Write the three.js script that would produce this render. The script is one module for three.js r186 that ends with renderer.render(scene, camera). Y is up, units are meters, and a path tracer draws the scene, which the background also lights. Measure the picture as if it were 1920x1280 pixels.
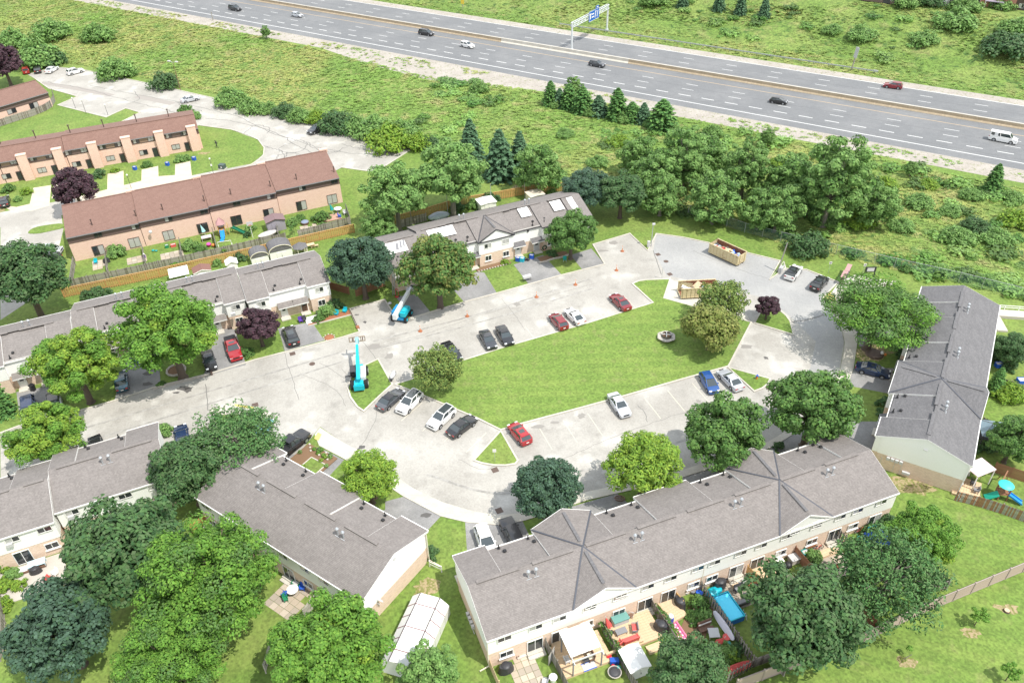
import * as THREE from 'three';
import { MarchingCubes } from 'three/addons/objects/MarchingCubes.js';
import { mergeGeometries, toCreasedNormals } from 'three/addons/utils/BufferGeometryUtils.js';

// ---------- camera, sky, sun, exposure ----------
function rng(seed) { let s = seed >>> 0; return () => { s = (s + 0x6d2b79f5) | 0; let t = Math.imul(s ^ (s >>> 15), 1 | s); t = (t + Math.imul(t ^ (t >>> 7), 61 | t)) ^ t; return ((t ^ (t >>> 14)) >>> 0) / 4294967296; }; }
const scene = new THREE.Scene();
const rad = (d) => (d * Math.PI) / 180;
const camera = new THREE.PerspectiveCamera(46.21, 1.5, 1, 3000);
camera.position.set(0, 75, 0);
camera.rotation.set(rad(-37.3), 0, rad(-1.5), 'XYZ');
const renderer = new THREE.WebGLRenderer();
renderer.toneMapping = THREE.LinearToneMapping;
renderer.toneMappingExposure = 1.66;
renderer.shadowMap.enabled = true;
const sunTo = new THREE.Vector3(0.405, 0.873, 0.268).normalize();
{ // a summer sky: pale near the horizon, blue overhead, half covered by soft white cloud
  const W = 512, H = 256, d = new Float32Array(W * H * 4), r = rng(77), T = Array.from({ length: 4096 }, () => r()), w = (t) => t * t * (3 - 2 * t);
  const n3 = (x, y, z) => { const i = Math.floor(x), j = Math.floor(y), k = Math.floor(z), h = (a, b, c) => T[(a * 57 + b * 131 + c * 311 + 40960) & 4095], f = w(x - i), g = w(y - j), e = w(z - k), l = (p, q, t) => p + (q - p) * t; return l(l(l(h(i, j, k), h(i + 1, j, k), f), l(h(i, j + 1, k), h(i + 1, j + 1, k), f), g), l(l(h(i, j, k + 1), h(i + 1, j, k + 1), f), l(h(i, j + 1, k + 1), h(i + 1, j + 1, k + 1), f), g), e); };
  for (let j = 0; j < H; j++) for (let i = 0; i < W; i++) {
    const up = ((j + 0.5) / H - 0.5) * Math.PI, az = ((i + 0.5) / W - 0.5) * 2 * Math.PI, y = Math.sin(up), x = Math.cos(up) * Math.cos(az), z = Math.cos(up) * Math.sin(az), k = (j * W + i) * 4, t = Math.pow(Math.max(0, y), 0.45);
    const q = 3 / (Math.max(0, y) + 0.35), f = 0.5 * n3(x * q + 9, 3, z * q + 9) + 0.3 * n3(x * q * 2.1 + 9, 7, z * q * 2.1 + 9) + 0.2 * n3(x * q * 4.3 + 9, 11, z * q * 4.3 + 9), c = Math.min(1, Math.max(0, (f - 0.47) * 6)) * 0.85;
    const a = [0.76 - 0.2 * t, 0.78 - 0.13 * t, 0.8 - 0.01 * t], cl = [1.06, 1.05, 1.03];
    for (let m = 0; m < 3; m++) d[k + m] = y < 0 ? 0.4 : a[m] + (cl[m] - a[m]) * c; d[k + 3] = 1;
  }
  const sky = new THREE.DataTexture(d, W, H, THREE.RGBAFormat, THREE.FloatType); sky.mapping = THREE.EquirectangularReflectionMapping; sky.magFilter = THREE.LinearFilter; sky.needsUpdate = true;
  scene.background = sky; scene.environment = sky;
}
const sun = new THREE.DirectionalLight(new THREE.Color(1, 0.95, 0.87), 3.15);
sun.position.copy(sunTo).multiplyScalar(300).add(new THREE.Vector3(0, 0, -120));
sun.target.position.set(0, 0, -120);
sun.castShadow = true;
Object.assign(sun.shadow.camera, { left: -260, right: 260, top: 260, bottom: -260, near: 1, far: 800 });
scene.add(sun, sun.target);

// ---------- helpers ----------
const R0 = rng(7);
const names = {};
function numbered(n) { const k = (names[n] = (names[n] ?? -1) + 1); return k ? n + '_' + String(k).padStart(3, '0') : n; }
function shade(o) { o.traverse((m) => { if (m.isMesh) { m.castShadow = true; m.receiveShadow = true; } }); return o; }
function tag(o, label, category, group, kind) { if (label) o.userData.label = label; if (category) o.userData.category = category; if (group) o.userData.group = group; if (kind) o.userData.kind = kind; return o; }
// a thing standing at (x, z), its local +x axis pointing along heading deg (0 = east, 90 = towards the viewer)
function thing(name, label, category, x, z, deg = 0, group, y = 0) {
  const o = new THREE.Group(); o.name = numbered(name); o.position.set(x, y, z); o.rotation.y = rad(-deg);
  scene.add(o); return tag(o, label, category, group);
}
function part(parent, name, geo, mat, label, kind) {
  const m = new THREE.Mesh(geo, mat); m.name = name; m.castShadow = m.receiveShadow = true;
  if (label) m.userData.label = label; if (kind) m.userData.kind = kind; parent.add(m); return m;
}
function solo(name, label, category, geo, mat, group) { const m = new THREE.Mesh(geo, mat); m.name = numbered(name); m.castShadow = m.receiveShadow = true; scene.add(m); return tag(m, label, category, group); }
function struct(name, geo, mat, kind = 'structure') { const m = new THREE.Mesh(geo, mat); m.name = numbered(name); m.castShadow = m.receiveShadow = true; m.userData.kind = kind; scene.add(m); return m; }
function copyOf(src, label, x, z, deg = 0, s = 1, y = 0) {
  const o = src.clone(); o.name = numbered(src.name.replace(/_\d+$/, '')); o.position.set(x, y, z); o.rotation.y = rad(-deg); if (s !== 1) o.scale.setScalar(s);
  scene.add(o); o.userData = { ...src.userData }; if (label) o.userData.label = label; return o;
}
// metric uv by the way each face points
function uvm(g) {
  g = g.index ? g.toNonIndexed() : g;
  const p = g.attributes.position, uv = new Float32Array(p.count * 2), a = new THREE.Vector3(), b = new THREE.Vector3(), c = new THREE.Vector3();
  for (let i = 0; i < p.count; i += 3) {
    a.fromBufferAttribute(p, i); b.fromBufferAttribute(p, i + 1); c.fromBufferAttribute(p, i + 2);
    const n = b.clone().sub(a).cross(c.clone().sub(a)), x = Math.abs(n.x), y = Math.abs(n.y), z = Math.abs(n.z);
    [a, b, c].forEach((q, k) => { const j = (i + k) * 2; if (y >= x && y >= z) { uv[j] = q.x; uv[j + 1] = q.z; } else if (x >= z) { uv[j] = q.z; uv[j + 1] = q.y; } else { uv[j] = q.x; uv[j + 1] = q.y; } });
  }
  g.setAttribute('uv', new THREE.BufferAttribute(uv, 2));
  return g;
}
const clean = (g) => { g = g.index ? g.toNonIndexed() : g; for (const k of Object.keys(g.attributes)) if (!['position', 'normal', 'uv'].includes(k)) g.deleteAttribute(k); if (!g.attributes.normal) g.computeVertexNormals(); if (!g.attributes.uv) uvm(g); return g; };
const merge = (l) => mergeGeometries(l.map(clean));
const bx = (w, h, d, x = 0, y = 0, z = 0, ry = 0, rz = 0, rx = 0) => { let g = new THREE.BoxGeometry(w, h, d); if (rx) g.rotateX(rx); if (rz) g.rotateZ(rz); if (ry) g.rotateY(ry); g.translate(x, y, z); return uvm(g); };
const cy = (r0, r1, h, x = 0, y = 0, z = 0, n = 10) => new THREE.CylinderGeometry(r1, r0, h, n).translate(x, y, z);
const ball = (r, x, y, z, sy = 1, n = 10) => new THREE.SphereGeometry(r, n, Math.max(6, n * 0.7 | 0)).scale(1, sy, 1).translate(x, y, z);
const V3 = (x, y, z) => new THREE.Vector3(x, y, z);
// a bar between two points
function bar(a, b, w, h = w) { const A = V3(...a), B = V3(...b), d = B.clone().sub(A), g = new THREE.BoxGeometry(w, h, d.length()); const m = new THREE.Matrix4().lookAt(A, B, Math.abs(d.y) > d.length() * 0.98 ? V3(1, 0, 0) : V3(0, 1, 0)); g.applyMatrix4(m); g.translate((a[0] + b[0]) / 2, (a[1] + b[1]) / 2, (a[2] + b[2]) / 2); return uvm(g); }
function rod(a, b, r0, r1 = r0, n = 7) { const A = V3(...a), B = V3(...b), d = B.clone().sub(A), g = new THREE.CylinderGeometry(r1, r0, d.length(), n); g.applyQuaternion(new THREE.Quaternion().setFromUnitVectors(V3(0, 1, 0), d.clone().normalize())); g.translate(...A.add(B).multiplyScalar(0.5).toArray()); return g; }
const pts = (a) => { const o = []; for (let i = 0; i < a.length; i += 2) o.push([a[i], a[i + 1]]); return o; };
// a flat sheet or a raised slab with the outline [x, z, x, z ...]
function sheet(a, y) { const s = new THREE.Shape(pts(a).map(([x, z]) => new THREE.Vector2(x, -z))); const g = new THREE.ShapeGeometry(s); g.rotateX(-Math.PI / 2); g.translate(0, y, 0); return uvm(g); }
function slab(a, y0, y1) { const s = new THREE.Shape(pts(a).map(([x, z]) => new THREE.Vector2(x, -z))); const g = new THREE.ExtrudeGeometry(s, { depth: y1 - y0, bevelEnabled: false }); g.rotateX(-Math.PI / 2); g.translate(0, y0, 0); return uvm(g); }
// rounds the corners of an outline
function smooth(a, n = 3, closed = true) { const c = new THREE.CatmullRomCurve3(pts(a).map(([x, z]) => V3(x, 0, z)), closed, 'centripetal'); return c.getPoints((a.length / 2) * n).flatMap((p) => [p.x, p.z]); }
// a ribbon of width w along a line, at height y, thickness t
function ribbon(a, w, y, t = 0, closed = false) {
  const p = pts(a), N = p.length, L = [], Rr = [];
  if (closed) p.push(p[0]);
  for (let i = 0; i < p.length; i++) {
    const A = closed ? p[(i - 1 + N) % N] : p[Math.max(0, i - 1)], B = closed ? p[(i + 1) % N] : p[Math.min(p.length - 1, i + 1)], P = p[i];
    const u = [P[0] - A[0], P[1] - A[1]], v = [B[0] - P[0], B[1] - P[1]], lu = Math.hypot(...u) || 1, lv = Math.hypot(...v) || 1;
    let d = [(u[0] / lu) * (lu > 1e-6 ? 1 : 0) + v[0] / lv, u[1] / lu + v[1] / lv], l = Math.hypot(...d) || 1, n = [-d[1] / l, d[0] / l];
    const m = Math.min(1.8, 1 / Math.max(0.4, l / 2)) * (i === 0 && !closed ? 1 : 1), k = (w / 2) * ((i === 0 || i === p.length - 1) && !closed ? 1 : m);
    L.push([P[0] + n[0] * k, P[1] + n[1] * k]); Rr.push([P[0] - n[0] * k, P[1] - n[1] * k]);
  }
  const out = [], q = (A, ya, B, yb, C, yc, D, yd) => out.push(A[0], ya, A[1], B[0], yb, B[1], C[0], yc, C[1], A[0], ya, A[1], C[0], yc, C[1], D[0], yd, D[1]);
  for (let i = 0; i + 1 < p.length; i++) {
    q(L[i], y, L[i + 1], y, Rr[i + 1], y, Rr[i], y);
    if (t) { q(L[i + 1], y, L[i], y, L[i], y - t, L[i + 1], y - t); q(Rr[i], y, Rr[i + 1], y, Rr[i + 1], y - t, Rr[i], y - t); }
  }
  const g = new THREE.BufferGeometry(); g.setAttribute('position', new THREE.Float32BufferAttribute(out, 3)); g.computeVertexNormals(); return uvm(g);
}
const tri = (list) => { const g = new THREE.BufferGeometry(); g.setAttribute('position', new THREE.Float32BufferAttribute(list.flat(2), 3)); g.computeVertexNormals(); return uvm(g); };
const quad = (a, b, c, d) => [a, b, c, a, c, d];

// ---------- computed textures ----------
function vnoise(seed) {
  const T = new Float32Array(4096), r = rng(seed); for (let i = 0; i < 4096; i++) T[i] = r();
  return (x, y, per) => { const xi = Math.floor(x), yi = Math.floor(y), fx = x - xi, fy = y - yi, w = (t) => t * t * (3 - 2 * t), h = (i, j) => T[((((i % per) + per) % per) * 57 + (((j % per) + per) % per) * 131) & 4095]; const a = h(xi, yi), b = h(xi + 1, yi), c = h(xi, yi + 1), d = h(xi + 1, yi + 1), u = w(fx), v = w(fy); return a + (b - a) * u + (c - a) * v + (a - b - c + d) * u * v; };
}
const NZ = vnoise(11);
const fbm = (u, v, per, oct = 4) => { let s = 0, a = 0.5, t = 0; for (let i = 0; i < oct; i++) { s += a * NZ(u * per, v * per, per); t += a; a *= 0.55; per *= 2; } return s / t; };
const toS = (c) => Math.round(255 * Math.min(1, Math.max(0, c <= 0.0031308 ? c * 12.92 : 1.055 * c ** (1 / 2.4) - 0.055)));
// colours are linear; size is the side of the tile in metres
function tex(n, size, fn) {
  const d = new Uint8Array(n * n * 4);
  for (let j = 0; j < n; j++) for (let i = 0; i < n; i++) { const c = fn((i + 0.5) / n, (j + 0.5) / n, i, j), k = (j * n + i) * 4; d[k] = toS(c[0]); d[k + 1] = toS(c[1]); d[k + 2] = toS(c[2]); d[k + 3] = 255; }
  const t = new THREE.DataTexture(d, n, n); t.colorSpace = THREE.SRGBColorSpace; t.wrapS = t.wrapT = THREE.RepeatWrapping; t.magFilter = THREE.LinearFilter; t.repeat.set(1 / size, 1 / size); t.needsUpdate = true; return t;
}
const mixc = (a, b, t) => a.map((x, i) => x + (b[i] - x) * t);
const mul = (a, k) => a.map((x) => x * k);
const clamp01 = (x) => Math.min(1, Math.max(0, x));
const std = (o) => new THREE.MeshStandardMaterial({ roughness: 0.85, ...o });
const lin = (r, g, b) => new THREE.Color().setRGB(r, g, b);
const plain = (r, g, b, rough = 0.8, o = {}) => std({ color: lin(r, g, b), roughness: rough, ...o });

const grassFine = (u, v) => 0.55 + 0.9 * fbm(u, v, 96, 3);
const lawnTex = tex(1024, 26, (u, v) => { const a = fbm(u, v, 6, 4), b = fbm(u + 0.37, v + 0.11, 24, 3), k = grassFine(u, v); let c = mixc([0.12, 0.195, 0.034], [0.17, 0.23, 0.05], clamp01((a - 0.3) * 2)); c = mixc(c, [0.2, 0.23, 0.065], clamp01((b - 0.62) * 1.4)); return mul(c, k); });
const mownTex = tex(1024, 21.6, (u, v) => { const a = fbm(u, v, 6, 4), st = Math.sin(v * Math.PI * 2 * 9) > 0 ? 1 : -1, k = grassFine(u, v); let c = mixc([0.125, 0.2, 0.036], [0.165, 0.235, 0.048], clamp01((a - 0.3) * 1.6 + st * 0.22)); c = mixc(c, [0.2, 0.22, 0.075], clamp01((fbm(u + 0.2, v + 0.7, 20, 3) - 0.62) * 2)); return mul(c, k); });  // mowing stripes: the sheen of bent grass is put into the colour
const meadowTex = tex(1024, 60, (u, v) => { const a = fbm(u, v, 5, 4), b = fbm(u + 0.3, v + 0.6, 13, 4), c2 = fbm(u + 0.7, v, 40, 3), k = 0.4 + 1.1 * fbm(u, v, 160, 2); let c = mixc([0.12, 0.2, 0.035], [0.19, 0.25, 0.06], clamp01((a - 0.3) * 2.4)); c = mixc(c, [0.24, 0.23, 0.09], clamp01((b - 0.58) * 2.4)); c = mixc(c, [0.05, 0.11, 0.018], clamp01((c2 - 0.58) * 4)); return mul(c, k); });
const lotTex = tex(1024, 30, (u, v) => { const a = fbm(u, v, 4, 5), b = fbm(u + 0.2, v + 0.4, 14, 4), k = 0.86 + 0.28 * fbm(u, v, 200, 2); let c = mixc([0.325, 0.309, 0.278], [0.4, 0.384, 0.35], clamp01((a - 0.28) * 2.4)); c = mixc(c, [0.27, 0.257, 0.232], clamp01((b - 0.57) * 2.6)); c = mixc(c, [0.48, 0.465, 0.43], clamp01((fbm(u + 0.6, v + 0.1, 9, 3) - 0.6) * 4)); return mul(c, k); });
const driveTex = tex(512, 14, (u, v) => { const a = fbm(u, v, 4, 5), b = fbm(u + 0.5, v, 18, 3), k = 0.8 + 0.4 * fbm(u, v, 150, 2); return mul(mixc([0.2, 0.198, 0.195], [0.285, 0.28, 0.275], clamp01((a - 0.3) * 2.2 + (b - 0.5) * 0.6)), k); });
const concTex = tex(512, 9, (u, v, i) => { const a = fbm(u, v, 5, 5), k = 0.9 + 0.2 * fbm(u, v, 120, 2), j = (v * 6) % 1 < 0.018 ? 0.8 : 1; return mul(mixc([0.47, 0.44, 0.38], [0.57, 0.545, 0.48], clamp01((a - 0.3) * 2)), k * j); });
const hwyTex = tex(1024, 40, (u, v) => { const a = fbm(u, v, 5, 4), s = fbm(u * 0.5, v, 48, 3), k = 0.86 + 0.28 * fbm(u, v, 220, 2); return mul(mixc([0.155, 0.16, 0.165], [0.2, 0.203, 0.205], clamp01((a - 0.3) * 1.5 + (s - 0.5) * 0.8)), k); });
const gravelTex = tex(512, 16, (u, v) => { const a = fbm(u, v, 6, 4), b = fbm(u, v + 0.5, 30, 3), k = 0.7 + 0.6 * fbm(u, v, 128, 2); let c = mixc([0.3, 0.27, 0.235], [0.4, 0.37, 0.33], a); c = mixc(c, [0.17, 0.19, 0.08], clamp01((b - 0.62) * 4)); return mul(c, k); });
const shingle = (lo, hi, seed) => { const r = rng(seed), S = []; for (let i = 0; i < 6000; i++) S.push(r()); return tex(512, 4.2, (u, v) => { const row = Math.floor(v * 28), o = (row * 0.37) % 1, col = Math.floor((u * 22 + o) % 22), t = S[(row * 97 + col * 31) % 6000], e = (v * 28) % 1, x = (u * 22 + o) % 1, k = (e < 0.14 ? 0.62 : 1) * (x < 0.06 ? 0.84 : 1) * (0.9 + 0.2 * fbm(u, v, 64, 2)); return mul(mixc(lo, hi, 0.15 + t * 0.45 + 0.4 * fbm(u, v, 5, 3)), k); }); };
const roofGreyTex = shingle([0.15, 0.135, 0.127], [0.255, 0.232, 0.218], 3);
const roofDarkTex = shingle([0.1, 0.098, 0.102], [0.18, 0.176, 0.18], 5);
const roofBrownTex = shingle([0.165, 0.092, 0.073], [0.24, 0.145, 0.115], 4);
const brickTex = (lo, hi, m) => tex(512, 2.4, (u, v) => { const row = Math.floor(v * 32), o = row % 2 ? 0.5 : 0, x = (u * 10 + o) % 1, y = (v * 32) % 1, id = Math.floor(u * 10 + o) * 7.13 + row * 3.77, t = (Math.sin(id * 12.9898) * 43758.5453) % 1; return x < 0.05 || y < 0.16 ? m : mixc(lo, hi, Math.abs(t)); });
const brickTanTex = brickTex([0.58, 0.41, 0.3], [0.74, 0.56, 0.43], [0.66, 0.59, 0.52]);
const brickPinkTex = brickTex([0.64, 0.415, 0.325], [0.75, 0.53, 0.43], [0.68, 0.54, 0.46]);
const sidingTex = tex(256, 2.4, (u, v) => { const y = (v * 16) % 1, k = (y < 0.09 ? 0.8 : 1) * (0.97 + 0.05 * fbm(u, v, 20, 3)); return mul([0.86, 0.855, 0.825], k); });
const woodTex = (lo, hi) => tex(256, 2, (u, v) => { const a = fbm(u * 0.999, v, 8, 4), b = NZ(u * 64, v * 4, 64); return mixc(lo, hi, clamp01(0.6 * a + 0.5 * b)); });
const woodGreyTex = woodTex([0.17, 0.155, 0.135], [0.36, 0.34, 0.3]), woodNewTex = woodTex([0.42, 0.235, 0.075], [0.58, 0.36, 0.14]), woodDeckTex = woodTex([0.5, 0.36, 0.22], [0.66, 0.5, 0.33]), woodRedTex = woodTex([0.2, 0.09, 0.05], [0.32, 0.16, 0.09]);

const M = {
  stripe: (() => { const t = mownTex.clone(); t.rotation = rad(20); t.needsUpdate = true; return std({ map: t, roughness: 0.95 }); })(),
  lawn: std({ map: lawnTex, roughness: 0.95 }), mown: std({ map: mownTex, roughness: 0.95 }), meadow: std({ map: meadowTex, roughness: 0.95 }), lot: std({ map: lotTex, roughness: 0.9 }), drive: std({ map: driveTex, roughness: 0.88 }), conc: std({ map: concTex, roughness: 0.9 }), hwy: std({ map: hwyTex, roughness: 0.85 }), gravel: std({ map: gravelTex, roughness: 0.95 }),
  roofGrey: std({ map: roofGreyTex, roughness: 0.92 }), roofDark: std({ map: roofDarkTex, roughness: 0.92 }), roofBrown: std({ map: roofBrownTex, roughness: 0.92 }),
  brickTan: std({ map: brickTanTex, roughness: 0.9 }), brickPink: std({ map: brickPinkTex, roughness: 0.9 }), siding: std({ map: sidingTex, roughness: 0.6 }),
  woodGrey: std({ map: woodGreyTex }), woodNew: std({ map: woodNewTex }), woodDeck: std({ map: woodDeckTex }), woodRed: std({ map: woodRedTex }),
  white: plain(0.78, 0.77, 0.74, 0.5), cream: plain(0.68, 0.63, 0.5, 0.6), black: plain(0.02, 0.02, 0.022, 0.5), dark: plain(0.05, 0.05, 0.055, 0.6), brownTrim: plain(0.09, 0.06, 0.05, 0.6), brownSide: plain(0.16, 0.11, 0.095, 0.7), tan2: plain(0.27, 0.185, 0.13, 0.7),
  glass: new THREE.MeshPhysicalMaterial({ color: lin(0.03, 0.035, 0.04), roughness: 0.06, specularIntensity: 1, ior: 1.6 }), curtain: new THREE.MeshPhysicalMaterial({ color: lin(0.42, 0.42, 0.4), roughness: 0.25, clearcoat: 1, clearcoatRoughness: 0.05 }),
  galv: plain(0.5, 0.52, 0.54, 0.45, { metalness: 0.6 }), steel: plain(0.62, 0.65, 0.66, 0.5, { metalness: 0.2 }), bark: plain(0.11, 0.085, 0.065, 0.95), barkGrey: plain(0.19, 0.17, 0.145, 0.95),
  paintWhite: plain(0.72, 0.72, 0.7, 0.7), paintYellow: plain(0.62, 0.5, 0.16, 0.7), paintOrange: plain(0.5, 0.36, 0.2, 0.7), paintFaint: plain(0.55, 0.52, 0.42, 0.8), stain: plain(0.1, 0.095, 0.09, 0.7), stainLight: plain(0.25, 0.236, 0.215, 0.85), crack: plain(0.17, 0.165, 0.155, 0.8), patch: plain(0.3, 0.275, 0.25, 0.9), iron: plain(0.11, 0.075, 0.06, 0.7),
  taupe: plain(0.42, 0.33, 0.28, 0.7), taupeTrim: plain(0.34, 0.28, 0.25, 0.7), soil: plain(0.19, 0.115, 0.065, 0.95), mulch: plain(0.3, 0.12, 0.06, 0.95), stone: plain(0.46, 0.42, 0.37, 0.9),
  red: plain(0.5, 0.02, 0.03, 0.5), coral: plain(0.62, 0.1, 0.09, 0.7), blue: plain(0.02, 0.1, 0.5, 0.5), cyan: plain(0.02, 0.42, 0.55, 0.5), teal: plain(0.02, 0.3, 0.27, 0.5), green: plain(0.02, 0.22, 0.1, 0.5), orange: plain(0.65, 0.2, 0.04, 0.6), yellow: plain(0.7, 0.52, 0.06, 0.6), pink: plain(0.75, 0.2, 0.33, 0.6), purple: plain(0.1, 0.04, 0.3, 0.6), brown: plain(0.16, 0.09, 0.06, 0.7), grey: plain(0.22, 0.22, 0.23, 0.7), lightGrey: plain(0.5, 0.5, 0.5, 0.7), rubber: plain(0.018, 0.018, 0.019, 0.85), skin: plain(0.45, 0.28, 0.2, 0.7),
};

// ---------- the ground, roads and pavements ----------
// highway frame: along u, across n (n grows towards the viewer)
const HO = [-50.637, -255.865], HU = [0.84662, 0.5322], HN = [-0.5322, 0.84662], HDEG = 32.154;
const hw = (u, n) => [HO[0] + HU[0] * u + HN[0] * n, HO[1] + HU[1] * u + HN[1] * n];
const hline = (u0, u1, n) => [...hw(u0, n), ...hw(u1, n)];
const hband = (u0, u1, n0, n1) => [...hw(u0, n0), ...hw(u1, n0), ...hw(u1, n1), ...hw(u0, n1)];
function bankH(x, z) { const n = (x - HO[0]) * HN[0] + (z - HO[1]) * HN[1], t = clamp01((-46 - n) / 45); return 7 * t * t * (3 - 2 * t); }
const groundGeo = sheet([-1500, 300, 1500, 300, 1500, -1500, -1500, -1500], 0);
struct('ground', groundGeo, M.lawn);
{ // the grassy bank beyond the highway
  const g = new THREE.PlaneGeometry(700, 300, 70, 60), p = g.attributes.position; g.rotateX(-Math.PI / 2);
  const r = vnoise(5);
  for (let i = 0; i < p.count; i++) { const u = p.getX(i), n = -190.3 + p.getZ(i), [x, z] = hw(u + 60, n); p.setXYZ(i, x, 0.005 + bankH(x, z) + (n < -48 ? 0.5 * (r(x * 0.13 + 90, z * 0.13 + 90, 64) - 0.35) * clamp01((-48 - n) / 8) : 0), z); }
  g.computeVertexNormals(); struct('grass_bank', uvm(g), M.meadow);
}
const meadowOutline = [...hw(-260, 7.5), ...hw(-60, 8.5), ...hw(2, 11), ...hw(40, 15), ...hw(70, 11), ...hw(105, 9), ...hw(140, 9.5), ...hw(175, 12), ...hw(330, 12),
  190, -40, 120, -72, 83.04,-105.7, 74.91,-111.12, 66,-115.9, 57.62,-120.72, 49.25,-125.79, 38.2,-134.56, 23.82,-141.17, 11.85,-150.7, 3.1,-153.19, -5.9,-157.78, -15.46,-165.34, -21.71,-173.78, -32.91,-181.9, -53.17,-195, -78.44,-210.99, -98.25,-222.76, -123.18,-236.81, -133.31,-241.43, -141.75,-243.57, -260, -238];
struct('meadow', sheet(meadowOutline, 0.004), M.meadow);

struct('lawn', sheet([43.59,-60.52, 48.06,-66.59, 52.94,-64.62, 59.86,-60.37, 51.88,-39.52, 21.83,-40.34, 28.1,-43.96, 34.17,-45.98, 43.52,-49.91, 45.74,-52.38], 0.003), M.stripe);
// highway
struct('gravel_shoulder', merge([sheet(hband(-330, 340, 2.9, 9.5), 0.008), sheet([...hw(0, 9.5), ...hw(22, 14.5), ...hw(45, 17), ...hw(66, 13), ...hw(80, 9.5)], 0.008), sheet(hband(-330, 340, -40.3, -36.2), 0.008)]), M.gravel);
const highway = struct('highway', sheet(hband(-330, 340, -36.3, 2.9), 0.012), M.hwy);
{
  const dash = (n, u0, len, step, w) => { const l = []; for (let u = -250 + ((u0 + 2500) % step); u < 300; u += step) l.push(ribbon(hline(u, u + len, n), w, 0.016)); return merge(l); };
  part(highway, 'edge_line', merge([ribbon(hline(-330, 340, -0.6), 0.24, 0.016), ribbon(hline(-330, 340, -36.1), 0.22, 0.016)]), M.paintWhite);
  part(highway, 'median_line', merge([ribbon(hline(-330, 340, -16.4), 0.2, 0.016), ribbon(hline(-330, 340, -24.3), 0.2, 0.016)]), M.paintOrange);
  part(highway, 'lane_dashes', merge([dash(-4.7, 141.1, 3.3, 6.15, 0.22), dash(-8.85, 151.9, 3.2, 12.6, 0.15), dash(-12.6, 139.1, 3.2, 12.6, 0.15), dash(-28, 143.4, 3, 12.6, 0.15), dash(-32.1, 143.2, 3, 12.6, 0.15)]), M.paintWhite, undefined, 'stuff');
  part(highway, 'pavement_seam', merge([-2.4, -10.7, -20.1, -26, -30].map((n) => ribbon(hline(-330, 340, n), 0.09, 0.0165))), plain(0.1, 0.1, 0.105, 0.85));
}
{ // concrete median barrier, its unstained stretch under the sign
  const prof = (u0, u1, n, hgt, w) => { const s = new THREE.Shape([[-w, 0], [w, 0], [w * 0.9, 0.12], [w * 0.45, 0.35], [w * 0.34, hgt], [-w * 0.34, hgt], [-w * 0.45, 0.35], [-w * 0.9, 0.12]].map((q) => new THREE.Vector2(...q))); const g = new THREE.ExtrudeGeometry(s, { depth: u1 - u0, bevelEnabled: false }); g.rotateY(Math.PI / 2); g.translate(u0, 0, n); return uvm(g); };
  const t = thing('median_barrier', 'long concrete barrier between the two directions of the highway', 'barrier', HO[0], HO[1], HDEG);
  const barStain = std({ map: tex(512, 12, (u, v) => { const k = 0.8 + 0.4 * fbm(u, v, 30, 4); return mul(mixc([0.3, 0.24, 0.16], [0.38, 0.31, 0.22], fbm(u, v, 8, 3)), k); }), roughness: 0.9 });
  part(t, 'barrier_wall', merge([prof(-330, 45.8, -21, 1.05, 0.75), prof(88, 340, -21, 1.05, 0.75)]), barStain, 'brownish weathered stretch of barrier');
  part(t, 'barrier_wall', prof(45.8, 88, -21, 1.15, 0.8), M.conc, 'newer pale concrete stretch of barrier');
  part(t, 'barrier_cap', merge([bx(376, 0.06, 0.5, -142, 1.08, -21), bx(252, 0.06, 0.5, 214, 1.08, -21)]), M.conc);
}
{ // steel guide rail beyond the far shoulder
  const t = thing('guide_rail', 'galvanised steel guide rail along the far highway shoulder', 'guard rail', ...hw(53.5, -43.6), HDEG);
  part(t, 'rail', merge([bx(96, 0.34, 0.07, 48, 0.62, 0), bx(96, 0.07, 0.13, 48, 0.72, 0.03), bx(96, 0.07, 0.13, 48, 0.52, 0.03)]), M.galv);
  const pg = bx(0.16, 0.85, 0.2, 0, 0.42, -0.16); for (let k = 0; k < 25; k++) part(t, 'rail_post', pg, M.woodGrey).position.x = k * 4;
  part(t, 'end_terminal', bx(1.2, 0.5, 0.4, 96.4, 0.6, 0), M.galv);
}
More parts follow.
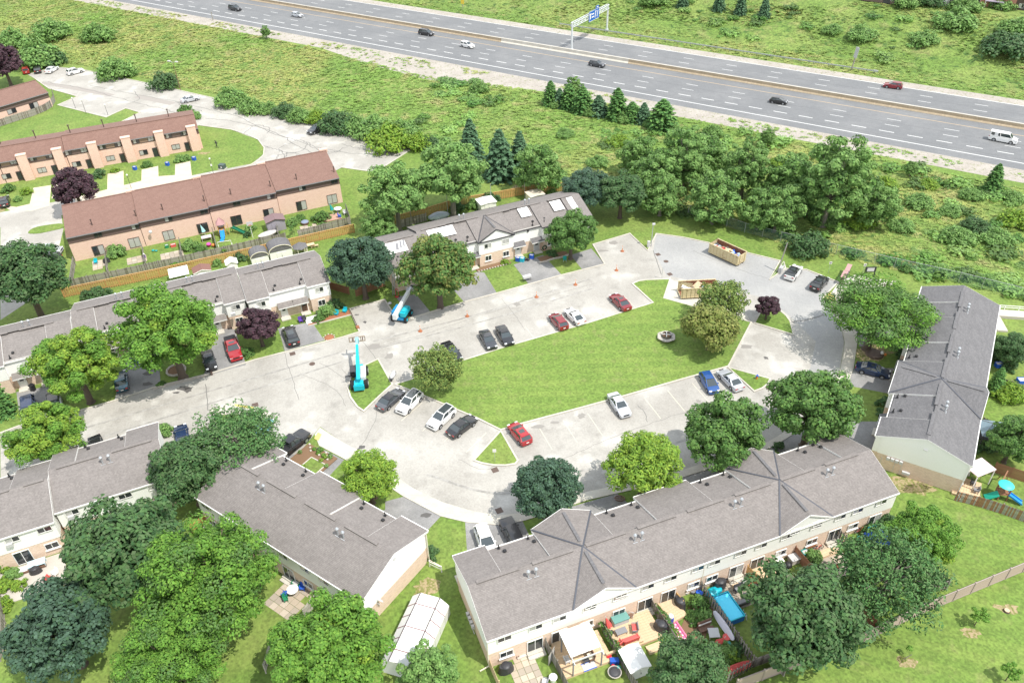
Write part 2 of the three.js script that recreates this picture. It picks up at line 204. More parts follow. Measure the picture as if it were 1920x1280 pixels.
{ // overhead sign gantry
  const A = [19.88, -239.77], B = [32.33, -258.34], L = Math.hypot(B[0] - A[0], B[1] - A[1]);
  const t = thing('sign_gantry', 'steel sign gantry reaching over the far lanes of the highway', 'sign gantry', A[0], A[1], (Math.atan2(B[1] - A[1], B[0] - A[0]) * 180) / Math.PI);
  const pg = merge([cy(0.3, 0.26, 7.7, 0, 3.85, 0, 12), cy(0.5, 0.5, 0.3, 0, 0.15, 0, 12)]);
  part(t, 'post', pg, M.steel); part(t, 'post', pg, M.steel).position.x = L;
  part(t, 'truss', merge([...[[6.5, -0.45], [7.6, -0.45], [6.5, 0.45], [7.6, 0.45]].map(([y, z]) => bar([0, y, z], [L, y, z], 0.16)), ...Array.from({ length: 20 }, (_, k) => { const a = (k * L) / 20, b = ((k + 1) * L) / 20, up = k % 2; return [bar([a, up ? 7.6 : 6.5, 0.45], [b, up ? 6.5 : 7.6, 0.45], 0.1), bar([a, up ? 7.6 : 6.5, -0.45], [b, up ? 6.5 : 7.6, -0.45], 0.1), bar([a, 7.6, -0.45], [a, 7.6, 0.45], 0.08)]; }).flat()]), M.steel);
  const s = thing('highway_sign', 'blue highway sign board with white arrow and lettering hung on the gantry', 'sign', ...(() => { const k = 0.54; return [A[0] + (B[0] - A[0]) * k, A[1] + (B[1] - A[1]) * k]; })(), (Math.atan2(B[1] - A[1], B[0] - A[0]) * 180) / Math.PI, undefined, 7.1);
  part(s, 'board', bx(6.4, 2.9, 0.12, 0, 0, 0.66), plain(0.01, 0.11, 0.42, 0.4));
  part(s, 'top_tab', bx(1.9, 0.75, 0.12, 1.9, 1.85, 0.66), plain(0.01, 0.11, 0.42, 0.4));
  part(s, 'border', merge([bx(6.3, 0.07, 0.03, 0, 1.4, 0.735), bx(6.3, 0.07, 0.03, 0, -1.4, 0.735), bx(0.07, 2.8, 0.03, -3.1, 0, 0.735), bx(0.07, 2.8, 0.03, 3.1, 0, 0.735)]), M.paintWhite);
  part(s, 'legend', merge([bx(0.55, 1.3, 0.03, -2.4, -0.1, 0.735), bx(1.1, 0.42, 0.03, -2.4, 0.62, 0.735), bx(1.5, 0.34, 0.03, -0.85, 0.45, 0.735), bx(1.5, 0.34, 0.03, -0.85, -0.4, 0.735), bx(0.34, 1.9, 0.03, 0.75, 0, 0.735, 0, -0.28), bx(0.34, 1.9, 0.03, 2, 0, 0.735, 0, -0.28), bx(0.9, 0.26, 0.03, 0.9, 0.85, 0.735), bx(1.1, 0.26, 0.03, 1.9, 1.85, 0.735)]), M.paintWhite);
}
{ const t = thing('road_sign', 'small yellow warning sign on the grass beyond the far lanes', 'sign', -13.76,-285.75, 30); part(t, 'post', bx(0.12, 2.6, 0.12, 0, 1.3, 0), M.woodGrey); part(t, 'sign_plate', bx(1.3, 1.5, 0.06, 0, 2.6, 0.1), M.yellow); }
{ const t = thing('marker_post', 'leaning wooden sign post seen edge on beside the far shoulder', 'post', 94.22,-216.16, 60); part(t, 'post', merge([bar([0, 0, 0], [0.5, 6.2, 0], 0.26)]), M.woodGrey); part(t, 'sign_plate', bar([0.34, 3.4, 0.2], [0.56, 6.2, 0.2], 0.1, 1.1), M.galv); }
{ const t = thing('marker_post', 'thin wooden post in the gravel at the top left of the highway', 'post', -97.66,-280.73, 0); part(t, 'post', bx(0.22, 2.6, 0.22, 0, 1.3, 0), M.woodGrey); part(t, 'cap', bx(0.3, 0.1, 0.3, 0, 2.64, 0), M.woodGrey); }

// the loop road of the grey houses
const loopRoad = struct('parking_road', sheet([-70.5,-80.74, -68.46,-82.14, -63.1,-84.11, -57.12,-86.92, -51.92,-89.88, -45.77,-92.07, -39.15,-95.47, -26.74,-100.57, -24.08,-101.93, -26.62,-108.37, -21.1,-110.83, -19.27,-106.89, -16.35,-105.27, -13.09,-106.92, -7.61,-109.58, -2.3,-111.87, 8.88,-116.97, 16.71,-120.14, 15.3,-127.04, 22.53,-130.69, 24.93,-124.39, 27.46,-130.35, 32.05,-128.81, 36.23,-126.65, 42.88,-122.48, 47.55,-119.78, 44.07,-113.92, 47.72,-117.14, 51.19,-116.69, 55.31,-112.55, 51.1,-107.89, 51.62,-104.72, 51.35,-98.97, 50.61,-95.86, 47.93,-89.94, 45.77,-86.3, 41.65,-81.48, 37.7,-78.11, 33.41,-75.22, 25.66,-72.21, 19.08,-69.84, 12.63,-68.27, 8.75,-67.34, 4.68,-65.5, 0.49,-64.22, -2.09,-63.98, -5.12,-64.66, -9.15,-66.32, -12.89,-68.71, -14.57,-70.21, -16.92,-72.51, -20.03,-75.22, -23.16,-77.32, -26.54,-80.34, -28.48,-75.33, -31.05,-74.26, -34.98,-76.06, -39.84,-75.74, -46.97,-76.01, -53,-73.33, -59.27,-70.33, -63.92,-67.41], 0.006), M.lot);
const rightLot = part(loopRoad, 'shade_toned_asphalt', sheet([25.92,-124.34, 27.41,-130.04, 31.99,-128.52, 36.17,-126.37, 42.81,-122.19, 47.31,-119.62, 43.9,-113.59, 47.63,-116.8, 51.09,-116.37, 55.08,-112.4, 50.98,-107.8, 51.45,-104.73, 51.19,-98.97, 50.45,-95.87, 47.77,-89.95, 45.66,-86.42, 41.54,-81.6, 39.3,-81.03, 38.24,-84.98, 43.61,-90.12, 46.41,-96.45, 44.83,-102.09, 42.26,-108.2, 37.61,-110.79, 26.93,-116.09], 0.01), std({ map: tex(1024, 24, (u, v) => { const a = fbm(u, v, 4, 5), k = 0.86 + 0.28 * fbm(u, v, 180, 2); return mul(mixc([0.29, 0.29, 0.285], [0.36, 0.357, 0.345], clamp01((a - 0.3) * 2)), k); }), roughness: 0.9 }));  // same asphalt toned darker: thin cloud shade put into the colour
const kerbs = [];
const kerbLine = (a, closed = false, w = 0.22, h = 0.13) => kerbs.push(ribbon(a, w, h, h, closed));
kerbLine([-70.5,-80.74, -68.46,-82.14, -63.1,-84.11, -57.12,-86.92, -51.92,-89.88, -45.77,-92.07, -39.15,-95.47, -26.74,-100.57, -24.08,-101.93, -26.62,-108.37, -21.1,-110.83, -19.27,-106.89]);
kerbLine([-16.35,-105.27, -13.09,-106.92, -7.61,-109.58, -2.3,-111.87, 8.88,-116.97, 16.71,-120.14, 15.3,-127.04, 22.53,-130.69, 24.93,-124.39, 27.46,-130.35, 32.05,-128.81, 36.23,-126.65, 42.88,-122.48, 47.55,-119.78, 44.07,-113.92, 47.72,-117.14, 51.19,-116.69, 55.31,-112.55, 51.1,-107.89, 51.62,-104.72]);
function island(a, label, mat = M.lawn) { const s = smoothPart(a); struct('lawn', slab(s, -0.02, 0.1), mat); kerbLine(s, true, 0.24, 0.14); }
function smoothPart(a) { return a; }
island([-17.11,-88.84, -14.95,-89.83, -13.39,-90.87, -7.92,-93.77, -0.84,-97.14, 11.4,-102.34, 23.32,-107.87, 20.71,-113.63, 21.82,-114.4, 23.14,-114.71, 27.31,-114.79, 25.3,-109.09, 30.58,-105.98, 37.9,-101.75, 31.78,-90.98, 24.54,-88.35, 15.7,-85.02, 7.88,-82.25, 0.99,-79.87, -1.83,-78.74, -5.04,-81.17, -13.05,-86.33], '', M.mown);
island([-17.84,-89.47, -17.52,-88.89, -19.21,-86.23, -20.95,-83.26, -21.97,-84.18, -23.24,-86.27, -23.92,-88.28, -23.8,-90.68, -22.71,-92.99, -20.3,-94.86]);
island([-1.83,-78.52, 0.35,-72.93, 0,-72.38, -1.24,-72.16, -2.78,-72.24, -4.33,-72.67, -5.34,-73.19]);
island([38.34,-101.52, 40.83,-105.82, 41.72,-106.23, 43.27,-104.65, 43.82,-103.3, 44.03,-101.69, 43.51,-98.2]);
island([31.71,-90.68, 37.12,-87.88, 36.47,-86.8, 35.46,-85.9, 34.12,-85.26]);
island([44.16,-113.91, 48.09,-119.4, 47.77,-117.31]);
// walks
const walks = [];
const walk = (a, y = 0.1) => walks.push(slab(a, -0.02, y));
walk([51.62,-104.72, 51.29,-106.86, 55.2,-112.23, 58.73,-114.55, 64.92,-112.25, 62.11,-109.64, 57.09,-107.52, 54.39,-101.66, 52.52,-95.78, 49.85,-89.86, 47.68,-86.11, 43.5,-81.3, 39.06,-77.86, 33.76,-74.22, 26.11,-71.16, 19.21,-68.66, 12.47,-66.95, 8.63,-65.96, 4.95,-64.49, 0.71,-62.98, -1.9,-62.42, -5.98,-63, -9.16,-64.05, -13.96,-67.34, -16.44,-69.46, -18.87,-71.65, -22.7,-74.34, -26.03,-76.63, -26.99,-78.79, -26.51,-80.13, -23.15,-77.27, -20.02,-75.17, -16.91,-72.46, -14.56,-70.16, -12.89,-68.67, -9.15,-66.27, -5.12,-64.62, -2.09,-63.94, 0.49,-64.18, 4.68,-65.46, 8.75,-67.3, 12.62,-68.22, 19.07,-69.79, 25.65,-72.16, 33.39,-75.18, 37.69,-78.06, 41.63,-81.43, 45.81,-86.3, 47.97,-89.94, 50.65,-95.86, 51.39,-98.96], 0.09);
walk([-42.31,-83.2, -42.76,-84.55, -41.42,-85.39, -39.18,-85.53, -36.5,-84.75, -33.59,-83.2, -34.07,-81.37, -36.64,-82.88, -39.01,-83.4]);
walk([25.3,-109.09, 27.31,-114.79, 28.21,-114.01, 30.55,-111.12, 37.67,-103.87, 37.9,-101.75, 30.58,-105.98], 0.05);
const walkM = struct('sidewalk', merge(walks), M.conc);
part(walkM, 'tactile_strip', merge([sheet([51.57,-108.24, 52.93,-109.43, 53.34,-107.53, 52.04,-106.52], 0.115), sheet([-26.92,-77.97, -26.63,-79.19, -26.05,-78.76, -26.27,-77.54], 0.115), sheet([-39.54,-85.43, -36.47,-84.64, -36.67,-84.2, -39.42,-84.98], 0.115)]), M.paintYellow);
struct('lawn', slab([-41.9,-83.08, -38.98,-83.29, -36.62,-82.77, -34.69,-81.5, -34.63,-77.55, -38.96,-77.71], -0.02, 0.09), M.lawn);
struct('kerb', merge(kerbs), M.conc);
{ // patches, cracks, stains and covers in the road
  const rp = rng(21), wob = (a, n, k) => { const c = new THREE.CatmullRomCurve3(pts(a).map(([x, z]) => V3(x, 0, z))).getPoints(n); return c.flatMap((p) => [p.x + (rp() - 0.5) * k, p.z + (rp() - 0.5) * k]); };
  const cr = [];
  for (const [a, n, k, w] of [[[-22.09,-70.38, -19.37,-84.42, -29,-94.4], 24, 0.3, 0.06], [[-23.24,-99.46, -19.17,-92.72], 10, 0.2, 0.07], [[-1.59,-110.24, 0.54,-105.55, 2.14,-101.13], 12, 0.2, 0.05], [[-22.15,-97.38, -13.39,-101.11, -3.34,-106.47, 14.81,-114.32], 34, 0.2, 0.05], [[17.22,-82.99, 17.99,-81.64, 18.14,-79.7], 12, 0.25, 0.09], [[-25.57,-92.99, -21.64,-87.37], 10, 0.2, 0.05], [[-42.97,-84.22, -45.04,-90.09], 10, 0.15, 0.12], [[-35.53,-98.62, -30.57,-85.99], 14, 0.3, 0.07], [[25.92,-124.34, 26.05,-116.31], 8, 0.1, 0.14], [[44.24,-101.54, 47.41,-102.26, 49.87,-103.32], 10, 0.15, 0.28], [[33.07,-123.98, 40.8,-116.44, 43.89,-114.26], 18, 0.25, 0.08], [[-1.79,-72.44, -4.18,-71.59, -7.33,-73.59], 12, 0.2, 0.05], [[-31.75,-91.99, -26.47,-88.74, -23.53,-84.58], 14, 0.3, 0.05], [[2.98,-71.33, 13.15,-76.78, 24.75,-81.59, 33.78,-82.34], 40, 0.25, 0.05]]) cr.push(ribbon(wob(a, n, k), w, 0.0155));
  part(loopRoad, 'pavement_cracks', merge(cr), M.crack, undefined, 'stuff');
  const blob = (x, z, r, e = 1) => { const o = []; for (let k = 0; k < 14; k++) { const t = (k / 14) * 6.283, q = r * (0.65 + 0.6 * rp()); o.push(x + Math.cos(t) * q, z + Math.sin(t) * q * e); } return sheet(o, 0.0175); };
  part(loopRoad, 'tyre_tracks', merge([[[-68.55,-76.79, -56.57,-82.55, -42.11,-89.37, -26.17,-96.89], 0.35], [[-67.09,-73.83, -54.25,-80.34, -40.02,-87.29, -24.3,-95.23], 0.3], [[-21.57,-99.38, -5.07,-106.1, 14.03,-115.7], 0.35], [[-21.32,-97.34, -5.04,-103.74, 14.67,-113.01], 0.3], [[-11.31,-70.92, -1.81,-67.45, 9.09,-71.11, 31.51,-79.19], 0.35]].map(([a, w], i) => ribbon(wob(a, 40, 0.08), w, 0.0142 + i * 0.0002))), std({ map: tex(256, 5, (u, v) => mul(mixc([0.25, 0.24, 0.22], [0.37, 0.358, 0.332], clamp01((fbm(u, v, 9, 4) - 0.25) * 2)), 0.88 + 0.24 * fbm(u, v, 90, 2))), roughness: 0.85 }), undefined, 'stuff');
  part(loopRoad, 'bay_lines', merge(pts([-18.71,-83.28, -15.53,-81.09, -12.44,-78.97, -9.44,-76.81, -6.39,-74.72]).map(([x, z]) => ribbon([x, z, x + 2.6, z - 3.6], 0.09, 0.0152)).concat(pts([3.31,-79.21, 6.71,-80.35, 10.18,-81.61, 18.43,-84.62, 21.97,-85.98, 25.75,-87.46]).map(([x, z]) => ribbon([x, z, x + 1.6, z + 4.4], 0.09, 0.0152))).concat(pts([-6.4,-90.95, 0.62,-96.41, 3.94,-98.01, 12.24,-101.39, 15.33,-102.69, 20.8,-105.38]).map(([x, z]) => ribbon([x, z, x - 1.8, z - 4.2], 0.09, 0.0152)))), M.paintFaint, undefined, 'stuff');
  part(loopRoad, 'oil_stains', merge([blob(-47.98,-89.25, 0.9, 0.6), blob(-47.24,-88.86, 0.6), blob(-48.78,-88.33, 0.5, 0.4), blob(37.84,-92.75, 0.35), blob(-23.58,-104.57, 0.3), blob(-25.16,-106.71, 0.4, 0.5), blob(-20.92,-75.54, 0.6, 0.6), blob(-20.3,-76.21, 0.4)]), M.stain, undefined, 'stuff');
  part(loopRoad, 'worn_patches', merge([blob(-21.41,-98.02, 1.1, 0.7), blob(-18.67,-95.52, 0.7), blob(-17.09,-104.86, 1.3, 0.4), blob(3.31,-79.21, 0.9, 0.4), blob(5.53,-79.97, 0.7, 0.4), blob(9.26,-81.11, 0.6), blob(21.3,-87.41, 0.8, 0.5), blob(25.88,-83.54, 0.35), blob(35.6,-95.58, 1, 0.5), blob(16.83,-124.8, 1, 0.4), blob(19.08,-127.54, 0.7), blob(1.04,-108.56, 0.6)]), M.stainLight, undefined, 'stuff');
  const hole = (x, z, r, nm) => part(loopRoad, nm, nm === 'manhole_cover' ? new THREE.CylinderGeometry(r, r, 0.02, 16).translate(x, 0.012, z) : bx(r * 2, 0.02, r * 2, x, 0.012, z, 0.4), M.iron);
  hole(-30.17,-94.19, 0.45, 'manhole_cover'); hole(27.6,-120.6, 0.45, 'manhole_cover'); for (const [x, z] of pts([-33.67,-96.81, -36.61,-85.21, -2.61,-71.44, -2.09,-64.72, 26.57,-123.01, 27.54,-116.4, 36.4,-85.98])) hole(x, z, 0.42, 'catch_basin');
}
// driveways and front walks of the grey houses
const drives = [[-37.32,-103.44, -32.26,-105.1, -29.32,-99.99, -34.97,-97.53], [-46.79,-100.47, -45.98,-103.96, -44.62,-104.34, -40.17,-94.35, -45.86,-91.83], [-59.39,-97.23, -54.69,-98.1, -51.53,-89.87, -57.24,-87.04], [-72.44,-89.4, -67.59,-90.76, -63.14,-84.23, -68.38,-82.14],
  [-19.32,-111.7, -15.95,-112.18, -13.08,-106.76, -16.36,-105.42], [-10.2,-114.19, -5.75,-118.89, -4.53,-118.48, -2.3,-111.87, -7.78,-109.59], [0.64,-120.86, 5.97,-123.86, 8.98,-116.96, 3.16,-114.22], [10.95,-123.61, 14.88,-125.65, 16.72,-120.25, 12.7,-118.33],
  [49.93,-89.86, 55.6,-89.62, 52.8,-84.06, 47.53,-86.11], [53.78,-99.98, 61.99,-102.77, 60.56,-97.19, 52.51,-94.85], [44.01,-78.71, 49.48,-78.5, 46.39,-72.6, 41.39,-76.23],
  [-6.17,-63.05, -5.78,-58.28, -0.64,-58.12, 1.86,-59.55, 0.71,-62.98, -1.9,-62.42], [6.6,-65.02, 12.47,-66.95, 13.75,-65.19, 7.65,-62.11], [18.85,-68.49, 25.37,-70.9, 26.78,-68.21, 20.03,-65.83], [32.99,-73.96, 38.55,-77.36, 41.59,-74.72, 36.57,-72],
  [-18.03,-65.01, -15.98,-65.28, -16.13,-66.64, -13.96,-67.34, -9.16,-64.05, -10.79,-61.68, -14.57,-62.84], [-27.23,-74.31, -26,-76.42, -22.29,-73.94, -24.13,-70.45], [-34.86,-75.56, -28.44,-75.13, -30.68,-72.53, -35.54,-72.71]];
struct('driveways', merge(drives.map((a) => sheet(a, 0.014))), M.drive);
struct('oil_marks', merge([[-54.46,-92.92, 0.9, 0.5], [-53.67,-90.44, 0.8, 0.6], [-10.91,-64.27, 0.7, 0.5]].map(([x, z, r, e], i) => { const o = []; for (let k = 0; k < 12; k++) { const t = k / 12 * 6.283, q = r * (0.7 + 0.5 * R0()); o.push(x + Math.cos(t) * q, z + Math.sin(t) * q * e); } return sheet(o, 0.02); })), M.stain);

// the car park and street of the red houses
const redRoad = struct('car_park', sheet([-139.69,-233.47, -135.88,-230.91, -130.94,-236.02, -121.6,-232.98, -97.06,-219.28, -77.53,-207.79, -52.54,-191.82, -39.62,-184.28, -32.63,-179.68, -21.54,-171.7, -28.5,-159.92, -36.31,-162.78, -40.05,-157.49, -53.91,-158.3, -61.23,-160.03, -56.85,-165.66, -55.28,-170.63, -55.93,-174.47, -58.39,-179.17, -66.51,-185.73, -75.19,-188.95, -83.81,-186.23, -95.94,-191.69, -93.06,-198.47, -97.91,-201.7, -100.7,-195.8, -116.98,-205.27, -114.31,-211.22, -124.95,-218.03, -132.87,-226.69], 0.007), M.lot);
const R2F = (u, v) => { const a = rad(-23.6); return [-33.44 + Math.cos(a) * u - Math.sin(a) * v, -145.57 + Math.sin(a) * u + Math.cos(a) * v]; };
struct('street', sheet([...R2F(-90, -21), ...R2F(-2, -21), ...R2F(6, -26), ...R2F(8, -36), ...R2F(-3, -28), ...R2F(-90, -28)], 0.008), M.lot);
struct('street', sheet([-102.65,-145.9, -96.02,-145.54, -91.51,-148.02, -86.57,-138.08, -81.93,-123.32, -81.44,-113.95, -83.88,-107.85], 0.0095), M.lot);
struct('lawn', slab(smooth([-92.88,-136.96, -92.71,-138.83, -90.31,-139.97, -87.72,-140.26, -86.85,-138.73, -88.72,-137.57, -90.89,-136.65], 3), -0.02, 0.1), M.lawn);
const redKerbs = [[-75.19,-188.95, -66.51,-185.73, -61.98,-182.54, -58.39,-179.17, -55.93,-174.47, -55.16,-170.62, -55.58,-167.81, -56.78,-165.38, -59.45,-162.03], [-132.87,-226.69, -124.95,-218.03, -114.31,-211.22, -116.98,-205.27, -100.7,-195.8, -97.91,-201.7, -93.06,-198.47, -95.94,-191.69], [-135.88,-230.91, -130.94,-236.02, -121.6,-232.98, -97.06,-219.28, -77.53,-207.79, -52.54,-191.82, -39.62,-184.28, -32.63,-179.68, -21.54,-171.7, -28.5,-159.92, -36.31,-162.78]].map((a) => ribbon(a, 0.22, 0.12, 0.12));
struct('kerb', merge(redKerbs), M.conc);
{ // tarred cracks, repaired strips and faded stall lines
  const r = rng(31), c = [], wob = (a, n, k) => new THREE.CatmullRomCurve3(pts(a).map(([x, z]) => V3(x, 0, z))).getPoints(n).flatMap((p) => [p.x + (r() - 0.5) * k, p.z + (r() - 0.5) * k]);
  for (const [a, n] of [[[-129.37,-224.25, -116.25,-217.8, -100.19,-207.88, -88.77,-201.06, -77.14,-194.19], 40], [[-114.1,-219.72, -101.23,-212.65, -86.15,-205.73, -74.39,-198.61, -66.29,-193.45, -57.6,-184.49, -48.56,-177.61, -41.49,-172.67, -32.5,-169.21], 60], [[-74.9,-193.35, -66.92,-190.75, -54.64,-182.69, -47.96,-174.56, -42.21,-169.81, -37.66,-171.55], 40], [[-62.89,-182.6, -61.91,-186.41, -61,-188, -57.32,-186.1, -57.23,-182.86], 20], [[-52.62,-173.37, -48.74,-178.55, -46.38,-175.96, -47.37,-171.58, -51.36,-170.38, -51.95,-167.58, -52.53,-164.85], 34], [[-52,-173.33, -48.93,-167.4, -47.09,-170.12, -44.98,-168.56], 20], [[-57.05,-176.64, -52.49,-172.77, -47.2,-170.7], 20], [[-46.67,-177.49, -44.06,-173.42, -39.4,-171.08, -36.79,-173.85], 24], [[-100.51,-214.6, -96.86,-208.41, -98.32,-204.7], 12], [[-86.15,-205.73, -82.47,-200.62, -77.05,-198.43], 14], [[-38.26,-175.44, -32.88,-172.12, -27.6,-168.33], 20], [[-49.83,-171.73, -49.84,-168.86, -48.04,-165.95, -46.52,-167.25], 20]]) c.push(ribbon(wob(a, n, 0.7), 0.16, 0.0165));
  part(redRoad, 'tar_cracks', merge(c), M.crack, undefined, 'stuff');
  part(redRoad, 'repair_strip', merge([sheet([-129.47,-223.83, -116.6,-218.65, -104.6,-212.1, -105.45,-210.58, -117.04,-216.22, -128.68,-222.07], 0.0125), sheet([-97.71,-211.6, -85.9,-204.95, -86.99,-203.15, -98.6,-209.31], 0.0125)]), M.patch);
  part(redRoad, 'stall_lines', merge(pts([-56.69,-192.11, -52.92,-189.8, -48.88,-187.19, -39.22,-181.68, -35.76,-179.57, -32.35,-177.49, -29.01,-175.45, -25.94,-173.16]).map(([x, z]) => ribbon([x, z, x - 3.3, z + 3.9], 0.12, 0.0145))), M.paintFaint);
}
struct('red_house_paths', merge([[-104.28,-149.2, -100.45,-148.06, -98.32,-149.33, -100.96,-156.74, -97.69,-157.8, -93.84,-148.39, -96.34,-146.23, -100.77,-146.48], [-97.22,-158.03, -92,-159.77, -90.94,-156.66, -89.8,-151.21, -94.78,-151.49], [-87.48,-162.65, -84.51,-164.07, -80.69,-154.08, -83.68,-152.55], [-80.62,-164.38, -77.56,-166.1, -74.37,-156.95, -77.56,-155.38], [-73.96,-166.7, -71.09,-168.2, -67.87,-159.13, -71.06,-157.27], [-90,-151.7, -75.34,-160.87, -71.97,-161.19, -70.96,-158.02, -88.98,-149.28]].map((a, i) => sheet(a, 0.01 + i * 0.0003))), std({ map: tex(256, 6, (u, v) => mul(mixc([0.5, 0.43, 0.33], [0.58, 0.51, 0.41], fbm(u, v, 6, 4)), 0.9 + 0.2 * fbm(u, v, 60, 2))), roughness: 0.9 }));
struct('bare_soil', merge([[-102.99,-146.6, 1, 1], [-15.98,-53.59, 1.6, 0.7], [-10.15,-54.24, 1.3, 0.8], [-10.63,-52.74, 1.1, 0.5], [46.61,-46.83, 0.9, 0.7], [38.75,-43.77, 1, 0.6], [51.78,-49.4, 1.3, 0.6], [-69.2,-172.36, 1.4, 0.5], [48.31,-67.19, 3.4, 0.5], [49.36,-66.54, 2, 0.4], [3.59,-150.7, 2.4, 0.7], [41.23,-102.54, 0.7, 0.5], [54,-93.22, 2.6, 0.8], [-77.3,-177.93, 0.8, 0.5]].map(([x, z, q, e]) => { const o = []; for (let k = 0; k < 16; k++) { const t = k / 16 * 6.283, w = q * (0.6 + 0.7 * R0()); o.push(x + Math.cos(t) * w, z + Math.sin(t) * w * e); } return sheet(o, 0.005); })), std({ map: tex(256, 3, (u, v) => mixc([0.15, 0.17, 0.04], [0.36, 0.28, 0.17], clamp01((fbm(u, v, 14, 4) - 0.3) * 2.5))), roughness: 1 }));

// ---------- the row houses ----------
const HE = 5, HR = 6.9, ZR = -5.45, SL = (HR - HE) / 5.45;
// a window: frame with panes of its own; kind sets the number of panes, curt which of them show a curtain
const winCache = {};
function windowGeo(w, h, kind) {
  const key = [w, h, kind].join(); if (winCache[key]) return winCache[key];
  const t = 0.07, n = kind, f = [bx(w, t, 0.1, 0, h / 2 - t / 2, 0), bx(w, t, 0.1, 0, -h / 2 + t / 2, 0), bx(t, h - 2 * t, 0.1, -w / 2 + t / 2, 0, 0), bx(t, h - 2 * t, 0.1, w / 2 - t / 2, 0, 0)];
  for (let k = 1; k < n; k++) f.push(bx(0.06, h - 2 * t, 0.09, -w / 2 + (w * k) / n, 0, 0));
  const pw = (w - 2 * t - 0.06 * (n - 1)) / n;
  return (winCache[key] = { frame: merge(f), pane: bx(pw, h - 2 * t, 0.03), xs: Array.from({ length: n }, (_, k) => -w / 2 + t + pw / 2 + k * (pw + 0.06)), sill: bx(w + 0.2, 0.09, 0.2, 0, -h / 2 - 0.05, 0.04) });
}
function addWindow(parent, name, x, y, z, dir, w, h, n, o = {}) {
  const g = windowGeo(w, h, n), f = part(parent, name, g.frame, o.frame ?? M.white); f.position.set(x, y, z); f.rotation.y = dir;
  g.xs.forEach((px, k) => { part(f, o.pane ?? 'pane', g.pane, (o.curt ?? '').includes(String(k)) ? M.curtain : M.glass).position.set(px, 0, -0.015); });
  if (o.sill) part(f, 'sill', g.sill, o.frame ?? M.white);
  return f;
}
const NEAR = 0, FAR = Math.PI;
const acGeo = bx(0.66, 0.42, 0.5, 0, 0, 0.2);
const ventGeo = merge([cy(0.09, 0.09, 1.0, 0, 0.5, 0, 10), cy(0.2, 0.2, 0.1, 0, 1.02, 0, 12), cy(0.2, 0.1, 0.14, 0, 1.13, 0, 12), bx(0.55, 0.05, 0.45, 0, 0.02, 0)]);
const stackGeo = merge([cy(0.07, 0.07, 0.55, 0, 0.27, 0, 8), bx(0.3, 0.04, 0.3, 0, 0.03, 0)]), turtleGeo = merge([bx(0.34, 0.16, 0.34, 0, 0.1, 0), cy(0.2, 0.14, 0.08, 0, 0.22, 0, 10)]);
// one sloped slab of roof between u0..u1 from the ridge (z = ZR) to the eave at ze, and its trims
function slope(u0, u1, ze, dz, ridgeOver = 0) {
  const sg = Math.sign(ze - (ZR + dz)), zr = ZR + dz, run = Math.abs(ze - zr), h0 = HE, h1 = HE + SL * run, th = 0.05;
  return tri([...quad([u0, h0, ze], [u1, h0, ze], [u1, h1, zr], [u0, h1, zr]), ...quad([u0, h0 - th, ze], [u0, h1 - th, zr], [u1, h1 - th, zr], [u1, h0 - th, ze]), ...quad([u0, h0 - th, ze], [u1, h0 - th, ze], [u1, h0, ze], [u0, h0, ze]), ...quad([u0, h0, ze], [u0, h1, zr], [u0, h1 - th, zr], [u0, h0 - th, ze]), ...quad([u1, h0 - th, ze], [u1, h1 - th, zr], [u1, h1, zr], [u1, h0, ze]), ...quad([u0, h1 - th, zr], [u0, h1, zr], [u1, h1, zr], [u1, h1 - th, zr])]);
}
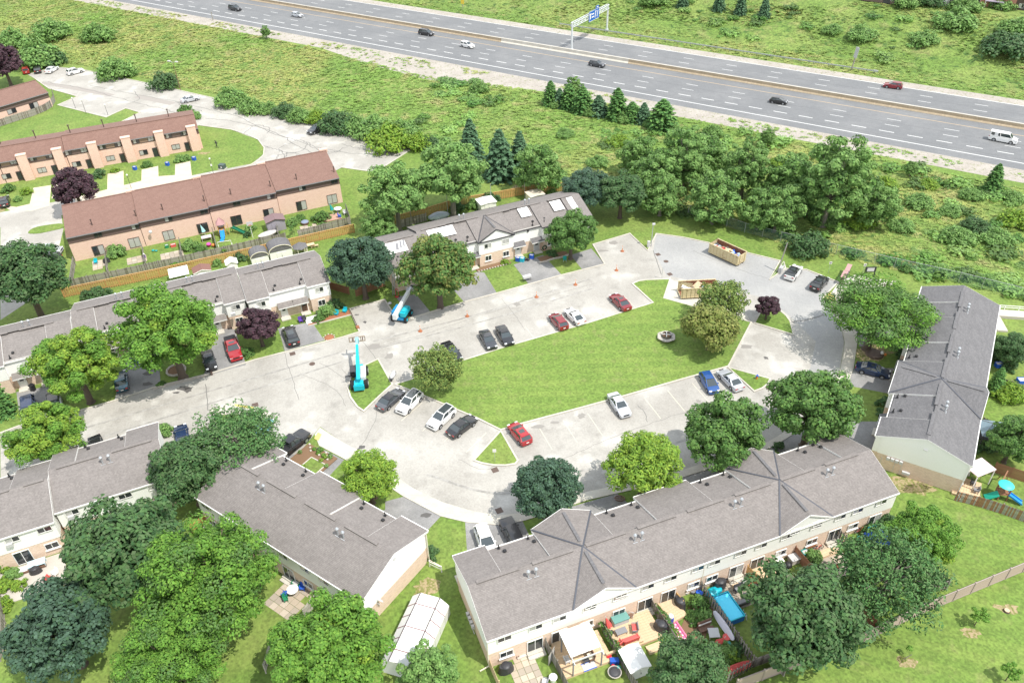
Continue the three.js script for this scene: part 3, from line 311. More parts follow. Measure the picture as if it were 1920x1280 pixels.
/* A row of houses. Local x runs along the row, local z = 0 is the near eave and z = -10.9 the far one.
   blocks: {a, b, dz, near: [[u0, u1, proud, gable]], far: [...]} */
function row(name, label, x, z, deg, o) {
  const t = thing(name, label, 'row houses', x, z, deg, 'grey roofed row houses round the parking loop'), trim = o.trim ?? M.white, roofM = o.roof ?? M.roofGrey;
  const roof = [], fasc = [], valley = [], brick = [], side = [], gut = [], vents = [];
  const OV = 0.16, BH = 2.42;
  for (const b of o.blocks) {
    const dz = b.dz ?? 0;
    // end and party walls: one prism per block
    const z0 = dz - OV - (b.flatNear ? 0 : 0.65), z1 = dz - 10.25 + OV;
    brick.push(bx(b.b - b.a - 0.3, BH, z0 - z1, (b.a + b.b) / 2, BH / 2, (z0 + z1) / 2));
    const zs = z0 + 0.04, ze = z1 - 0.04, ua = b.a + 0.1, ub = b.b - 0.1, top = (q) => HE - 0.12 + SL * (5.45 - Math.abs(q - (ZR + dz))), zm = ZR + dz;
    for (const u of [ua, ub]) side.push(tri([[u, BH, zs], [u, BH, ze], [u, top(ze), ze], [u, BH, zs], [u, top(ze), ze], [u, top(zm), zm], [u, BH, zs], [u, top(zm), zm], [u, top(zs), zs]]));
    side.push(tri([...quad([ua, BH, zs], [ub, BH, zs], [ub, top(zs), zs], [ua, top(zs), zs]), ...quad([ua, BH, ze], [ua, top(ze), ze], [ub, top(ze), ze], [ub, BH, ze]), ...quad([ua, BH, zs], [ua, BH, ze], [ub, BH, ze], [ub, BH, zs])]));
    for (const [which, segs] of [['near', b.near], ['far', b.far]]) for (const [u0, u1, proud, gable] of segs) {
      const sg = which === 'near' ? 1 : -1, e0 = which === 'near' ? dz : dz - 10.9, base = b.flatNear && which === 'near' ? 0 : -0.65, ze2 = e0 + sg * (base + (proud ? 0.65 : 0) - (b.flatNear && which === 'near' && proud ? 0.65 : 0));
      roof.push(slope(u0, u1, ze2, dz));
      gut.push(bx(u1 - u0, 0.17, 0.1, (u0 + u1) / 2, HE - 0.09, ze2 + sg * 0.052));
      const zr = ZR + dz, run = Math.abs(ze2 - zr), L = Math.hypot(run, SL * run);
      for (const u of [u0, u1]) if ((proud && !(gable && b.flatNear && which === 'near')) || u === b.a || u === b.b) { const s = u === u0 ? -1 : 1; fasc.push(bar([u - s * 0.015, HE - 0.15, ze2], [u - s * 0.015, HE - 0.15 + SL * run, zr], 0.07, 0.28)); }
      if (proud && !(b.flatNear && which === 'near')) { // the wall of the projecting house
        const w = 0.66, zc = ze2 - sg * (OV + w / 2);
        brick.push(bx(u1 - u0 - 0.5, BH, w, (u0 + u1) / 2, BH / 2, zc)); side.push(bx(u1 - u0 - 0.36, HE - 0.1 - BH, w + 0.06, (u0 + u1) / 2, (HE - 0.1 + BH) / 2, zc));
      }
      if (gable) { // cross gable: two planes falling from a level ridge to the eave line
        const um = (u0 + u1) / 2, hg = HR - 0.02, zf = ze2 + sg * 0.04, e = 0.05, hb = HE + 0.02;
        const pl = (ua, s) => { const v = [[um, hg + e, zr], [um, hg + e, zf], [ua, hb + e, zf]]; return (s * sg > 0 ? v : [v[0], v[2], v[1]]).concat([[um, hg + e - 0.14, zf], [um, hg + e, zf], [ua, hb + e, zf], [um, hg + e - 0.14, zf], [ua, hb + e, zf], [ua, hb + e - 0.14, zf]]); };
        roof.push(tri(pl(u0, -1)), tri(pl(u1, 1)));
        side.push(tri([[u0 + 0.25, HE - 0.2, ze2 - sg * 0.03], [u1 - 0.25, HE - 0.2, ze2 - sg * 0.03], [um, hg - 0.05, ze2 - sg * 0.03]]));
        for (const ua of [u0, u1]) { fasc.push(bar([ua, hb - 0.06, zf + sg * 0.04], [um, hg - 0.06, zf + sg * 0.04], 0.06, 0.2)); valley.push(bar([ua, hb + e + 0.01, zf], [um, hg + e + 0.01, zr], 0.2, 0.05)); }
        vents.push(bar([um, hg + e + 0.02, zr + sg * 0.7], [um, hg + e + 0.02, ze2 - sg * 0.5], 0.34, 0.06));
      }
    }
    // ridge vents
    for (let u = b.a + 0.9; u < b.b - 2.5; u += 6.1) part(t, 'ridge_vent', bx(Math.min(4.6, b.b - u - 0.4), 0.09, 0.42, u + Math.min(4.6, b.b - u - 0.4) / 2, HR + 0.03, ZR + dz + 0.02), roofM);
    if (o.vents) for (const u of o.vents.filter((q) => q > b.a && q < b.b)) for (const k of [-0.42, 0.42]) { const v = part(t, 'flue_vent', ventGeo, M.galv); v.position.set(u + k, HR - 0.5, ZR + dz + (o.ventSide ?? 1) * 1.15); }
    if (o.stacks) for (const u of o.stacks.filter((q) => q > b.a && q < b.b)) { const q = part(t, 'plumbing_stack', stackGeo, M.black); q.position.set(u, HE + SL * 0.75, dz + (o.front === 'near' ? -1.1 : -9.8)); const s = part(t, 'roof_vent', turtleGeo, M.black); s.position.set(u + 0.4, HE + SL * 1.35, dz + (o.front === 'near' ? -1.9 : -9.0)); }
  }
  part(t, 'brick_wall', merge(brick), M.brickTan); part(t, 'siding_wall', merge(side), M.siding);
  part(t, 'roof', merge(roof), roofM); part(t, 'eave_gutter', merge(gut), trim); vents.forEach((g) => part(t, 'ridge_vent', g, M.roofDark)); fasc.forEach((g) => part(t, 'rake_trim', g, trim));
  const vm = o.valley ?? plain(0.07, 0.075, 0.09, 0.6); valley.forEach((g) => part(t, 'roof_valley', g, vm));
  return t;
}
const canopyGeo = (() => { const w = 2.5; return merge([tri([...quad([-w / 2, 0, 0.95], [w / 2, 0, 0.95], [w / 2, 0.55, 0], [-w / 2, 0.55, 0]), ...quad([-w / 2, -0.12, 0.95], [-w / 2, 0.43, 0], [w / 2, 0.43, 0], [w / 2, -0.12, 0.95]), ...quad([-w / 2, -0.12, 0.95], [w / 2, -0.12, 0.95], [w / 2, 0, 0.95], [-w / 2, 0, 0.95])])]); })();
const canopySide = (() => { const w = 2.5; return merge([-1, 1].map((s) => tri([[s * w / 2, -0.1, 0.93], [s * w / 2, 0.52, 0], [s * w / 2, -0.1, 0]])).concat([bx(w, 0.16, 0.05, 0, -0.1, 0.95)])); })();
function canopy(t, u, z, dir, roofM) { const c = part(t, 'porch_roof', canopyGeo, roofM); c.position.set(u, 2.35, z); c.rotation.y = dir; part(c, 'porch_fascia', canopySide, M.white); }
const doorGeo = merge([bx(0.95, 2.05, 0.08)]), doorLite = bx(0.5, 0.8, 0.04, 0, 0.45, 0.05), doorFrame = merge([bx(0.09, 2.15, 0.14, -0.52, 0.03, 0), bx(0.09, 2.15, 0.14, 0.52, 0.03, 0), bx(1.13, 0.09, 0.14, 0, 1.08, 0)]);
function door(t, u, z, dir, mat = M.white) { const d = part(t, 'front_door', doorGeo, mat); d.position.set(u, 1.2, z); d.rotation.y = dir; part(d, 'door_glass', doorLite, M.glass); part(d, 'door_frame', doorFrame, M.white); part(d, 'step', bx(1.5, 0.18, 1.1, 0, -1.1, 0.6), M.conc); }
// garden front of a row seen by the viewer: slim windows under the eave, patio door, kitchen window
function gardenSide(t, units, dz = 0, o = {}) {
  const zu = dz - 0.16 + 0.1, zl = dz - 0.16 + 0.06;
  units.forEach(([u, flip], i) => {
    const s = flip ? -1 : 1;
    if (!(o.skipUp ?? []).includes(i)) for (const k of [-1.75, 1.55]) addWindow(t, 'window', u + s * k, 4.28, zu, NEAR, 1.5, 0.82, 2, { curt: (i * 7 + k) % 2 > 0 ? '0' : '' });
    addWindow(t, 'patio_door', u + s * 1.5, 1.12, zl, NEAR, 1.75, 2.05, 2, { curt: i % 3 === 1 ? '1' : '' });
    addWindow(t, 'window', u - s * 1.6, 1.5, zl, NEAR, 1.45, 0.95, 2, { sill: true, curt: i % 2 ? '0' : '' });
    if (!o.noSteps) { part(t, 'garden_steps', merge([bx(1.9, 0.2, 0.8, 0, 0.1, 0.4), bx(1.9, 0.38, 0.4, 0, 0.19, 0.2)]), i % 2 ? M.woodDeck : M.conc).position.set(u + s * 1.5, 0, zl); }
  });
}
// C: the long row in the foreground
const rowC = row('row_house', 'long grey roofed row with two cross gables across the foreground, gardens behind it', -3.21, -44.07, -20.33, {
  vents: [6.55, 18.72, 31.06, 43.41], stacks: [4.9, 8.3, 17.8, 20.9, 29.9, 33, 43.5, 45.8], front: 'far', blocks: [{ a: 0, b: 50.15, flatNear: true, near: [[0, 9.2, 0], [9.2, 16.3, 1, 1], [16.3, 33.85, 0], [33.85, 40.85, 1, 1], [40.85, 50.15, 0]], far: [[0, 3.7, 1], [3.7, 9.15, 0], [9.15, 16.4, 1, 1], [16.4, 21.8, 0], [21.8, 28.75, 1], [28.75, 33.8, 0], [33.8, 40.9, 1, 1], [40.9, 46.35, 0], [46.35, 50.15, 1]] }] });
gardenSide(rowC, [[3.6, 0], [9.3, 1], [16.2, 0], [22, 1], [27.5, 0], [33.2, 1], [40.6, 0], [46.3, 0]], 0, { skipUp: [] });
for (const u of [11.2, 14.6, 35.9, 38.9]) addWindow(rowC, 'window', u, 4.75, 0.02, NEAR, 1.3, 0.72, 2, {});
for (const u of [2.2, 12.8, 25.2, 37.3, 48.3]) { door(rowC, u - 1.2, -10.78, FAR); addWindow(rowC, 'window', u + 0.9, 3.8, -10.8, FAR, 1.3, 1, 2); }
for (const u of [6.4, 19, 31.2, 43.6]) { canopy(rowC, u, -10.12, FAR, M.roofGrey); addWindow(rowC, 'window', u, 1.5, -10.13, FAR, 1.4, 1, 2); }
part(rowC, 'downspout', merge([bar([0.1, 4.9, -0.2], [0.1, 0.3, -0.2], 0.1), bar([0.1, 0.3, -0.2], [-0.9, 0.15, -0.1], 0.1)]), M.cream);
part(rowC, 'downspout', merge([bar([24.6, 4.9, -0.14], [24.6, 0.2, -0.14], 0.08)]), M.cream);
part(rowC, 'gas_meters', merge([0, 1, 2, 3].map((k) => bx(0.3, 0.45, 0.35, -0.05, 0.9, -4.6 - k * 0.55)).concat([bar([-0.1, 0.55, -4], [-0.1, 0.55, -6.8], 0.06)])), M.lightGrey);
addWindow(rowC, 'window', 15, 4.05, -0.06, NEAR, 0.9, 0.3, 1);
// E: the row with the end gable, left of centre
const rowE = row('row_house', 'grey roofed row with a pale end gable beside the white tunnel tent', -37.45, -63.67, 34.7, {
  vents: [7.19, 19.49], stacks: [5, 8.3, 17.6, 20.8], front: 'far', blocks: [{ a: 0, b: 26.05, flatNear: true, near: [[0, 26.05, 0]], far: [[0, 3.8, 1], [3.8, 9.5, 0], [9.5, 16.45, 1], [16.45, 22.15, 0], [22.15, 26.05, 1]] }] });
gardenSide(rowE, [[3.4, 0], [9.4, 1], [16, 1], [22.3, 0]]);
for (const u of [6.5, 19.4]) { canopy(rowE, u, -10.12, FAR, M.roofGrey); door(rowE, u, -10.13, FAR); }
part(rowE, 'downspout', merge([bar([26.02, 4.9, -0.2], [26.02, 0.35, -0.2], 0.1), bar([26.02, 0.35, -0.2], [26.9, 0.15, 0.1], 0.1)]), M.cream);
part(rowE, 'downspout', merge([bar([26.02, 4.9, -10.5], [26.02, 0.3, -10.5], 0.1), bar([26.02, 0.3, -10.5], [27.6, 0.15, -10.6], 0.1)]), M.cream);
part(rowE, 'satellite_dish', merge([new THREE.SphereGeometry(0.42, 14, 6, 0, 6.3, 0, 0.9).rotateX(-1).translate(26.4, 2.7, -2), bar([26, 2.3, -2], [26.4, 2.5, -2], 0.06)]), M.lightGrey);
part(rowE, 'gable_vent', new THREE.CylinderGeometry(0.18, 0.18, 0.06, 12).rotateZ(Math.PI / 2).translate(26.0, 6, -5.45), M.lightGrey);
// D: the row on the right
const rowD = row('row_house', 'grey roofed row running away along the right edge with one cross gable', 53.93, -65.18, -59, {
  vents: [7.2, 19.6, 31.5], stacks: [5.2, 8.4, 17.8, 21], front: 'far', roof: M.roofDark, blocks: [{ a: 0, b: 37.9, flatNear: true, near: [[0, 9.3, 0], [9.3, 16.2, 1, 1], [16.2, 37.9, 0]], far: [[0, 3.9, 1], [3.9, 9.1, 0], [9.1, 16.8, 1, 1], [16.8, 21.8, 0], [21.8, 28.5, 1], [28.5, 33, 0], [33, 37.9, 1]] }] });
gardenSide(rowD, [[3.4, 0], [9.4, 1], [16, 1], [22.3, 0], [28.5, 0], [34.5, 1]]);
for (const u of [6.5, 19.4, 31]) { canopy(rowD, u, -10.12, FAR, M.roofDark); door(rowD, u, -10.13, FAR, M.dark); addWindow(rowD, 'window', u - 1.6, 3.8, -10.12, FAR, 1.2, 1, 2); }
part(rowD, 'downspout', merge([bar([0, 4.9, -0.25], [0, 0.3, -0.25], 0.1), bar([0, 0.3, -0.25], [-0.9, 0.12, 0.2], 0.1)]), M.white);
part(rowD, 'gas_meters', merge([0, 1, 2, 3].map((k) => bx(0.3, 0.4, 0.4, 0, 2.1, -7.2 - k * 0.5)).concat([bar([0, 0.3, -7], [0, 2.1, -7], 0.05), bar([0, 0.3, -7.8], [0, 2.1, -7.8], 0.05), bar([0, 0.9, -9.4], [0, 2, -9.4], 0.05), bx(0.3, 0.35, 0.9, 0, 0.7, -6.3)])), M.lightGrey);
part(rowD, 'gable_lamp', merge([bx(0.1, 0.1, 0.5, 0, 5.2, -5.2)]), M.lightGrey);
// A: the row behind the driveways on the left
const rowA = row('row_house', 'grey roofed row behind the bright green tree and the red pickup', -29.16, -109.12, -23.6, {
  vents: [-9.5, -20.5, -31, -44], ventSide: -1, stacks: [-4.6, -8.8, -17.6, -21, -30.5, -33.8, -42.5, -46.5], front: 'near', valley: M.dark, blocks: [
    { a: -13.25, b: 0, near: [[-3.8, 0, 1], [-9.7, -3.8, 0], [-13.25, -9.7, 1]], far: [[-13.25, 0, 1]] },
    { a: -38, b: -13.3, dz: -0.9, near: [[-16.65, -13.35, 1], [-22, -16.65, 0], [-29.3, -22, 1, 1], [-34.8, -29.3, 0], [-38, -34.8, 1]], far: [[-38, -13.3, 1]] },
    { a: -58, b: -38.05, dz: 0.9, near: [[-41.5, -38.05, 1], [-47.4, -41.5, 0], [-58, -47.4, 1]], far: [[-58, -38.05, 1]] }] });
for (const [u, dz] of [[-7.6, 0], [-5.2, 0], [-18, -0.9], [-20.6, -0.9], [-31, -0.9], [-33.5, -0.9], [-43, 0.9], [-46, 0.9]]) { canopy(rowA, u, dz - 0.8, NEAR, M.roofGrey); door(rowA, u + (u === -5.2 ? 0.5 : -0.4), dz - 0.77, NEAR, u === -5.2 ? M.brown : M.white); }
for (const [u, dz] of [[-1.9, 0], [-11.2, 0], [-15, -0.9], [-24, -0.9], [-27.4, -0.9], [-36.4, -0.9], [-39.8, 0.9], [-50, 0.9]]) { addWindow(rowA, 'window', u, 3.95, dz - 0.09, NEAR, 1.35, 0.95, 2, { curt: u % 2 ? '0' : '' }); addWindow(rowA, 'window', u, 1.4, dz - 0.12, NEAR, 1.2, 1.1, 2, { sill: true }); }
for (const u of [-11.9, -15.7]) part(rowA, 'air_conditioner', acGeo, M.lightGrey).position.set(u, 3.5, -0.2);
// B: the row behind the orange cones, under repair
const rowB = row('row_house', 'grey roofed row with white underlay patches on its roof behind the orange cones', 15.18, -129, -23.4, {
  vents: [-10, -22.8], ventSide: -1, stacks: [-9.2, -11.5, -24, -26.2, -37], front: 'near', trim: M.dark, valley: M.dark, blocks: [
    { a: -31.75, b: 0, near: [[-3.8, 0, 1], [-6.65, -3.8, 0], [-10.1, -6.65, 1], [-15.5, -10.1, 0], [-22.45, -15.5, 1, 1], [-27.9, -22.45, 0], [-31.75, -27.9, 1]], far: [[-31.75, 0, 1]] },
    { a: -38.1, b: -31.8, dz: 1.05, near: [[-38.1, -31.8, 1]], far: [[-38.1, -31.8, 1]] }] });
for (const [u, d] of [[-14.6, M.white], [-10.9, M.lightGrey], [-23.3, M.woodNew], [-27.2, M.white], [-5, M.white]]) { canopy(rowB, u, -0.8, NEAR, M.roofDark); door(rowB, u, -0.77, NEAR, d); }
for (const u of [-20.6, -17.2, -8.4, -1.9]) { addWindow(rowB, 'window', u, 3.95, -0.09, NEAR, 1.35, 0.95, 2, { curt: u < -18 ? '1' : '01' }); addWindow(rowB, 'window', u, 1.45, -0.12, NEAR, 1.2, 1.05, 2, { sill: true }); }
part(rowB, 'wall_vent', bx(0.3, 0.34, 0.2, -12.6, 4.55, -0.72), M.black);
{ // bare roofing underlay: sheets lying on the roof planes, each slightly proud of the shingles
  const lay = (u0, u1, d0, d1, dz = 0) => { const y = (d) => HE + SL * d + 0.07 + 0.02, pz = (d) => dz - d; return tri(quad([u0, y(d0), pz(d0)], [u1, y(d0), pz(d0)], [u1, y(d1), pz(d1)], [u0, y(d1), pz(d1)])); };
  const pm = std({ map: tex(256, 3, (u, v) => { const w = fbm(u, v, 5, 3); return w > 0.62 && v % 0.5 < 0.3 ? [0.5, 0.36, 0.6] : mul([0.75, 0.74, 0.72], 0.93 + 0.12 * w); }), roughness: 0.5 }), w = plain(0.76, 0.75, 0.72, 0.5);
  part(rowB, 'roof_underlay', lay(-30, -25.2, 2.9, 5), w); part(rowB, 'roof_underlay', lay(-12.7, -10.7, 3, 5.1), pm); part(rowB, 'roof_underlay', lay(-6.3, -4.2, 2.7, 5), w); part(rowB, 'roof_underlay', lay(-2.9, -1.7, 2.2, 5), w);
  part(rowB, 'roof_underlay', lay(-37.9, -34.4, 2.6, 4.9, 1.05), w, 'white underlay with grey torn gaps');
  part(rowB, 'exposed_deck', merge([[-36.4, 3.1, 0.5], [-35.6, 3.4, 0.35], [-35, 3.5, 0.3]].map(([u, d, q]) => tri(quad([u, HE + SL * d + 0.11, 1.05 - d], [u + q, HE + SL * d + 0.11, 1.05 - d], [u + q + 0.3, HE + SL * (d + 1.4) + 0.11, 1.05 - d - 1.4], [u + 0.3, HE + SL * (d + 1.4) + 0.11, 1.05 - d - 1.4])))), M.grey);
}
// F: the row at the bottom left
const rowF = row('row_house', 'grey roofed row at the lower left edge behind the dark maples', -41.77, -66.65, -24, {
  vents: [-5.9, -18.5], stacks: [-4.6, -8.5, -17, -21], front: 'far', blocks: [
    { a: -12.2, b: 0.2, flatNear: true, near: [[-12.2, 0.2, 0]], far: [[-3.7, 0.2, 1], [-9.35, -3.7, 0], [-12.2, -9.35, 1]] },
    { a: -34, b: -12.25, dz: 1.35, flatNear: true, near: [[-34, -12.25, 0]], far: [[-16.3, -12.25, 1], [-22, -16.3, 0], [-28, -22, 1], [-34, -28, 0]] }] });
gardenSide(rowF, [[-3, 0], [-9, 1]], 0); gardenSide(rowF, [[-15.2, 1], [-21.5, 0]], 1.35, { noSteps: true });
for (const [u, dz] of [[-1.2, 0], [-10.8, 0], [-17.2, 1.35]]) part(rowF, 'air_conditioner', acGeo, M.lightGrey).position.set(u, 3.75, dz - 0.2);

// ---------- the red roofed row houses ----------
function redRow(label, x, z, deg, o) {
  const t = thing('brick_row_house', label, 'row houses', x, z, deg, 'red roofed brick row houses');
  const roof = [], fasc = [], brick = [], side = [], ledge = [], gut = [], pier = [];
  const HRR = 7.05, D = 12.3;
  for (const [a, b, dh, dz] of o.blocks) {
    const e = HE + dh, rr = HRR + dh, zr = dz - o.ridge, zf = dz - D, th = 0.2, q = (h0, z0, h1, z1) => tri([...quad([a, h0, z0], [b, h0, z0], [b, h1, z1], [a, h1, z1]), ...quad([a, h0 - th, z0], [a, h1 - th, z1], [b, h1 - th, z1], [b, h0 - th, z0]), ...quad([a, h0 - th, z0], [b, h0 - th, z0], [b, h0, z0], [a, h0, z0]), ...quad([a, h0, z0], [a, h1, z1], [a, h1 - th, z1], [a, h0 - th, z0]), ...quad([b, h0 - th, z0], [b, h1 - th, z1], [b, h1, z1], [b, h0, z0])]);
    roof.push(q(e, dz, rr, zr), q(rr, zr, e, zf)); fasc.push(bx(b - a, 0.12, 0.3, (a + b) / 2, rr + 0.02, zr));
    gut.push(bx(b - a, 0.16, 0.1, (a + b) / 2, e - 0.12, dz + 0.055));
    const z0 = dz - 0.25, z1 = zf + 0.4, top = (zz) => (zz > zr ? e + ((rr - e) * (dz - zz)) / o.ridge : e + ((rr - e) * (zz - zf)) / (D - o.ridge)) - 0.2, hb = e - 1.35;
    brick.push(bx(b - a - 0.05, hb, z0 - z1, (a + b) / 2, hb / 2, (z0 + z1) / 2));
    for (const u of [a + 0.02, b - 0.02]) brick.push(tri([[u, hb, z0], [u, hb, z1], [u, top(z1), z1], [u, hb, z0], [u, top(z1), z1], [u, top(zr), zr], [u, hb, z0], [u, top(zr), zr], [u, top(z0), z0]]));
    side.push(bx(b - a - 0.1, e - hb - 0.1, 0.16, (a + b) / 2, (e + hb) / 2 - 0.05, z0 - 0.12), bx(b - a - 0.1, e - hb - 0.1, 0.16, (a + b) / 2, (e + hb) / 2 - 0.05, z1 + 0.2));
    ledge.push(bx(b - a, 0.1, 0.34, (a + b) / 2, hb + 0.05, z0 - 0.1));
  }
  part(t, 'brick_wall', merge(brick), M.brickPink); part(t, 'upper_cladding', merge(side), M.brownSide); part(t, 'wall_ledge', merge(ledge), M.brownTrim); part(t, 'roof', merge(roof), M.roofBrown); part(t, 'ridge_cap', merge(fasc), M.roofBrown); part(t, 'eave_gutter', merge(gut), M.grey);
  return t;
}
const flueGeo = merge([cy(0.09, 0.09, 1.25, 0, 0.6, 0, 8), cy(0.15, 0.15, 0.1, 0, 1.25, 0, 8), bx(0.5, 0.05, 0.4, 0, 0.02, 0)]);
const bk = { frame: M.brownTrim };
const redB = redRow('red roofed brick row with fenced gardens facing the orange fence', -33.44, -145.57, -23.6, { ridge: 9.3, blocks: [[-49.7, -37.5, 0, 0], [-37.45, -25, 0.18, 0], [-24.95, -12.3, 0.36, -0.2], [-12.25, 0.3, 0.55, -0.5]] });
[[-49.7, 0, 0], [-37.45, 0.18, 0], [-24.95, 0.36, -0.2], [-12.25, 0.55, -0.5]].forEach(([a, dh, dz], i) => {
  for (const k of [0, 1]) {
    const u = a + 6.2 * k;
    addWindow(redB, 'window', u + 5.3 - (k ? 0 : 0.2), HE + dh - 0.72, dz - 0.25, NEAR, 1.4, 1.0, 2, { ...bk, curt: (i + k) % 2 ? '0' : '' });
    addWindow(redB, 'patio_door', u + 4.3, 1.25, dz - 0.21, NEAR, 2, 1.95, 2, { ...bk, curt: (i + k) % 3 === 0 ? '1' : (i + k) % 3 === 1 ? '01' : '' });
    const f = part(redB, 'flue_pipe', flueGeo, M.brownTrim); f.position.set(u + (k ? 5.9 : 4.6), HE + dh + 0.35, dz - 2);
  }
  part(redB, 'party_chimney', bx(1.6, 0.7, 0.7, a + 12, 7.1 + dh, dz - 9.5), M.brickPink);
});
part(redB, 'satellite_dish', merge([new THREE.SphereGeometry(0.4, 12, 6, 0, 6.3, 0, 0.9).rotateX(1.1).translate(-36, 2.9, 0.2), bar([-36, 2.6, -0.4], [-36, 2.8, 0.1], 0.06)]), M.lightGrey);
const redA = redRow('red roofed brick row with tall brick piers between its front doors', -70.4, -174.7, -22.5, { ridge: 3.4, blocks: [[-60, -40.6, -0.35, 0], [-40.5, -27.6, -0.2, 0], [-27.5, 0.4, 0, 0]] });
for (let k = 0; k < 8; k++) {
  const u = -1.1 - 6.95 * k, p = part(redA, 'brick_pier', merge([bx(1.9, 5.7, 0.95, u, 2.85, 0.1), bx(2.05, 0.14, 1.1, u, 5.77, 0.1)]), M.brickPink);
  addWindow(redA, 'window', u - 1.9, HE - 0.72, -0.25, NEAR, 1.3, 1.0, 2, { ...bk, curt: k % 2 ? '01' : '1' }); addWindow(redA, 'window', u - 5, HE - 0.72, -0.25, NEAR, 1.3, 1.0, 2, { ...bk, curt: '0' });
  part(redA, 'infill_panel', bx(1.7, 1, 0.1, u - 3.45, HE - 0.72, -0.3), k % 3 ? M.tan2 : M.brownSide);
  addWindow(redA, 'window', u - 4.2, 1.5, -0.21, NEAR, 1.75, 1.15, 2, { ...bk, curt: k % 2 ? '0' : '01' });
  const d = part(redA, 'front_door', bx(1.05, 2.1, 0.12, u - 1.75, 1.08, -0.21), k % 3 === 1 ? M.dark : M.brownTrim); part(d, 'door_glass', bx(0.75, 1.6, 0.05, u - 1.75, 1.15, -0.14), M.glass);
  if (k > 0 && k % 1 === 0) part(redA, 'roof_stack', merge([bar([u + 3, 6.4, -6.4], [u + 3, 8.1, -6.4], 0.2), bx(0.4, 0.1, 0.4, u + 3, 8.1, -6.4)]), M.brownTrim);
}
const redC = redRow('red roofed brick house at the far left with a patio door inside a grey fence', -117.9, -204.0, -50, { ridge: 5.4, blocks: [[-30, 0.4, -1.2, 0]] });
addWindow(redC, 'patio_door', -4, 1.35, -0.21, NEAR, 2.2, 2.1, 2, { ...bk, curt: '1' }); addWindow(redC, 'window', -9.5, 1.9, -0.21, NEAR, 2.2, 1.2, 2, { ...bk, curt: '0' }); addWindow(redC, 'window', -16, 1.9, -0.21, NEAR, 2.2, 1.2, 2, bk);

// ---------- trees and shrubs ----------
// leaves: many small two-triangle blades gathered in clumps through the crown
function Leaves(seed) {
  const r = rng(seed), P = [], C = [], I = [];
  const q = V3(), n = V3(), t = V3(), b = V3();
  return {
    r, get count() { return P.length / 12; },
    leaf(x, y, z, nx, ny, nz, l, w, col, droop = 0) {
      n.set(nx, ny, nz).normalize(); t.set(r() - 0.5, r() - 0.5 - droop, r() - 0.5).addScaledVector(n, -t.dot(n)).normalize(); b.crossVectors(n, t);
      const k = P.length / 3, c = 0.75 + 0.5 * r();
      P.push(x - t.x * l, y - t.y * l, z - t.z * l, x + b.x * w, y + b.y * w, z + b.z * w, x + t.x * l, y + t.y * l, z + t.z * l, x - b.x * w, y - b.y * w, z - b.z * w);
      for (let i = 0; i < 4; i++) C.push(col[0] * c, col[1] * c, col[2] * c);
      I.push(k, k + 1, k + 2, k, k + 2, k + 3);
    },
    clump(x, y, z, rad_, flat, N, l, w, cols, up = 0.35) {
      for (let i = 0; i < N; i++) {
        const a = r() * 6.283, c = Math.pow(r(), 0.75) * 1.7 - 0.7, s = Math.sqrt(Math.max(0, 1 - c * c)), k = rad_ * (0.62 + 0.42 * r()), dx = s * Math.cos(a), dz = s * Math.sin(a);
        this.leaf(x + dx * k, y + c * k * flat, z + dz * k, dx + (r() - 0.5) * 0.9, c + up + (r() - 0.5) * 0.9, dz + (r() - 0.5) * 0.9, l * (0.7 + 0.6 * r()), w * (0.7 + 0.6 * r()), cols[Math.floor(r() * cols.length)]);
      }
    },
    geo() { const g = new THREE.BufferGeometry(); g.setAttribute('position', new THREE.Float32BufferAttribute(P, 3)); g.setAttribute('color', new THREE.Float32BufferAttribute(C, 3)); g.setIndex(I); return g; },
  };
}
const leafMat = new THREE.MeshPhysicalMaterial({ vertexColors: true, roughness: 0.75, transmission: 0.34, thickness: 0, specularIntensity: 0.5 });
const needleMat = new THREE.MeshPhysicalMaterial({ vertexColors: true, roughness: 0.85, specularIntensity: 0.4 });
const PAL = {
  darkBlue: [[0.054, 0.116, 0.07], [0.07, 0.139, 0.085], [0.085, 0.155, 0.101], [0.062, 0.132, 0.062]],
  dark: [[0.05, 0.126, 0.042], [0.076, 0.168, 0.05], [0.092, 0.185, 0.059], [0.101, 0.168, 0.067]],
  mid: [[0.082, 0.194, 0.041], [0.114, 0.235, 0.049], [0.138, 0.259, 0.056], [0.097, 0.179, 0.049]],
  midTint: [[0.081, 0.178, 0.04], [0.109, 0.213, 0.048], [0.138, 0.23, 0.052], [0.196, 0.218, 0.057]],
  bright: [[0.11, 0.258, 0.032], [0.142, 0.302, 0.038], [0.18, 0.335, 0.045], [0.115, 0.244, 0.032]],
  lime: [[0.19, 0.325, 0.035], [0.225, 0.365, 0.04], [0.265, 0.38, 0.045], [0.15, 0.28, 0.035]],
  purple: [[0.064, 0.031, 0.046], [0.086, 0.04, 0.057], [0.108, 0.057, 0.071], [0.057, 0.036, 0.043]],
  olive: [[0.126, 0.193, 0.05], [0.168, 0.235, 0.059], [0.21, 0.252, 0.067], [0.101, 0.168, 0.05]],
  oliveLight: [[0.198, 0.251, 0.053], [0.238, 0.277, 0.066], [0.264, 0.277, 0.079], [0.158, 0.211, 0.046]],
  spruce: [[0.06, 0.13, 0.065], [0.08, 0.16, 0.08], [0.1, 0.185, 0.1]],
  cedar: [[0.061, 0.151, 0.041], [0.081, 0.182, 0.051], [0.121, 0.243, 0.061]],
  pale: [[0.143, 0.28, 0.072], [0.189, 0.338, 0.088], [0.221, 0.364, 0.104]],
};
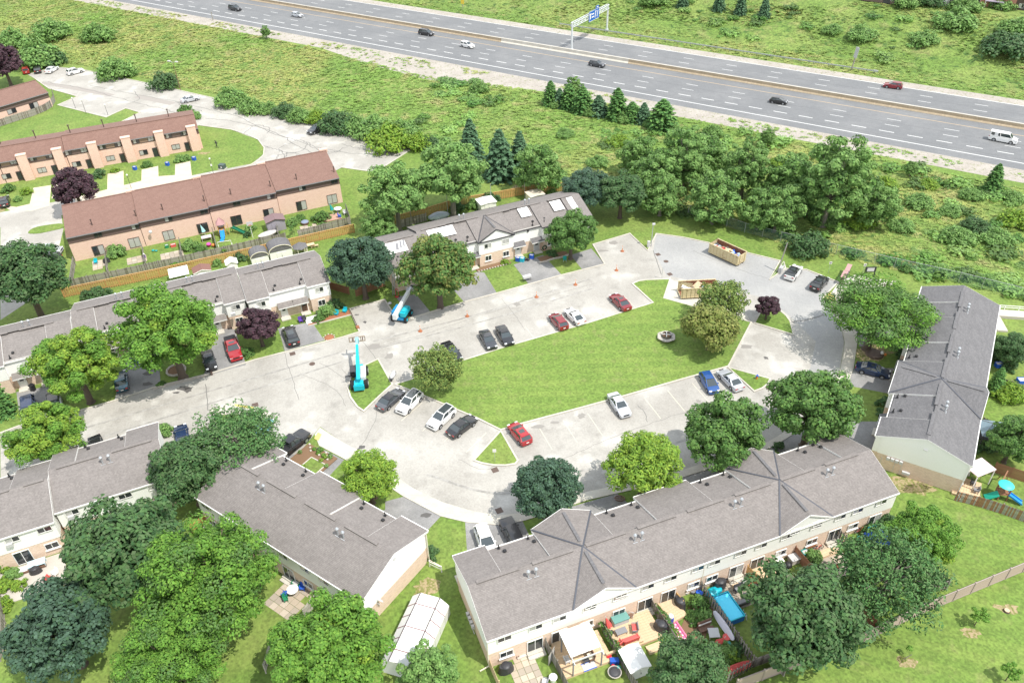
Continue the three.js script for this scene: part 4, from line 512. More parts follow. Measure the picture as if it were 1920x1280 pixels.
// broad crown of radius 1 * R resting on a trunk; returns {crown, trunk}
function broad(seed, R, pal, o = {}) {
  const L = Leaves(seed), r = L.r, hy = o.hy ?? 0.86, hc = (o.k ?? 1.25) * R, N = o.clumps ?? 46, cr = (o.clump ?? 0.34) * R, per = o.per ?? 210, l = (o.leaf ?? 0.2), cols = PAL[pal], limbs = [];
  for (let i = 0; i < N; i++) {
    const y = 1 - (1.78 * (i + 0.5)) / N, a = i * 2.39996 + r() * 0.5, s = Math.sqrt(Math.max(0, 1 - y * y)), k = (i % 4 === 3 ? 0.45 : 0.78) + (r() - 0.5) * (o.rough ?? 0.16), cc = cr * (0.75 + 0.5 * r());
    const x = s * Math.cos(a) * k * R, z = s * Math.sin(a) * k * R, yy = hc + y * k * R * hy * (y < 0 ? 0.75 : 1);
    L.clump(x, yy, z, cc, o.flat ?? 0.75, per, l, l * (o.slim ?? 0.75), r() < (o.tint ?? 0) ? PAL[o.tintPal] : cols, o.up);
    if (i % 3 === 0) limbs.push([x * 0.8, yy - cc * 0.3, z * 0.8]);
  }
  const h0 = hc - R * 0.45, tr = o.trunk ?? 0.055 * R + 0.05, T = [rod([0, 0, 0], [0, h0, 0], tr * 1.25, tr * 0.85, 9), new THREE.ConeGeometry(tr * 2, tr * 2.4, 9).translate(0, tr * 0.9, 0)];
  for (const [x, y, z] of limbs) { const m = [x * 0.35, h0 + (y - h0) * 0.55, z * 0.35]; T.push(rod([0, h0 * 0.92, 0], m, tr * 0.6, tr * 0.36, 6), rod(m, [x, y, z], tr * 0.36, tr * 0.12, 5)); }
  return { crown: L.geo(), trunk: merge(T) };
}
// spruce or cedar: whorls of drooping sprays round a straight stem; height H, base radius R
function conifer(seed, H, R, pal, o = {}) {
  const L = Leaves(seed), r = L.r, cols = PAL[pal], rows = o.rows ?? 16, y0 = o.y0 ?? 0.06;
  for (let i = 0; i < rows; i++) {
    const t = i / (rows - 1), y = H * (y0 + (0.97 - y0) * t), rr = R * (Math.pow(1 - t, o.pow ?? 0.85) * 0.96 + 0.04), n = Math.max(5, Math.round((o.dens ?? 13) * (1 - t * 0.6)));
    for (let b = 0; b < n; b++) {
      const a = (b / n) * 6.283 + i * 1.3 + r() * 0.5, len = rr * (0.78 + 0.4 * r()), m = o.spray ?? 16;
      for (let k = 0; k < m; k++) { const s = 0.25 + (0.75 * (k + r())) / m, w = 0.16 * R * (1.1 - s * 0.7), dy = -len * s * (o.droop ?? 0.28) + (r() - 0.5) * w * 1.2, side = (r() - 0.5) * 2 * w; L.leaf(Math.cos(a) * len * s - Math.sin(a) * side, y + dy, Math.sin(a) * len * s + Math.cos(a) * side, Math.cos(a) * 0.5 + (r() - 0.5), 0.7 + (r() - 0.3), Math.sin(a) * 0.5 + (r() - 0.5), (o.leaf ?? 0.24), (o.leaf ?? 0.24) * 0.55, cols[Math.floor(r() * cols.length)], 0.3); }
    }
  }
  return { crown: L.geo(), trunk: merge([rod([0, 0, 0], [0, H * 0.93, 0], 0.035 * H * 0.5 + 0.05, 0.03, 8)]) };
}
// pine: open clumps of needle tufts on level limbs
function pine(seed, R, pal, o = {}) {
  const L = Leaves(seed), r = L.r, hc = (o.k ?? 1.2) * R, N = o.clumps ?? 60, cols = PAL[pal], T = [];
  for (let i = 0; i < N; i++) {
    const y = 1 - (1.75 * (i + 0.5)) / N, a = i * 2.39996 + r(), s = Math.sqrt(Math.max(0, 1 - y * y)), k = 0.55 + 0.42 * r(), x = s * Math.cos(a) * k * R, z = s * Math.sin(a) * k * R, yy = hc + y * k * R * (o.hy ?? 0.85);
    for (let j = 0; j < 7; j++) { const px = x + (r() - 0.5) * 0.5 * R, py = yy + (r() - 0.35) * 0.22 * R, pz = z + (r() - 0.5) * 0.5 * R, q = 0.1 * R + 0.06; for (let m = 0; m < 26; m++) { const c = r() * 1.5 - 0.5, b = r() * 6.283, e = Math.sqrt(Math.max(0, 1 - c * c)), dx = e * Math.cos(b), dz = e * Math.sin(b); L.leaf(px + dx * q, py + c * q * 0.9, pz + dz * q, dx * 0.6 + (r() - 0.5) * 1.2, c * 0.6 + 0.35 + (r() - 0.5), dz * 0.6 + (r() - 0.5) * 1.2, 0.15, 0.07, cols[Math.floor(r() * cols.length)]); } }
    if (i % 2 === 0) T.push(rod([0, Math.max(0.8, yy - R * 0.25), 0], [x, yy, z], 0.035 * R * 0.6 + 0.02, 0.025, 5));
  }
  T.push(rod([0, 0, 0], [0, hc + R * 0.45, 0], 0.06 * R + 0.04, 0.03, 8));
  return { crown: L.geo(), trunk: merge(T) };
}
function bushy(seed, R, pal, o = {}) {
  const L = Leaves(seed), r = L.r, N = o.clumps ?? 24;
  for (let i = 0; i < N; i++) { const a = i * 2.39996 + r(), y = (i + 0.5) / N, s = Math.sqrt(1 - y * y), k = 0.45 + 0.55 * r(); L.clump(s * Math.cos(a) * k * R, R * (0.16 + y * (0.35 + 0.65 * r()) * (o.hy ?? 0.8)), s * Math.sin(a) * k * R, R * 0.3 * (0.6 + 0.8 * r()), 0.85, o.per ?? 56, o.leaf ?? 0.12, (o.leaf ?? 0.12) * 0.75, PAL[pal]); }
  return { crown: L.geo(), trunk: merge([0, 1, 2, 3, 4].map((k) => rod([0, 0, 0], [Math.cos(k * 1.26) * R * 0.4, R * 0.8, Math.sin(k * 1.26) * R * 0.4], 0.04, 0.015, 5))) };
}
const KIND = {};
function kind(key, make, R, mat = leafMat, bark = M.bark) { KIND[key] = { make, R, mat, bark }; }
kind('darkMaple', () => broad(101, 4, 'darkBlue', { per: 160, leaf: 0.15, clumps: 120, clump: 0.2, rough: 0.32 }), 4);
kind('darkMapleB', () => broad(102, 4, 'dark', { per: 160, leaf: 0.15, clumps: 115, clump: 0.2, rough: 0.4 }), 4);
kind('midMaple', () => broad(103, 4, 'mid', { per: 180, leaf: 0.15, clumps: 105, clump: 0.2, rough: 0.36 }), 4);
kind('midMapleT', () => broad(104, 4, 'midTint', { per: 180, leaf: 0.15, clumps: 105, clump: 0.2, rough: 0.34, tint: 0.06, tintPal: 'oliveLight' }), 4);
kind('locust', () => broad(105, 5, 'mid', { per: 200, leaf: 0.13, clumps: 120, clump: 0.22, flat: 0.4, rough: 0.42, hy: 0.7, slim: 0.6, tint: 0.4, tintPal: 'bright' }), 5);
kind('brightLocust', () => broad(106, 5, 'bright', { per: 240, leaf: 0.125, clumps: 130, clump: 0.2, flat: 0.5, rough: 0.36, hy: 0.8, slim: 0.6, tint: 0.3, tintPal: 'mid' }), 5);
kind('brightMaple', () => broad(107, 4, 'bright', { per: 270, leaf: 0.118, clumps: 115, clump: 0.19, rough: 0.42, tint: 0.08, tintPal: 'lime' }), 4);
kind('lime', () => broad(108, 3.4, 'lime', { per: 250, leaf: 0.115, clumps: 96, clump: 0.2, rough: 0.48, tint: 0.45, tintPal: 'bright' }), 3.4);
kind('limeFeather', () => broad(109, 3, 'lime', { per: 150, leaf: 0.16, clumps: 76, clump: 0.22, rough: 0.4, slim: 0.4, up: 0.6 }), 3);
kind('purple', () => broad(110, 2.4, 'purple', { per: 150, leaf: 0.14, clumps: 60, clump: 0.24, rough: 0.26 }), 2.4);
kind('oliveTree', () => broad(111, 2.8, 'oliveLight', { per: 260, leaf: 0.16, clumps: 40, clump: 0.34, k: 1.05 }), 2.8);
kind('paleTree', () => broad(112, 4, 'pale', { per: 140, leaf: 0.17, clumps: 96, clump: 0.2, rough: 0.46 }), 4, leafMat, M.barkGrey);
kind('poplar', () => broad(113, 4, 'pale', { per: 140, leaf: 0.17, clumps: 110, clump: 0.19, rough: 0.44, hy: 1.3, k: 1.35, tint: 0.2, tintPal: 'mid' }), 4, leafMat, M.barkGrey);
kind('wildTree', () => broad(114, 4, 'pale', { per: 110, leaf: 0.19, clumps: 96, clump: 0.21, rough: 0.46, hy: 1.1, k: 0.98, tint: 0.25, tintPal: 'mid' }), 4, leafMat, M.barkGrey);
kind('spruce', () => conifer(120, 8, 2.3, 'spruce', { dens: 18, spray: 22, leaf: 0.27, pow: 0.62, rows: 20 }), 2.3, needleMat);
kind('cedar', () => conifer(121, 7, 1.9, 'cedar', { rows: 18, pow: 0.5, droop: 0.05, leaf: 0.24, spray: 20, dens: 16, y0: 0.02 }), 1.9, needleMat);
kind('pineTree', () => pine(122, 3, 'olive'), 3, needleMat);
kind('pineDark', () => pine(123, 4, 'dark', { clumps: 80, k: 1.3 }), 4, needleMat, M.barkGrey);
kind('shrub', () => bushy(130, 1.2, 'mid'), 1.2);
kind('shrubDark', () => bushy(131, 1.2, 'dark'), 1.2);
kind('shrubLime', () => bushy(132, 1.2, 'lime'), 1.2);
kind('shrubPale', () => bushy(133, 1.2, 'pale'), 1.2);
kind('bigBush', () => bushy(134, 3, 'pale', { clumps: 54, per: 58, leaf: 0.2, hy: 0.85 }), 3);
kind('bigBushLime', () => bushy(135, 3, 'lime', { clumps: 54, per: 58, leaf: 0.2, hy: 0.85 }), 3);
kind('bigBushDark', () => bushy(136, 3, 'dark', { clumps: 54, per: 58, leaf: 0.2, hy: 0.85 }), 3);
kind('sapling', () => broad(137, 0.8, 'bright', { clumps: 10, per: 50, leaf: 0.11, k: 2, trunk: 0.04 }), 0.8);
function plant(key, name, label, cat, x, z, R, deg = 0, o = {}) {
  const K = KIND[key]; K.g ??= K.make();
  const t = thing(name, label, cat, x, z, deg, o.group, o.y ?? 0), s = R / K.R;
  part(t, /shrub|bush/.test(name) ? 'stems' : 'trunk', K.g.trunk, K.bark); part(t, /shrub|bush/.test(name) ? 'foliage' : 'crown', K.g.crown, K.mat); t.scale.set(s, s * (o.sy ?? 1), s); return t;
}
let pd = 0; const nd = () => (pd += 67);
const tree = (key, label, x, z, R, o) => plant(key, /spruce|cedar/.test(key) ? (key === 'spruce' ? 'spruce_tree' : 'cedar_tree') : /pine/.test(key) ? 'pine_tree' : /aple/.test(key) ? 'maple_tree' : /purple/.test(key) ? 'purple_tree' : /oplar/.test(key) ? 'poplar_tree' : 'leafy_tree', label, 'tree', x, z, R, nd(), o);
const shrub = (key, label, x, z, R, o) => plant(key, /big/.test(key) ? 'bush' : 'shrub', label, 'bush', x, z, R, nd(), o);

// around the parking loop
tree('darkMaple', 'dark blue-green maple filling the bottom left corner over the lawn', -44.82,-45.8,5.14);
tree('darkMapleB', 'wide dark green maple against the siding of the lower left row', -40.36,-52.97,6.54);
tree('darkMapleB', 'dark green maple between the two lower left rows, beside the dark pine', -39.02,-67.07,4.62);
tree('pineDark', 'wide dark pine overhanging the visitor bays at the lower left', -34.57,-71.78,5.33, { sy: 0.8 });
tree('brightLocust', 'large light green tree below the shaded side of the end gable row', -31.12,-49.75,6.89);
tree('brightLocust', 'green tree cut by the bottom edge, left of the brightest foreground tree', -32.95,-42.41,5.09);
tree('brightMaple', 'brightest yellow-green tree at the bottom edge beside the tunnel tent', -17.78,-42.59,5.47);
tree('paleTree', 'thin feathery tree overlapping the front of the white tunnel tent', -8.6,-41.61,2.97);
tree('lime', 'yellow-green tree beside the street at the left edge', -59.07,-73.92,4.53);
tree('lime', 'lime tree over the driveway of the teal sedan', -60.45,-86.69,5.56);
tree('brightMaple', 'broad bright green tree in a stone ring left of the red pickup', -48.83,-91.73,7.16);
tree('purple', 'round dark purple tree between the red pickup and the black minivan', -38.72,-99.03,3.13);
tree('darkMapleB', 'full green tree at the left edge below the red brick row', -77.27,-108.35,6.45);
tree('purple', 'purple tree on the lawn between the two red brick rows', -85.56,-145.11,4.33);
tree('purple', 'purple tree at the far left edge above the brick house', -136.73,-221.15,5.16);
tree('darkMaple', 'dark blue-green maple right of the grey row, behind the cyan lift', -24.31,-111.44,5.42);
tree('midMapleT', 'maple with yellowing leaves in front of the row under repair', -11.58,-108.17,6.13);
tree('midMaple', 'maple on the front lawn at the right end of the row under repair', 10.82,-122.29,4.36);
tree('pineTree', 'small pine on the left end of the central lawn', -10.69,-87.46,3.32);
tree('limeFeather', 'lime green tree between the long row and the road, right of centre', 15.31,-66.39,4.54);
tree('darkMaple', 'dense dark maple beside the curving pavement and the black off-roader', 3.51,-63.43,4.14);
tree('limeFeather', 'lime green ornamental tree in front of the end gable row', -17.67,-66.42,3.72);
tree('midMaple', 'wide dark green maple behind the long row, left of the one with a leaning trunk', 25.58,-70.75,5.08);
tree('midMaple', 'green maple with a tall leaning trunk at the right bend of the road', 37.73,-74.34,5.55);
tree('locust', 'wide feathery tree in front of the right-hand row by the mailboxes', 53.36,-94.25,7.47, { sy: 0.75 });
tree('pineTree', 'loose olive pine beside the near rubbish container', 32.57,-101.28,3.67);
tree('oliveTree', 'round olive yellow tree at the right end of the central lawn', 29.55,-95.16,3.92);
tree('purple', 'small purple tree on the little kerbed island', 40.34,-102.48,1.98);
tree('darkMapleB', 'very large dark maple in the back gardens of the long row', 27.24,-44.39,5.66);
tree('pineDark', 'broad shaggy pine in the gardens right of the very large maple', 37.29,-49.09,4.92);
tree('brightMaple', 'bright green tree off the right end of the long row', 44.12,-55.69,3.68);
tree('darkMapleB', 'dark tree at the bottom edge in front of the vegetable garden', 15.85,-40.58,3.7);
tree('midMaple', 'green tree at the right edge below the blue gazebo roof', 61.99,-70.44,3.13);
tree('darkMapleB', 'dark tree at the right edge above the garden fence', 71.76,-89.11,2.7);
shrub('bigBushLime', 'yellow-green shrub behind the blue gazebo', 68.71,-82.64, 2.2);
tree('cedar', 'dark cedar beside the blue gazebo roof', 67.22,-83.82, 1.2);
tree('cedar', 'dense clipped cedar at the left edge beside the first driveway', -71.89,-84.79, 1.9);
tree('sapling', 'thin sapling on the mown lawn at the lower right', 47.43,-47.62, 0.9);
tree('sapling', 'bright sapling at the bottom right corner of the lawn', 47.54,-41.49, 0.9);
{ const t = thing('fallen_sapling', 'leaning young tree with a bare stem on the lower right lawn', 'tree', 38.26,-43.9, 0); part(t, 'trunk', merge([rod([0, 0, 0], [0.9, 0.9, -0.1], 0.05, 0.03)]), M.barkGrey); const L = Leaves(9); L.clump(0.8, 1.2, -0.6, 0.35, 0.8, 60, 0.1, 0.08, PAL.bright); L.clump(0.1, 0.3, 0, 0.4, 0.5, 60, 0.1, 0.06, PAL.oliveLight); part(t, 'crown', L.geo(), leafMat); }
// behind the row under repair and along the field
tree('paleTree', 'pale green tree behind the left end of the row under repair', -20.81,-134.11,6.16);
tree('paleTree', 'tall fresh green tree with dark forked trunk behind the row under repair', -10.74,-139.53,6.88);
tree('wildTree', 'low green tree beside the grey fence, left of the pale green one', -23.77,-128.82,3.33);
tree('spruce', 'spruce standing left of the pair behind the tall fresh green tree', -7.9,-164.87, 3.2, { sy: 0.85 });
tree('spruce', 'largest spruce behind the row under repair', -1.57,-155.98, 4, { sy: 0.76 });
tree('spruce', 'slim spruce right of the largest spruce', 2.68,-158.84, 3, { sy: 0.85 });
tree('bigBush' === 0 ? '' : 'wildTree', 'bushy green tree below the spruces at the end of the orange fence', 6.47,-148.66,4.93);
tree('darkMaple', 'dark rounded tree right of the orange fence', 14.83,-138.97,5.09, { sy: 0.82 });
tree('darkMapleB', 'dark tall tree at the right end of the row under repair', 21.41,-136.85,4.82, { sy: 0.88 });
tree('poplar', 'tall light poplar in the middle of the field edge', 35.15,-146.79,5.22);
tree('wildTree', 'dark bushy tree left of the tall light poplar', 29.63,-144.39,4.99);
tree('poplar', 'poplar above the chain link fence, right of the tall one', 46.16,-142.78,4.7);
tree('poplar', 'broad poplar in the rough field above the parked white car', 58.88,-131.61,6.65);
tree('wildTree', 'green tree between the poplars near the chain link fence', 38.39,-133.76,4.91);
tree('wildTree', 'rounded tree right of the wild hedge, over the chain link fence', 49.31,-129.91,4.42);
tree('wildTree', 'leafy tree right of the broad poplar', 67.43,-131.32,4.24);
tree('wildTree', 'low leafy tree in the middle of the rough field', 26.99,-154.48,4.18);
tree('wildTree', 'leafy tree filling the gap left of the second poplar', 40.53,-151.08,4.94);
tree('wildTree', 'leafy tree between the second and the broad poplar', 54.36,-140.53,4.87);
tree('wildTree', 'leafy tree low behind the chain link fence, left part', 29.18,-137.41,4.04);
tree('wildTree', 'leafy tree behind the chain link fence, left of the dark round bush', 46.39,-131.18,3.89);
shrub('bigBushDark', 'dark round bush at the chain link fence', 53.22,-122.52,3.51);
// far trees along the near highway shoulder: a planted row of cedars with a poplar
[[1032, 192, 13], [1050, 194, 13], [1067, 198, 15], [1092, 206, 17], [1122, 210, 15], [1157, 218, 17], [1184, 222, 13], [1206, 224, 11], [1240, 236, 21]].length;
const cedarRow = 'cedars in a row along the highway shoulder';
[['leftmost', 11.25,-196.58, 2.3], ['second', 13.48,-195.7, 2.3], ['third', 15.65,-194.11, 2.5], ['fourth', 18.85,-191.07, 2.9], ['fifth', 22.6,-189.08, 2.8], ['sixth', 26.72,-186.42, 3], ['seventh', 30.08,-184.52, 2.5], ['eighth', 32.73,-183.35, 2.3], ['rightmost and widest', 36.39,-179.23, 3.9]].forEach(([w, x, z, R], i) => tree(i % 3 === 1 ? 'spruce' : 'cedar', `${w} evergreen of the row along the near highway shoulder`, x, z, R, { group: cedarRow, sy: i === 8 ? 0.5 : [0.72, 0.55, 0.66, 0.6, 0.5, 0.68, 0.52, 0.62][i] }));
[['left in', 12.37,-195.06, 1.8], ['in the middle of', 20.75,-188.87, 2], ['right in', 28.39,-184.31, 2.2], ['at the right end of', 34.35,-180.65, 2], ['before the widest evergreen of', 38.68,-176.57, 2]].forEach(([w, x, z, R]) => shrub('bigBush', `leafy bush ${w} the evergreen row`, x, z, R));
tree('poplar', 'light poplar rising out of the evergreens by the highway', 17.3,-199.32,2.28);
[['bush on the gravel edge under the highway, left of the evergreen row', -6.85,-207.41,2.66, 'bigBush'], ['small bush at the gravel edge right of the evergreen row', 47.65,-174.81,2.41, 'bigBush']].forEach(([l, x, z, R, k]) => shrub(k, l, x, z, R));
tree('poplar', 'lone young poplar on the gravel at the upper left of the highway', -74.51,-258.32,1.54);
tree('poplar', 'young poplar at the gravel edge above the broad poplar', 58,-167.97,1.63);
tree('poplar', 'small tree on the gravel edge, right of the broad poplar', 74.94,-157.67,1.55);
tree('poplar', 'small bright tree at the gravel edge near the right', 83.21,-151.19,1.29);
tree('cedar', 'dark cedar on the slope at the right below the highway', 96.5,-143.91, 2, { sy: 0.8 });
// hedge of wild bushes along the car park
[[430, 172, 22, 0], [468, 190, 20, 0], [500, 196, 16, 0], [530, 200, 18, 2], [560, 207, 20, 0], [592, 212, 18, 0], [626, 220, 26, 2], [660, 225, 22, 0], [694, 225, 28, 0], [728, 243, 32, 1], [758, 232, 24, 0], [784, 252, 22, 1], [800, 265, 18, 2]].length;
[-70.71,-202.41,4.18, 0, -64.31,-196.7,3.27, 0, -59.79,-196.2,2.58, 0, -55.24,-193.92,2.96, 2, -50.51,-190.31,3.3, 0, -46.16,-188.9,2.89, 1, -40.68,-183.5,4.34, 2, -36.42,-182.98,3.57, 0, -31.57,-179.64,4.76, 0, -26.83,-172.6,4.97, 1, -23.87,-178.6,3.99, 0, -19.96,-172.21,3.4, 1, -17.85,-172.08,2.55, 2].forEach((v, i, a) => { if (i % 4 === 0) shrub(['bigBush', 'bigBushLime', 'bigBushDark'][a[i + 3]], ['leftmost bush', 'second bush', 'third bush', 'fourth bush', 'fifth bush', 'sixth bush', 'tall dark seventh bush', 'eighth bush', 'large ninth bush', 'yellowish tenth bush', 'eleventh bush', 'yellowish twelfth bush', 'last bush by the lot corner'][i / 4] + ' of the wild hedge along the brick houses car park', v, a[i + 1], a[i + 2], { group: 'wild hedge along the car park' }); });
[['round bush behind the light pole of the upper car park', -92.67,-216.55,3.85, 'bigBushDark'], ['spreading bush above the white estate car', -109.56,-226.42,5.23, 'bigBush'], ['low bush right of the spreading one at the upper left', -105.94,-227.19,2.48, 'bigBush'], ['large bush mass at the upper left above the red car', -136.27,-238.48,6.77, 'bigBush'], ['dark bush below the large bush mass at the upper left', -133.02,-238.72,3.89, 'bigBushDark'], ['bush at the left edge near the top', -153.78,-257.41,5.19, 'bigBush'], ['bush near the top left corner', -144.55,-264.29,5.99, 'bigBush'], ['low wild bush in the field above the hedge', -127.79,-261.33,5.22, 'bigBush']].forEach(([l, x, z, R, k]) => shrub(k, l, x, z, R));
// scrub in the rough field on the right, each bush big enough to be told apart
{
  const spots = [43.96,-146.46, 3, 48.32,-138.27, 3.4, 54.39,-147.04, 2.6, 57.13,-139.99, 3, 59.69,-133.4, 2.8, 65.77,-132.04, 3.2, 72.58,-138.03, 3.4, 72.83,-129.64, 2.4, 79.61,-138.74, 2.8, 76.56,-146.96, 2.4, 81.23,-125.28, 3.2, 86.36,-128.93, 2.6, 87.84,-123.99, 3, 94.57,-130.5, 3.2, 84.26,-135.23, 2.2, 72.95,-115.22, 1.9, 79.85,-111.54, 1.6, 58.05,-158.13, 2.2, 63.33,-160.49, 1.8, 32.8,-150.71, 2.6, 27.34,-151.03, 2.6, 25.4,-171.37, 2.6, 13.64,-176.66, 2.2, 19.46,-160.48, 2.4, 40.09,-154.02, 2.4, 85.01,-146.47, 2, 91.28,-141.44, 2.4, 98.9,-139.88, 2.2, 71.81,-159.97, 1.6];
  const where = ['left of the second poplar', 'below the second poplar', 'between the two right poplars', 'left of the broad poplar', 'under the broad poplar', 'right under the broad poplar', 'right of the broad poplar', 'in the middle of the right field', 'higher up in the right field', 'near the gravel in the right field', 'low in the right field', 'beside the low right field bushes', 'lowest right of the field', 'at the right edge of the field', 'in the right field centre', 'against the chain link fence by the locust tree', 'against the chain link fence far right', 'near the gravel by the young poplar', 'by the gravel edge, small', 'behind the dark bushy tree', 'left behind the dark bushy tree', 'alone in the field below the evergreen row', 'left in the field below the evergreen row', 'in the field above the row end trees', 'beside the tall light poplar', 'upper right of the field', 'upper right field nearer the edge', 'at the right edge below the highway', 'near the gravel right of the poplar'];
  for (let i = 0; i < spots.length; i += 3) shrub(['bigBush', 'bigBushLime', 'bigBushDark', 'bigBush'][(i / 3 * 5) % 4 === 1 && i % 2 ? 1 : (i / 3) % 9 === 2 ? 2 : 0], 'wild bush ' + where[i / 3], spots[i], spots[i + 1], spots[i + 2], { group: 'wild bushes in the rough field', sy: 0.8 });
}
// beyond the highway
const bk2 = (x, z) => bankH(x, z) - 0.1;
[['small spruce at the top edge, left of three', 57.7,-269.11], ['spruce at the top edge beyond the highway, second of four', 68.12,-263.6], ['spruce at the top edge beyond the highway, third of four', 73.85,-259.34], ['spruce at the top edge beyond the highway, last of four', 80.03,-254.99]].forEach(([l, x, z], i) => tree('spruce', l, x, z, 2.2, { y: bk2(x, z), sy: 0.85 }));
[['bush clump on the bank above the leaning sign post', 103.08,-235.04, 4.4, 'bigBush'], ['bush clump high on the right bank', 128.7,-234.12, 6, 'bigBush'], ['bush clump low on the right bank', 135.12,-217.4, 6.5, 'bigBushDark'], ['bush at the right edge of the bank', 142.43,-226.96, 5, 'bigBush'], ['tall bush in front of the far houses', 136.3,-244.99, 4.6, 'bigBush'], ['bush between the far houses', 121.62,-251.39, 4.4, 'bigBush'], ['bush left of the far houses', 128.88,-251.5, 4.6, 'bigBushDark'], ['low bush in the middle of the right bank', 117.77,-228.25, 4, 'bigBush'], ['rounded bush left on the right bank', 96.46,-240.78, 3, 'bigBush'], ['bush at the top edge right of the gantry', 49.05,-274.1, 4.5, 'bigBush'], ['bush right of the far white house', 147.36,-245.06, 4, 'bigBush']].forEach(([l, x, z, R, k]) => shrub(k, l, x, z, R, { y: bk2(x, z), sy: 0.8 }));

// ---------- rough grass of the field and the far bank ----------
{
  const r = rng(404), blade = [], n = 9;
  for (let k = 0; k < n; k++) { const a = (k / n) * 6.283 + r(), l = 0.16 + 0.16 * r(), w = 0.12, o = 0.25 * r(), x = Math.cos(a) * o, z = Math.sin(a) * o, tx = x + Math.cos(a) * 0.3, tz = z + Math.sin(a) * 0.3; blade.push([x - Math.sin(a) * w, 0, z + Math.cos(a) * w], [x + Math.sin(a) * w, 0, z - Math.cos(a) * w], [tx, l, tz]); }
  const g = tri(blade), gm = std({ roughness: 0.9 }), inside = (x, z, P) => { let c = false; for (let i = 0, j = P.length - 1; i < P.length; j = i++) if (P[i][1] > z !== P[j][1] > z && x < ((P[j][0] - P[i][0]) * (z - P[i][1])) / (P[j][1] - P[i][1]) + P[i][0]) c = !c; return c; };
  const poly = pts(meadowOutline), nz = vnoise(88), cols = [[0.16, 0.27, 0.05], [0.24, 0.29, 0.075], [0.26, 0.295, 0.08], [0.29, 0.28, 0.11], [0.13, 0.23, 0.045], [0.2, 0.31, 0.055]];
  const scatter = (name, N, pick) => { const m = new THREE.InstancedMesh(g, gm, N), o = new THREE.Object3D(), c = new THREE.Color(); let k = 0; for (let t = 0; t < N * 14 && k < N; t++) { const q = pick(); if (!q) continue; const [x, y, z] = q, a = nz(x * 0.05 + 40, z * 0.05 + 40, 64), b = nz(x * 0.16 + 80, z * 0.16 + 80, 64), e = nz(x * 0.4 + 20, z * 0.4 + 20, 64), s = (0.6 + 0.8 * r()) * (0.75 + 0.5 * b); const cc = mixc(mixc(cols[0], cols[2], clamp01((a - 0.3) * 2.2)), e > 0.5 ? cols[3] : cols[4], clamp01(Math.abs(e - 0.5) * 2.4 - 0.25)); o.position.set(x, y, z); o.rotation.set((r() - 0.5) * 0.3, r() * 6.283, (r() - 0.5) * 0.3); o.scale.set(s * 1.25, s * (0.3 + 0.35 * r()), s * 1.25); o.updateMatrix(); m.setMatrixAt(k, o.matrix); const v = 0.88 + 0.24 * r(); m.setColorAt(k, c.setRGB(...mul(cc, v))); k++; } m.count = k; m.name = name; m.castShadow = m.receiveShadow = true; scene.add(m); return m; };
  tag(scatter('field_grass', 80000, () => { const u = -220 + r() * 520, n2 = 9.5 + r() * 118, [x, z] = hw(u, n2); return inside(x, z, poly) ? [x, 0, z] : null; }), 'long rough grass covering the field between the houses and the highway', 'grass', null, 'stuff');
  tag(scatter('bank_grass', 45000, () => { const u = -20 + r() * 330, n2 = -41 - r() * 75, [x, z] = hw(u, n2); return [x, bankH(x, z), z]; }), 'long dry grass covering the bank beyond the highway', 'grass', null, 'stuff');
  tag(scatter('gravel_weeds', 1200, () => { const u = -150 + r() * 400, n2 = 4.5 + r() * r() * 13, [x, z] = hw(u, n2); return nz(x * 0.12, z * 0.12, 64) > 0.5 ? [x, 0, z] : null; }), 'sparse weeds along the gravel edge of the highway', 'weeds', null, 'stuff');
  // low scrub that reads as one mass: small leafy mounds
  const L = Leaves(17); for (let k = 0; k < 7; k++) L.clump((L.r() - 0.5) * 1.8, 0.25 + 0.5 * L.r(), (L.r() - 0.5) * 1.8, 0.5 + 0.3 * L.r(), 0.75, 34, 0.2, 0.14, [[0.9, 0.9, 0.9], [1.15, 1.1, 1]]);
  const sg = L.geo(), sm = new THREE.InstancedMesh(sg, leafMat, 420), o = new THREE.Object3D(), c = new THREE.Color(), pal = [...PAL.mid, ...PAL.pale]; let k = 0;
  for (let t = 0; t < 40000 && k < 420; t++) { let x, z, y = 0; if (t % 4 < 3) { const u = 20 + r() * 220, n2 = 9 + r() * 85; [x, z] = hw(u, n2); if (!inside(x, z, poly) || nz(x * 0.07 + 10, z * 0.07 + 10, 64) < 0.66 - (u - 80) * 0.003) continue; } else { const u = 40 + r() * 250, n2 = -48 - r() * 60; [x, z] = hw(u, n2); if (nz(x * 0.06 + 30, z * 0.06 + 30, 64) < 0.68 - (u - 90) * 0.0012) continue; y = bankH(x, z); } const s = 0.5 + 1.1 * r(); o.position.set(x, y, z); o.rotation.set(0, r() * 6.283, 0); o.scale.set(s * 1.2, s * (0.5 + 0.5 * r()), s * 1.2); o.updateMatrix(); sm.setMatrixAt(k, o.matrix); sm.setColorAt(k, c.setRGB(...mul(pal[Math.floor(r() * pal.length)], 0.95 + 0.4 * r()))); k++; }
  sm.count = k; sm.name = 'field_scrub'; sm.castShadow = sm.receiveShadow = true; scene.add(sm); tag(sm, 'low leafy scrub scattered through the rough grass', 'scrub', null, 'stuff');
}

